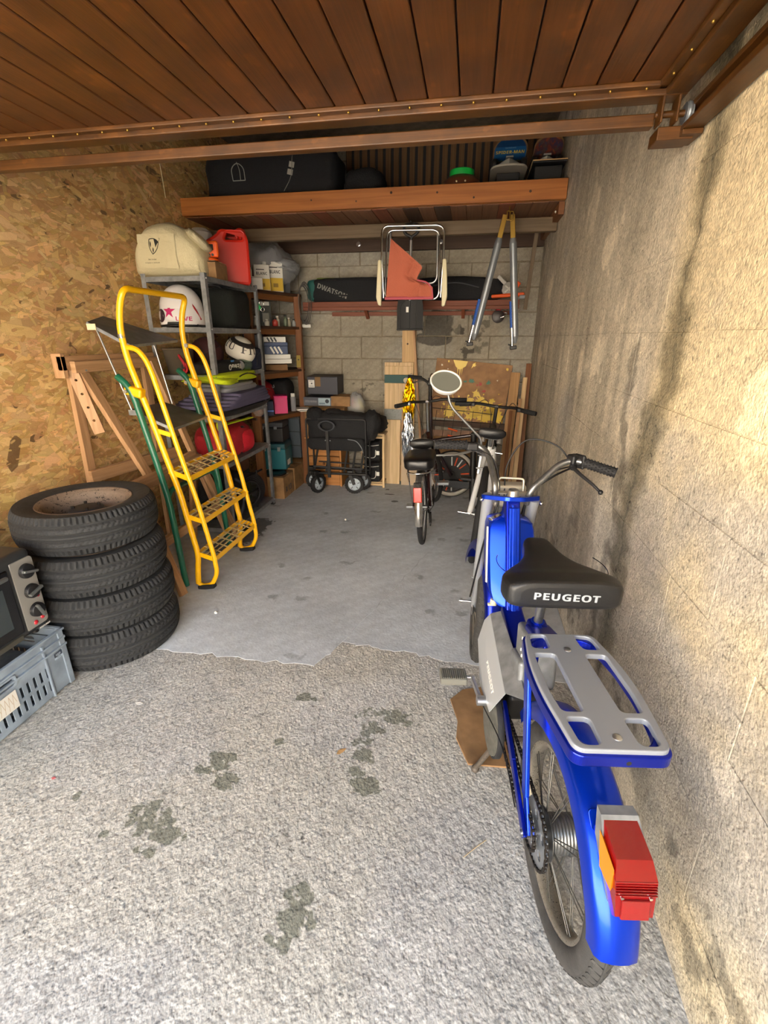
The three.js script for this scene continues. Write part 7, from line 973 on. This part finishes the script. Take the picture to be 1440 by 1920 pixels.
  // skateboards: undersides and trucks towards the room, each on a second deck
  const deckShape = (w, L) => roundPoly([[-w / 2, -L / 2], [w / 2, -L / 2], [w / 2, L / 2], [-w / 2, L / 2]], w * 0.48);
  const board = (name, label, x, w, tilt, art, truckM) => {
    const s = thing(name, label, 'skateboard', [x, fl + 0.265, -4.19]);
    const L = 0.62, deck = mv(ext(deckShape(w, L), 0.011, 0.003, 10), 0, 0, 0, -PI / 2), p = deck.attributes.position;
    const bend = (z) => 0.9 * Math.max(0, Math.abs(z) - 0.13) ** 1.35 * tilt;
    const fine = mv(new THREE.BoxGeometry(1, 0.011, L, 1, 1, 40), 0, 0, 0), fp = fine.attributes.position; for (let i = 0; i < fp.count; i++) { const z = fp.getZ(i), e = clamp((L / 2 - Math.abs(z)) / (w * 0.48)), k = Math.sqrt(1 - (1 - e) ** 2); fp.setXYZ(i, fp.getX(i) * w * Math.max(0.02, k), fp.getY(i) + bend(z) + 0.045, z); } fine.computeVertexNormals();
    part(s, 'deck', fine, std(0x7d6040, 0.6));
    const pr = patch(12, 20, (u, v) => { const z = lerp(0.05, L / 2 - 0.004, v), e = clamp((L / 2 - z) / (w * 0.48)), k = Math.sqrt(1 - (1 - e) ** 2); return [(u - 0.5) * w * 0.94 * k, bend(z) + 0.0385, z]; });
    part(s, 'deck_print', pr, new THREE.MeshStandardMaterial({ map: art, roughness: 0.45, side: THREE.DoubleSide }), { raw: true });
    for (const z of [0.14, -0.14]) { const t = group(s, 'truck'); part(t, 'hanger', [new ConvexGeometry([[-0.075, -0.012, z], [0.075, -0.012, z], [-0.07, 0.002, z], [0.07, 0.002, z], [-0.02, 0.035, z - 0.02], [0.02, 0.035, z - 0.02], [0, -0.015, z + 0.015], [0, 0.03, z + 0.02]].map((q) => V(...q))), rb(0.05, 0.01, 0.07, 0.002, 0, 0.034, z)], truckM); part(t, 'axle', bar([-w / 2 - 0.004, -0.006, z], [w / 2 + 0.004, -0.006, z], 0.004), M.chrome); for (const sx of [-1, 1]) part(t, 'wheel', [mv(lathe([[0.008, -0.02], [0.035, -0.018], [0.039, -0.009], [0.039, 0.009], [0.035, 0.018], [0.008, 0.02]], 28), sx * (w / 2 - 0.012), -0.006, z, 0, 0, PI / 2)], std(0x1c1815, 0.5)); }
    return s;
  };
  const art1 = canvasTex(256, 256, (g) => { g.fillStyle = '#1d5c94'; g.fillRect(0, 0, 256, 256); g.fillStyle = '#123a66'; g.fillRect(0, 0, 256, 70); g.fillStyle = '#8a7a50'; g.fillRect(0, 236, 256, 20); g.fillStyle = '#e8c53a'; g.save(); g.translate(128, 130); g.scale(1, 1); g.font = 'bold 40px sans-serif'; g.textAlign = 'center'; g.fillText('SPIDER-MAN', 0, 0, 236); g.restore(); g.fillStyle = '#9fb8c8'; g.font = '15px sans-serif'; g.textAlign = 'center'; g.fillText('SKATEBOARD', 128, 84); g.fillStyle = '#7f8f5a'; for (let i = 0; i < 7; i++) { g.beginPath(); g.moveTo(20 + i * 34, 236); g.lineTo(30 + i * 34, 205 + (i % 3) * 8); g.lineTo(44 + i * 34, 236); g.fill(); } });
  const art2 = canvasTex(256, 256, (g) => { g.fillStyle = '#54343c'; g.fillRect(0, 0, 256, 256); const cs = ['#7a3a2c', '#3f3550', '#9a5a34', '#5a4a44', '#8a4430', '#40465a']; for (let i = 0; i < 60; i++) { g.fillStyle = cs[i % 6]; g.beginPath(); g.ellipse(rr(0, 256), rr(0, 256), rr(8, 34), rr(6, 22), rr(0, 3), 0, 7); g.fill(); } g.fillStyle = '#a06a3a'; g.fillRect(0, 240, 256, 16); });
  board('skateboard', 'skateboard with a blue deck underside and yellow lettering, left of the two on the loft', 0.178, 0.225, 0.72, art1, std(0x8d8d86, 0.4, { metalness: 0.6 }));
  board('skateboard', 'skateboard with a dark reddish patterned underside, rightmost on the loft', 0.43, 0.19, 0.6, art2, std(0x9a9a92, 0.4, { metalness: 0.6 }));
  const d1 = thing('skate_deck', 'pale grey rounded deck lying under the blue skateboard', 'board', [0.175, fl + 0.205, -4.17]); part(d1, 'deck', mv(ext(deckShape(0.25, 0.6), 0.014, 0.004, 12), 0, 0, 0, -PI / 2), std(0x9f988a, 0.6)); part(d1, 'deck_rest', [rb(0.16, 0.203, 0.4, 0.006, 0, -0.102, -0.05)], M.black);
  const d2 = thing('skate_deck', 'black board with a pale edge lying under the patterned skateboard', 'board', [0.435, fl + 0.205, -4.12]); part(d2, 'deck', rb(0.22, 0.012, 0.5, 0.005, 0, 0.012, 0), M.black); part(d2, 'deck_edge', rb(0.224, 0.006, 0.504, 0.003, 0, 0.021, 0), M.pine); part(d2, 'deck_rest', rb(0.18, 0.205, 0.44, 0.006, 0, -0.1, -0.02), M.black);
}
{ // back shelf
  const s = struct('trim_2');
  for (const z of [-4.64, -4.735]) part(s, 'shelf_board', rb(1.96, 0.045, 0.09, 0.004, -0.6, 1.713, z), M.shelfRed, { ox: z, grain: 0 }); part(s, 'front_edge', rb(1.96, 0.03, 0.02, 0.003, -0.6, 1.675, -4.605), M.shelfRed, { grain: 0 }); part(s, 'bearer', rb(1.7, 0.035, 0.025, 0.003, -0.5, 1.638, -4.78), M.shelfRed, { grain: 0 });
  for (const x of [-1.0, -0.6, -0.1, 0.2]) part(s, 'bracket', stick([x, 1.69, -4.65], [x, 1.60, -4.79], 0.03, 0.02, [1, 0, 0]), M.shelfRed);
  const sb = thing('snowboard_bag', 'long black snowboard bag with teal-green end and slanted white lettering on the back shelf', 'bag', [-1.08, 1.736, -4.69]);
  part(sb, 'bag_body', soft(0.88, 0.2, 0.2, { e: 0.35, n: 0.03, f: 3, s: 111, flat: 0.1, seg: 44 }), M.blackCloth); part(sb, 'bag_end', mv(soft(0.2, 0.185, 0.19, { e: 0.4, n: 0.03, f: 3, s: 112 }), -0.36, 0.008, -0.004), std(0x1f5a55, 0.7)); part(sb, 'green_patch', [mv(soft(0.2, 0.02, 0.13, { e: 0.5, n: 0.1, f: 5, s: 114 }), -0.27, 0.184, 0.01)], std(0x6a7a2c, 0.7)); part(sb, 'lettering', mv(letters('DWATSON', 0.042, 0.002).scale(1.05, 1, 1), -0.21, 0.09, 0.099, 0, 0, -0.34), std(0x86867f, 0.7)); part(sb, 'strap_mark', rb(0.03, 0.03, 0.004, 0.001, -0.17, 0.165, 0.094), std(0x8f8a7a, 0.8));
  const s2 = thing('duffel_bag', 'black duffel bag on the right half of the back shelf', 'bag', [-0.17, 1.736, -4.69]); part(s2, 'bag_body', soft(0.86, 0.19, 0.2, { e: 0.5, n: 0.08, f: 2.5, s: 116, flat: 0.1, seg: 40 }), M.blackCloth); part(s2, 'bag_strap', tube([[-0.2, 0.12, 0.1], [0, 0.14, 0.105], [0.2, 0.1, 0.1]], 0.007, { rs: 6 }), M.charcoal);
  const tw = thing('toy_glider', 'orange toy glider with a round pale propeller hub on the back shelf', 'toy', [0.28, 1.736, -4.65]); part(tw, 'wing', [mv(rb(0.28, 0.03, 0.06, 0.012, 0, 0.035, 0.02), 0, 0, 0, 0, 0, 0.06)], M.orange); part(tw, 'fin', rb(0.04, 0.1, 0.02, 0.008, 0.06, 0.1, 0, 0, 0, -0.6), M.orange); part(tw, 'hub_disc', mv(lathe([[0.0001, 0.012], [0.05, 0.01], [0.06, 0], [0.05, -0.01], [0.0001, -0.012]], 30), 0.0, 0.085, 0.03, PI / 2), std(0x9a9690, 0.5)); part(tw, 'hub_cross', [rb(0.08, 0.014, 0.008, 0.003, 0, 0.085, 0.044, 0, 0, 0.7), rb(0.08, 0.014, 0.008, 0.003, 0, 0.085, 0.044, 0, 0, -0.7)], M.white); part(tw, 'blade', rb(0.11, 0.03, 0.012, 0.005, -0.055, 0.15, 0.03, 0, 0, -0.75), std(0xb5b2ac, 0.5)); part(tw, 'tail', rb(0.07, 0.03, 0.06, 0.008, 0.13, 0.02, 0.03), std(0x8c9196, 0.5));
  const cl = thing('clamp_lamp', 'dark round clamp with a silver screw under the back shelf', 'clamp', [0.21, 1.622, -4.63]); part(cl, 'clamp_body', mv(lathe([[0.0001, -0.015], [0.05, -0.015], [0.055, 0], [0.05, 0.015], [0.0001, 0.015]], 26), 0, -0.02, 0, PI / 2), std(0x2a1c1a, 0.4)); part(cl, 'clamp_screw', [tube([[0.02, -0.03, 0.02], [0.05, -0.02, 0.025], [0.07, 0.005, 0.02], [0.05, 0.01, 0.02]], 0.006, { rs: 6 })], M.chrome); part(cl, 'clip', rb(0.04, 0.03, 0.02, 0.004, 0.0, 0.03, 0), M.red);
}
{ // folding chair hung under the loft
  const c = thing('folding_chair', 'folding steel-tube chair with salmon fabric and cream armrests hanging under the loft', 'chair', [-0.49, 0, -4.02]);
  part(c, 'frame', bent([[-0.235, 1.985, 0.0], [-0.235, 2.215, 0], [0.235, 2.205, 0], [0.235, 1.98, 0]], 0.0085, 0.06), M.chrome); part(c, 'frame', bent([[-0.2, 2.19, -0.022], [0.2, 2.18, -0.022], [0.21, 1.705, -0.02], [-0.215, 1.715, -0.02]], 0.0075, 0.06, { closed: true }), M.chrome); part(c, 'frame', bent([[-0.175, 2.18, -0.04], [-0.185, 1.83, -0.04], [0.19, 1.82, -0.04], [0.185, 2.17, -0.04]], 0.0075, 0.06), M.steel);
  for (const s of [-1, 1]) { part(c, 'armrest', [mv(ext(roundPoly(s < 0 ? [[-0.262, 1.985], [-0.235, 1.985], [-0.237, 1.66], [-0.262, 1.665], [-0.278, 1.72], [-0.272, 1.83]] : [[0.232, 1.98], [0.26, 1.98], [0.272, 1.85], [0.278, 1.72], [0.262, 1.655], [0.237, 1.65]].reverse(), 0.012), 0.035, 0.006), 0, 0, -0.005)], M.cream); part(c, 'frame_link', bar([s * 0.235, 2.0, 0], [s * 0.225, 1.72, -0.015], 0.0075), M.chrome); }
  const fab = std(0xbd664c, 0.8, { side: THREE.DoubleSide, bumpMap: rep(bumpFolds, 0.4), bumpScale: 0.01 });
  const cloth = (pts) => { const s = new THREE.ShapeGeometry(shape(pts), 1), out = []; const g = patch(24, 24, (u, v) => { const L = [lerp(-0.165, -0.2, v), lerp(2.13, 1.722, v)], Rr = v < 0.36 ? [lerp(-0.16, 0.085, v / 0.36), lerp(2.125, 1.93, v / 0.36)] : v < 0.52 ? [lerp(0.085, 0.035, (v - 0.36) / 0.16), lerp(1.93, 1.845, (v - 0.36) / 0.16)] : [lerp(0.035, 0.165, sm(0.5, 0.75, v)), lerp(1.845, 1.722, (v - 0.52) / 0.48)]; const x = lerp(L[0], Rr[0], u), y = lerp(L[1], Rr[1], u); return [x, y, 0.012 + 0.012 * Math.sin(u * 7 + v * 3) * (0.3 + v) + 0.02 * Math.exp(-(((u - 0.72) * 9) ** 2)) * sm(0.15, 0.5, v)]; }); return g; };
  part(c, 'seat_fabric', cloth([[0, 0], [1, 0], [0, 1]]), fab); part(c, 'fabric_hem', [bar([-0.21, 1.715, 0.005], [0.17, 1.715, 0.005], 0.012, 0.012, 10), tube([[0.045, 1.84, 0.02], [0.12, 1.82, 0.02], [0.155, 1.78, 0.015], [0.165, 1.72, 0.012]], 0.007, { rs: 6 })], std(0xc05a66, 0.8));
  part(c, 'hook', tube([[0.0, 2.205, -0.005], [0.0, 2.235, -0.03], [0.0, 2.225, -0.065]], 0.004, { rs: 6 }), M.darkSteel);
  const s = thing('snow_shovel', 'black snow shovel with a steel shaft hanging behind the folding chair', 'shovel', [-0.506, -0.02, -4.075]);
  part(s, 'blade', [patch(10, 10, (u, v) => { const x = lerp(-0.105, 0.105, u), y = lerp(1.505, 1.73, v); return [x * (1 - 0.08 * sm(0.7, 1, v)), y, 0.012 * (1 - (2 * u - 1) ** 2) + 0.01]; }), patch(10, 10, (u, v) => { const x = lerp(0.105, -0.105, u), y = lerp(1.505, 1.73, v); return [x * (1 - 0.08 * sm(0.7, 1, v)), y, 0.012 * (1 - (2 * u - 1) ** 2) + 0.004]; }), rb(0.21, 0.012, 0.035, 0.004, 0, 1.506, 0.015)], std(0x0b0b0c, 0.65, { side: THREE.DoubleSide })); part(s, 'blade_rib', [tube([[-0.08, 1.51, 0.015], [-0.075, 1.68, 0.015], [-0.04, 1.725, 0.018]], 0.004, { rs: 6 }), bar([0, 1.51, 0.022], [0, 1.72, 0.022], 0.004), bar([0.05, 1.51, 0.02], [0.05, 1.72, 0.02], 0.003)], M.black); part(s, 'sticker', rb(0.02, 0.04, 0.002, 0.0008, -0.02, 1.655, 0.023), M.paper);
  part(s, 'shaft', bar([0, 1.72, 0.03], [0.0, 2.14, 0.02], 0.011, 0.011, 14), M.steel); part(s, 'grip_loop', [bent([[0, 2.12, 0.02], [0.0, 2.16, 0.02], [0.055, 2.19, 0.02], [0.055, 2.245, 0.02], [-0.055, 2.245, 0.02], [-0.055, 2.19, 0.02], [0, 2.16, 0.02]], 0.011, 0.03)], M.black); part(s, 'hanger_nail', bar([0, 2.258, 0.06], [0, 2.258, -0.02], 0.004), M.darkSteel);
}
{ // A-shaped tube frame with blue grips
  const a = thing('tow_frame', 'A-shaped pair of grey steel tubes with blue grips hanging from a brass bracket', 'tow bar', [0, 0, -3.93]);
  const arm = (p, q, k) => { const P = V(...p), Q = V(...q), at = (t, dx = 0) => P.clone().lerp(Q, t).add(V(dx, 0, 0)), g = group(a, 'arm'); part(g, 'bracket_plate', [stick(at(-0.02), at(0.16), 0.035, 0.012, [1, 0, 0], 0.003)], M.brass); part(g, 'tube', [bar(at(0.15), at(0.19), 0.02, 0.026, 18), bar(at(0.19), at(0.5), 0.026, 0.026, 20), bar(at(0.5), at(0.9), 0.027, 0.025, 20), bar(at(0.9), at(0.955), 0.024, 0.01, 16)], M.greyTube); part(g, 'grip', [bar(at(0.62, k), at(0.83, k), 0.014, 0.014, 14), ...Array.from({ length: 9 }, (_, i) => ball(0.0045, ...at(0.635 + i * 0.022, k).add(V(0, 0, 0.013)).toArray()))], std(0x1650a8, 0.5)); part(g, 'side_rod', [bar(at(0.8, k), at(0.98, k), 0.012, 0.012, 12)], M.chrome); part(g, 'end_clamp', [rb(0.05, 0.028, 0.04, 0.006, ...at(0.99, k * 0.7).toArray(), 0, 0, k < 0 ? 0.1 : 0), bar(at(0.965, k - 0.03), at(0.985, k + 0.03), 0.005)], M.black); };
  arm([0.172, 2.22, 0], [0.0, 1.37, 0.0], -0.03); arm([0.225, 2.22, 0], [0.325, 1.345, 0.0], -0.022);
  part(a, 'hook_ring', [bent([[0.185, 2.2, 0.02], [0.185, 2.255, 0.02], [0.205, 2.255, 0.02], [0.205, 2.2, 0.02]], 0.004, 0.008, { closed: true }), bent([[0.207, 2.195, 0.024], [0.207, 2.25, 0.024], [0.228, 2.25, 0.024], [0.228, 2.195, 0.024]], 0.004, 0.008, { closed: true }), bar([0.2, 2.25, 0.02], [0.2, 2.285, 0.01], 0.004)], M.brass);
  one('grey_batten', 'thin grey batten hanging beside the A-shaped tube frame by the right wall', 'plank', stick([0.444, 2.285, -4.3], [0.408, 1.64, -4.34], 0.03, 0.018, [1, 0, 0], 0.002), M.oldWood);
  // tools on the floor of the wall: a thin cable down the strand boards
  part(scene.getObjectByName('wall_left'), 'cable', tube([[-2.226, 2.6, -3.6], [-2.224, 2.45, -3.61], [-2.215, 2.36, -3.6]], 0.003, { rs: 5 }), M.cream);
}

// ---------- litter on the floor ----------
{
  const f = (label, pts, col, pos, turn = 0) => one('floor_scrap', label, 'scrap', jitter(mv(ext(shape(pts), 0.002, 0.0004), 0, 0, 0, -PI / 2), 0.003), std(col, 0.85), { pos, turn });
  f('curled tan dry leaf on the rough floor left of the moped wheel', [[-0.018, 0], [-0.006, 0.008], [0.012, 0.006], [0.022, -0.002], [0.006, -0.008], [-0.01, -0.007]], 0xb08a58, [-0.385, 0.001, -1.27], 0.9);
  f('small pink scrap on the rough floor in front of the crate', [[-0.008, 0], [0.0, 0.006], [0.009, 0.001], [0.002, -0.005]], 0xc46a6a, [-1.33, 0.001, -0.99]);
  f('torn pale paper flake on the rough floor before the tyre stack', [[-0.016, 0], [-0.004, 0.007], [0.014, 0.004], [0.008, -0.006], [-0.01, -0.005]], 0xd8d6d0, [-1.27, 0.001, -1.36]);
  one('dry_twig', 'thin dry straw on the floor left of the moped rear wheel', 'twig', tube([[0, 0.003, 0], [0.02, 0.005, 0.03], [0.05, 0.003, 0.075]], 0.0012, { rs: 5 }), std(0xc9b48a, 0.8), { pos: [0.13, 0, -1.03], turn: -1.4 });
  for (const [x, z, l] of [[-0.95, -3.55, 'small white chip on the smooth floor near the wagon wheel'], [-1.3, -2.05, 'white grit chip on the smooth floor beside the tyre stack']]) one('stone_chip', l, 'chip', new THREE.DodecahedronGeometry(0.009, 0), M.paper, { pos: [x, 0.006, z] });
}

renderer.render(scene, camera);
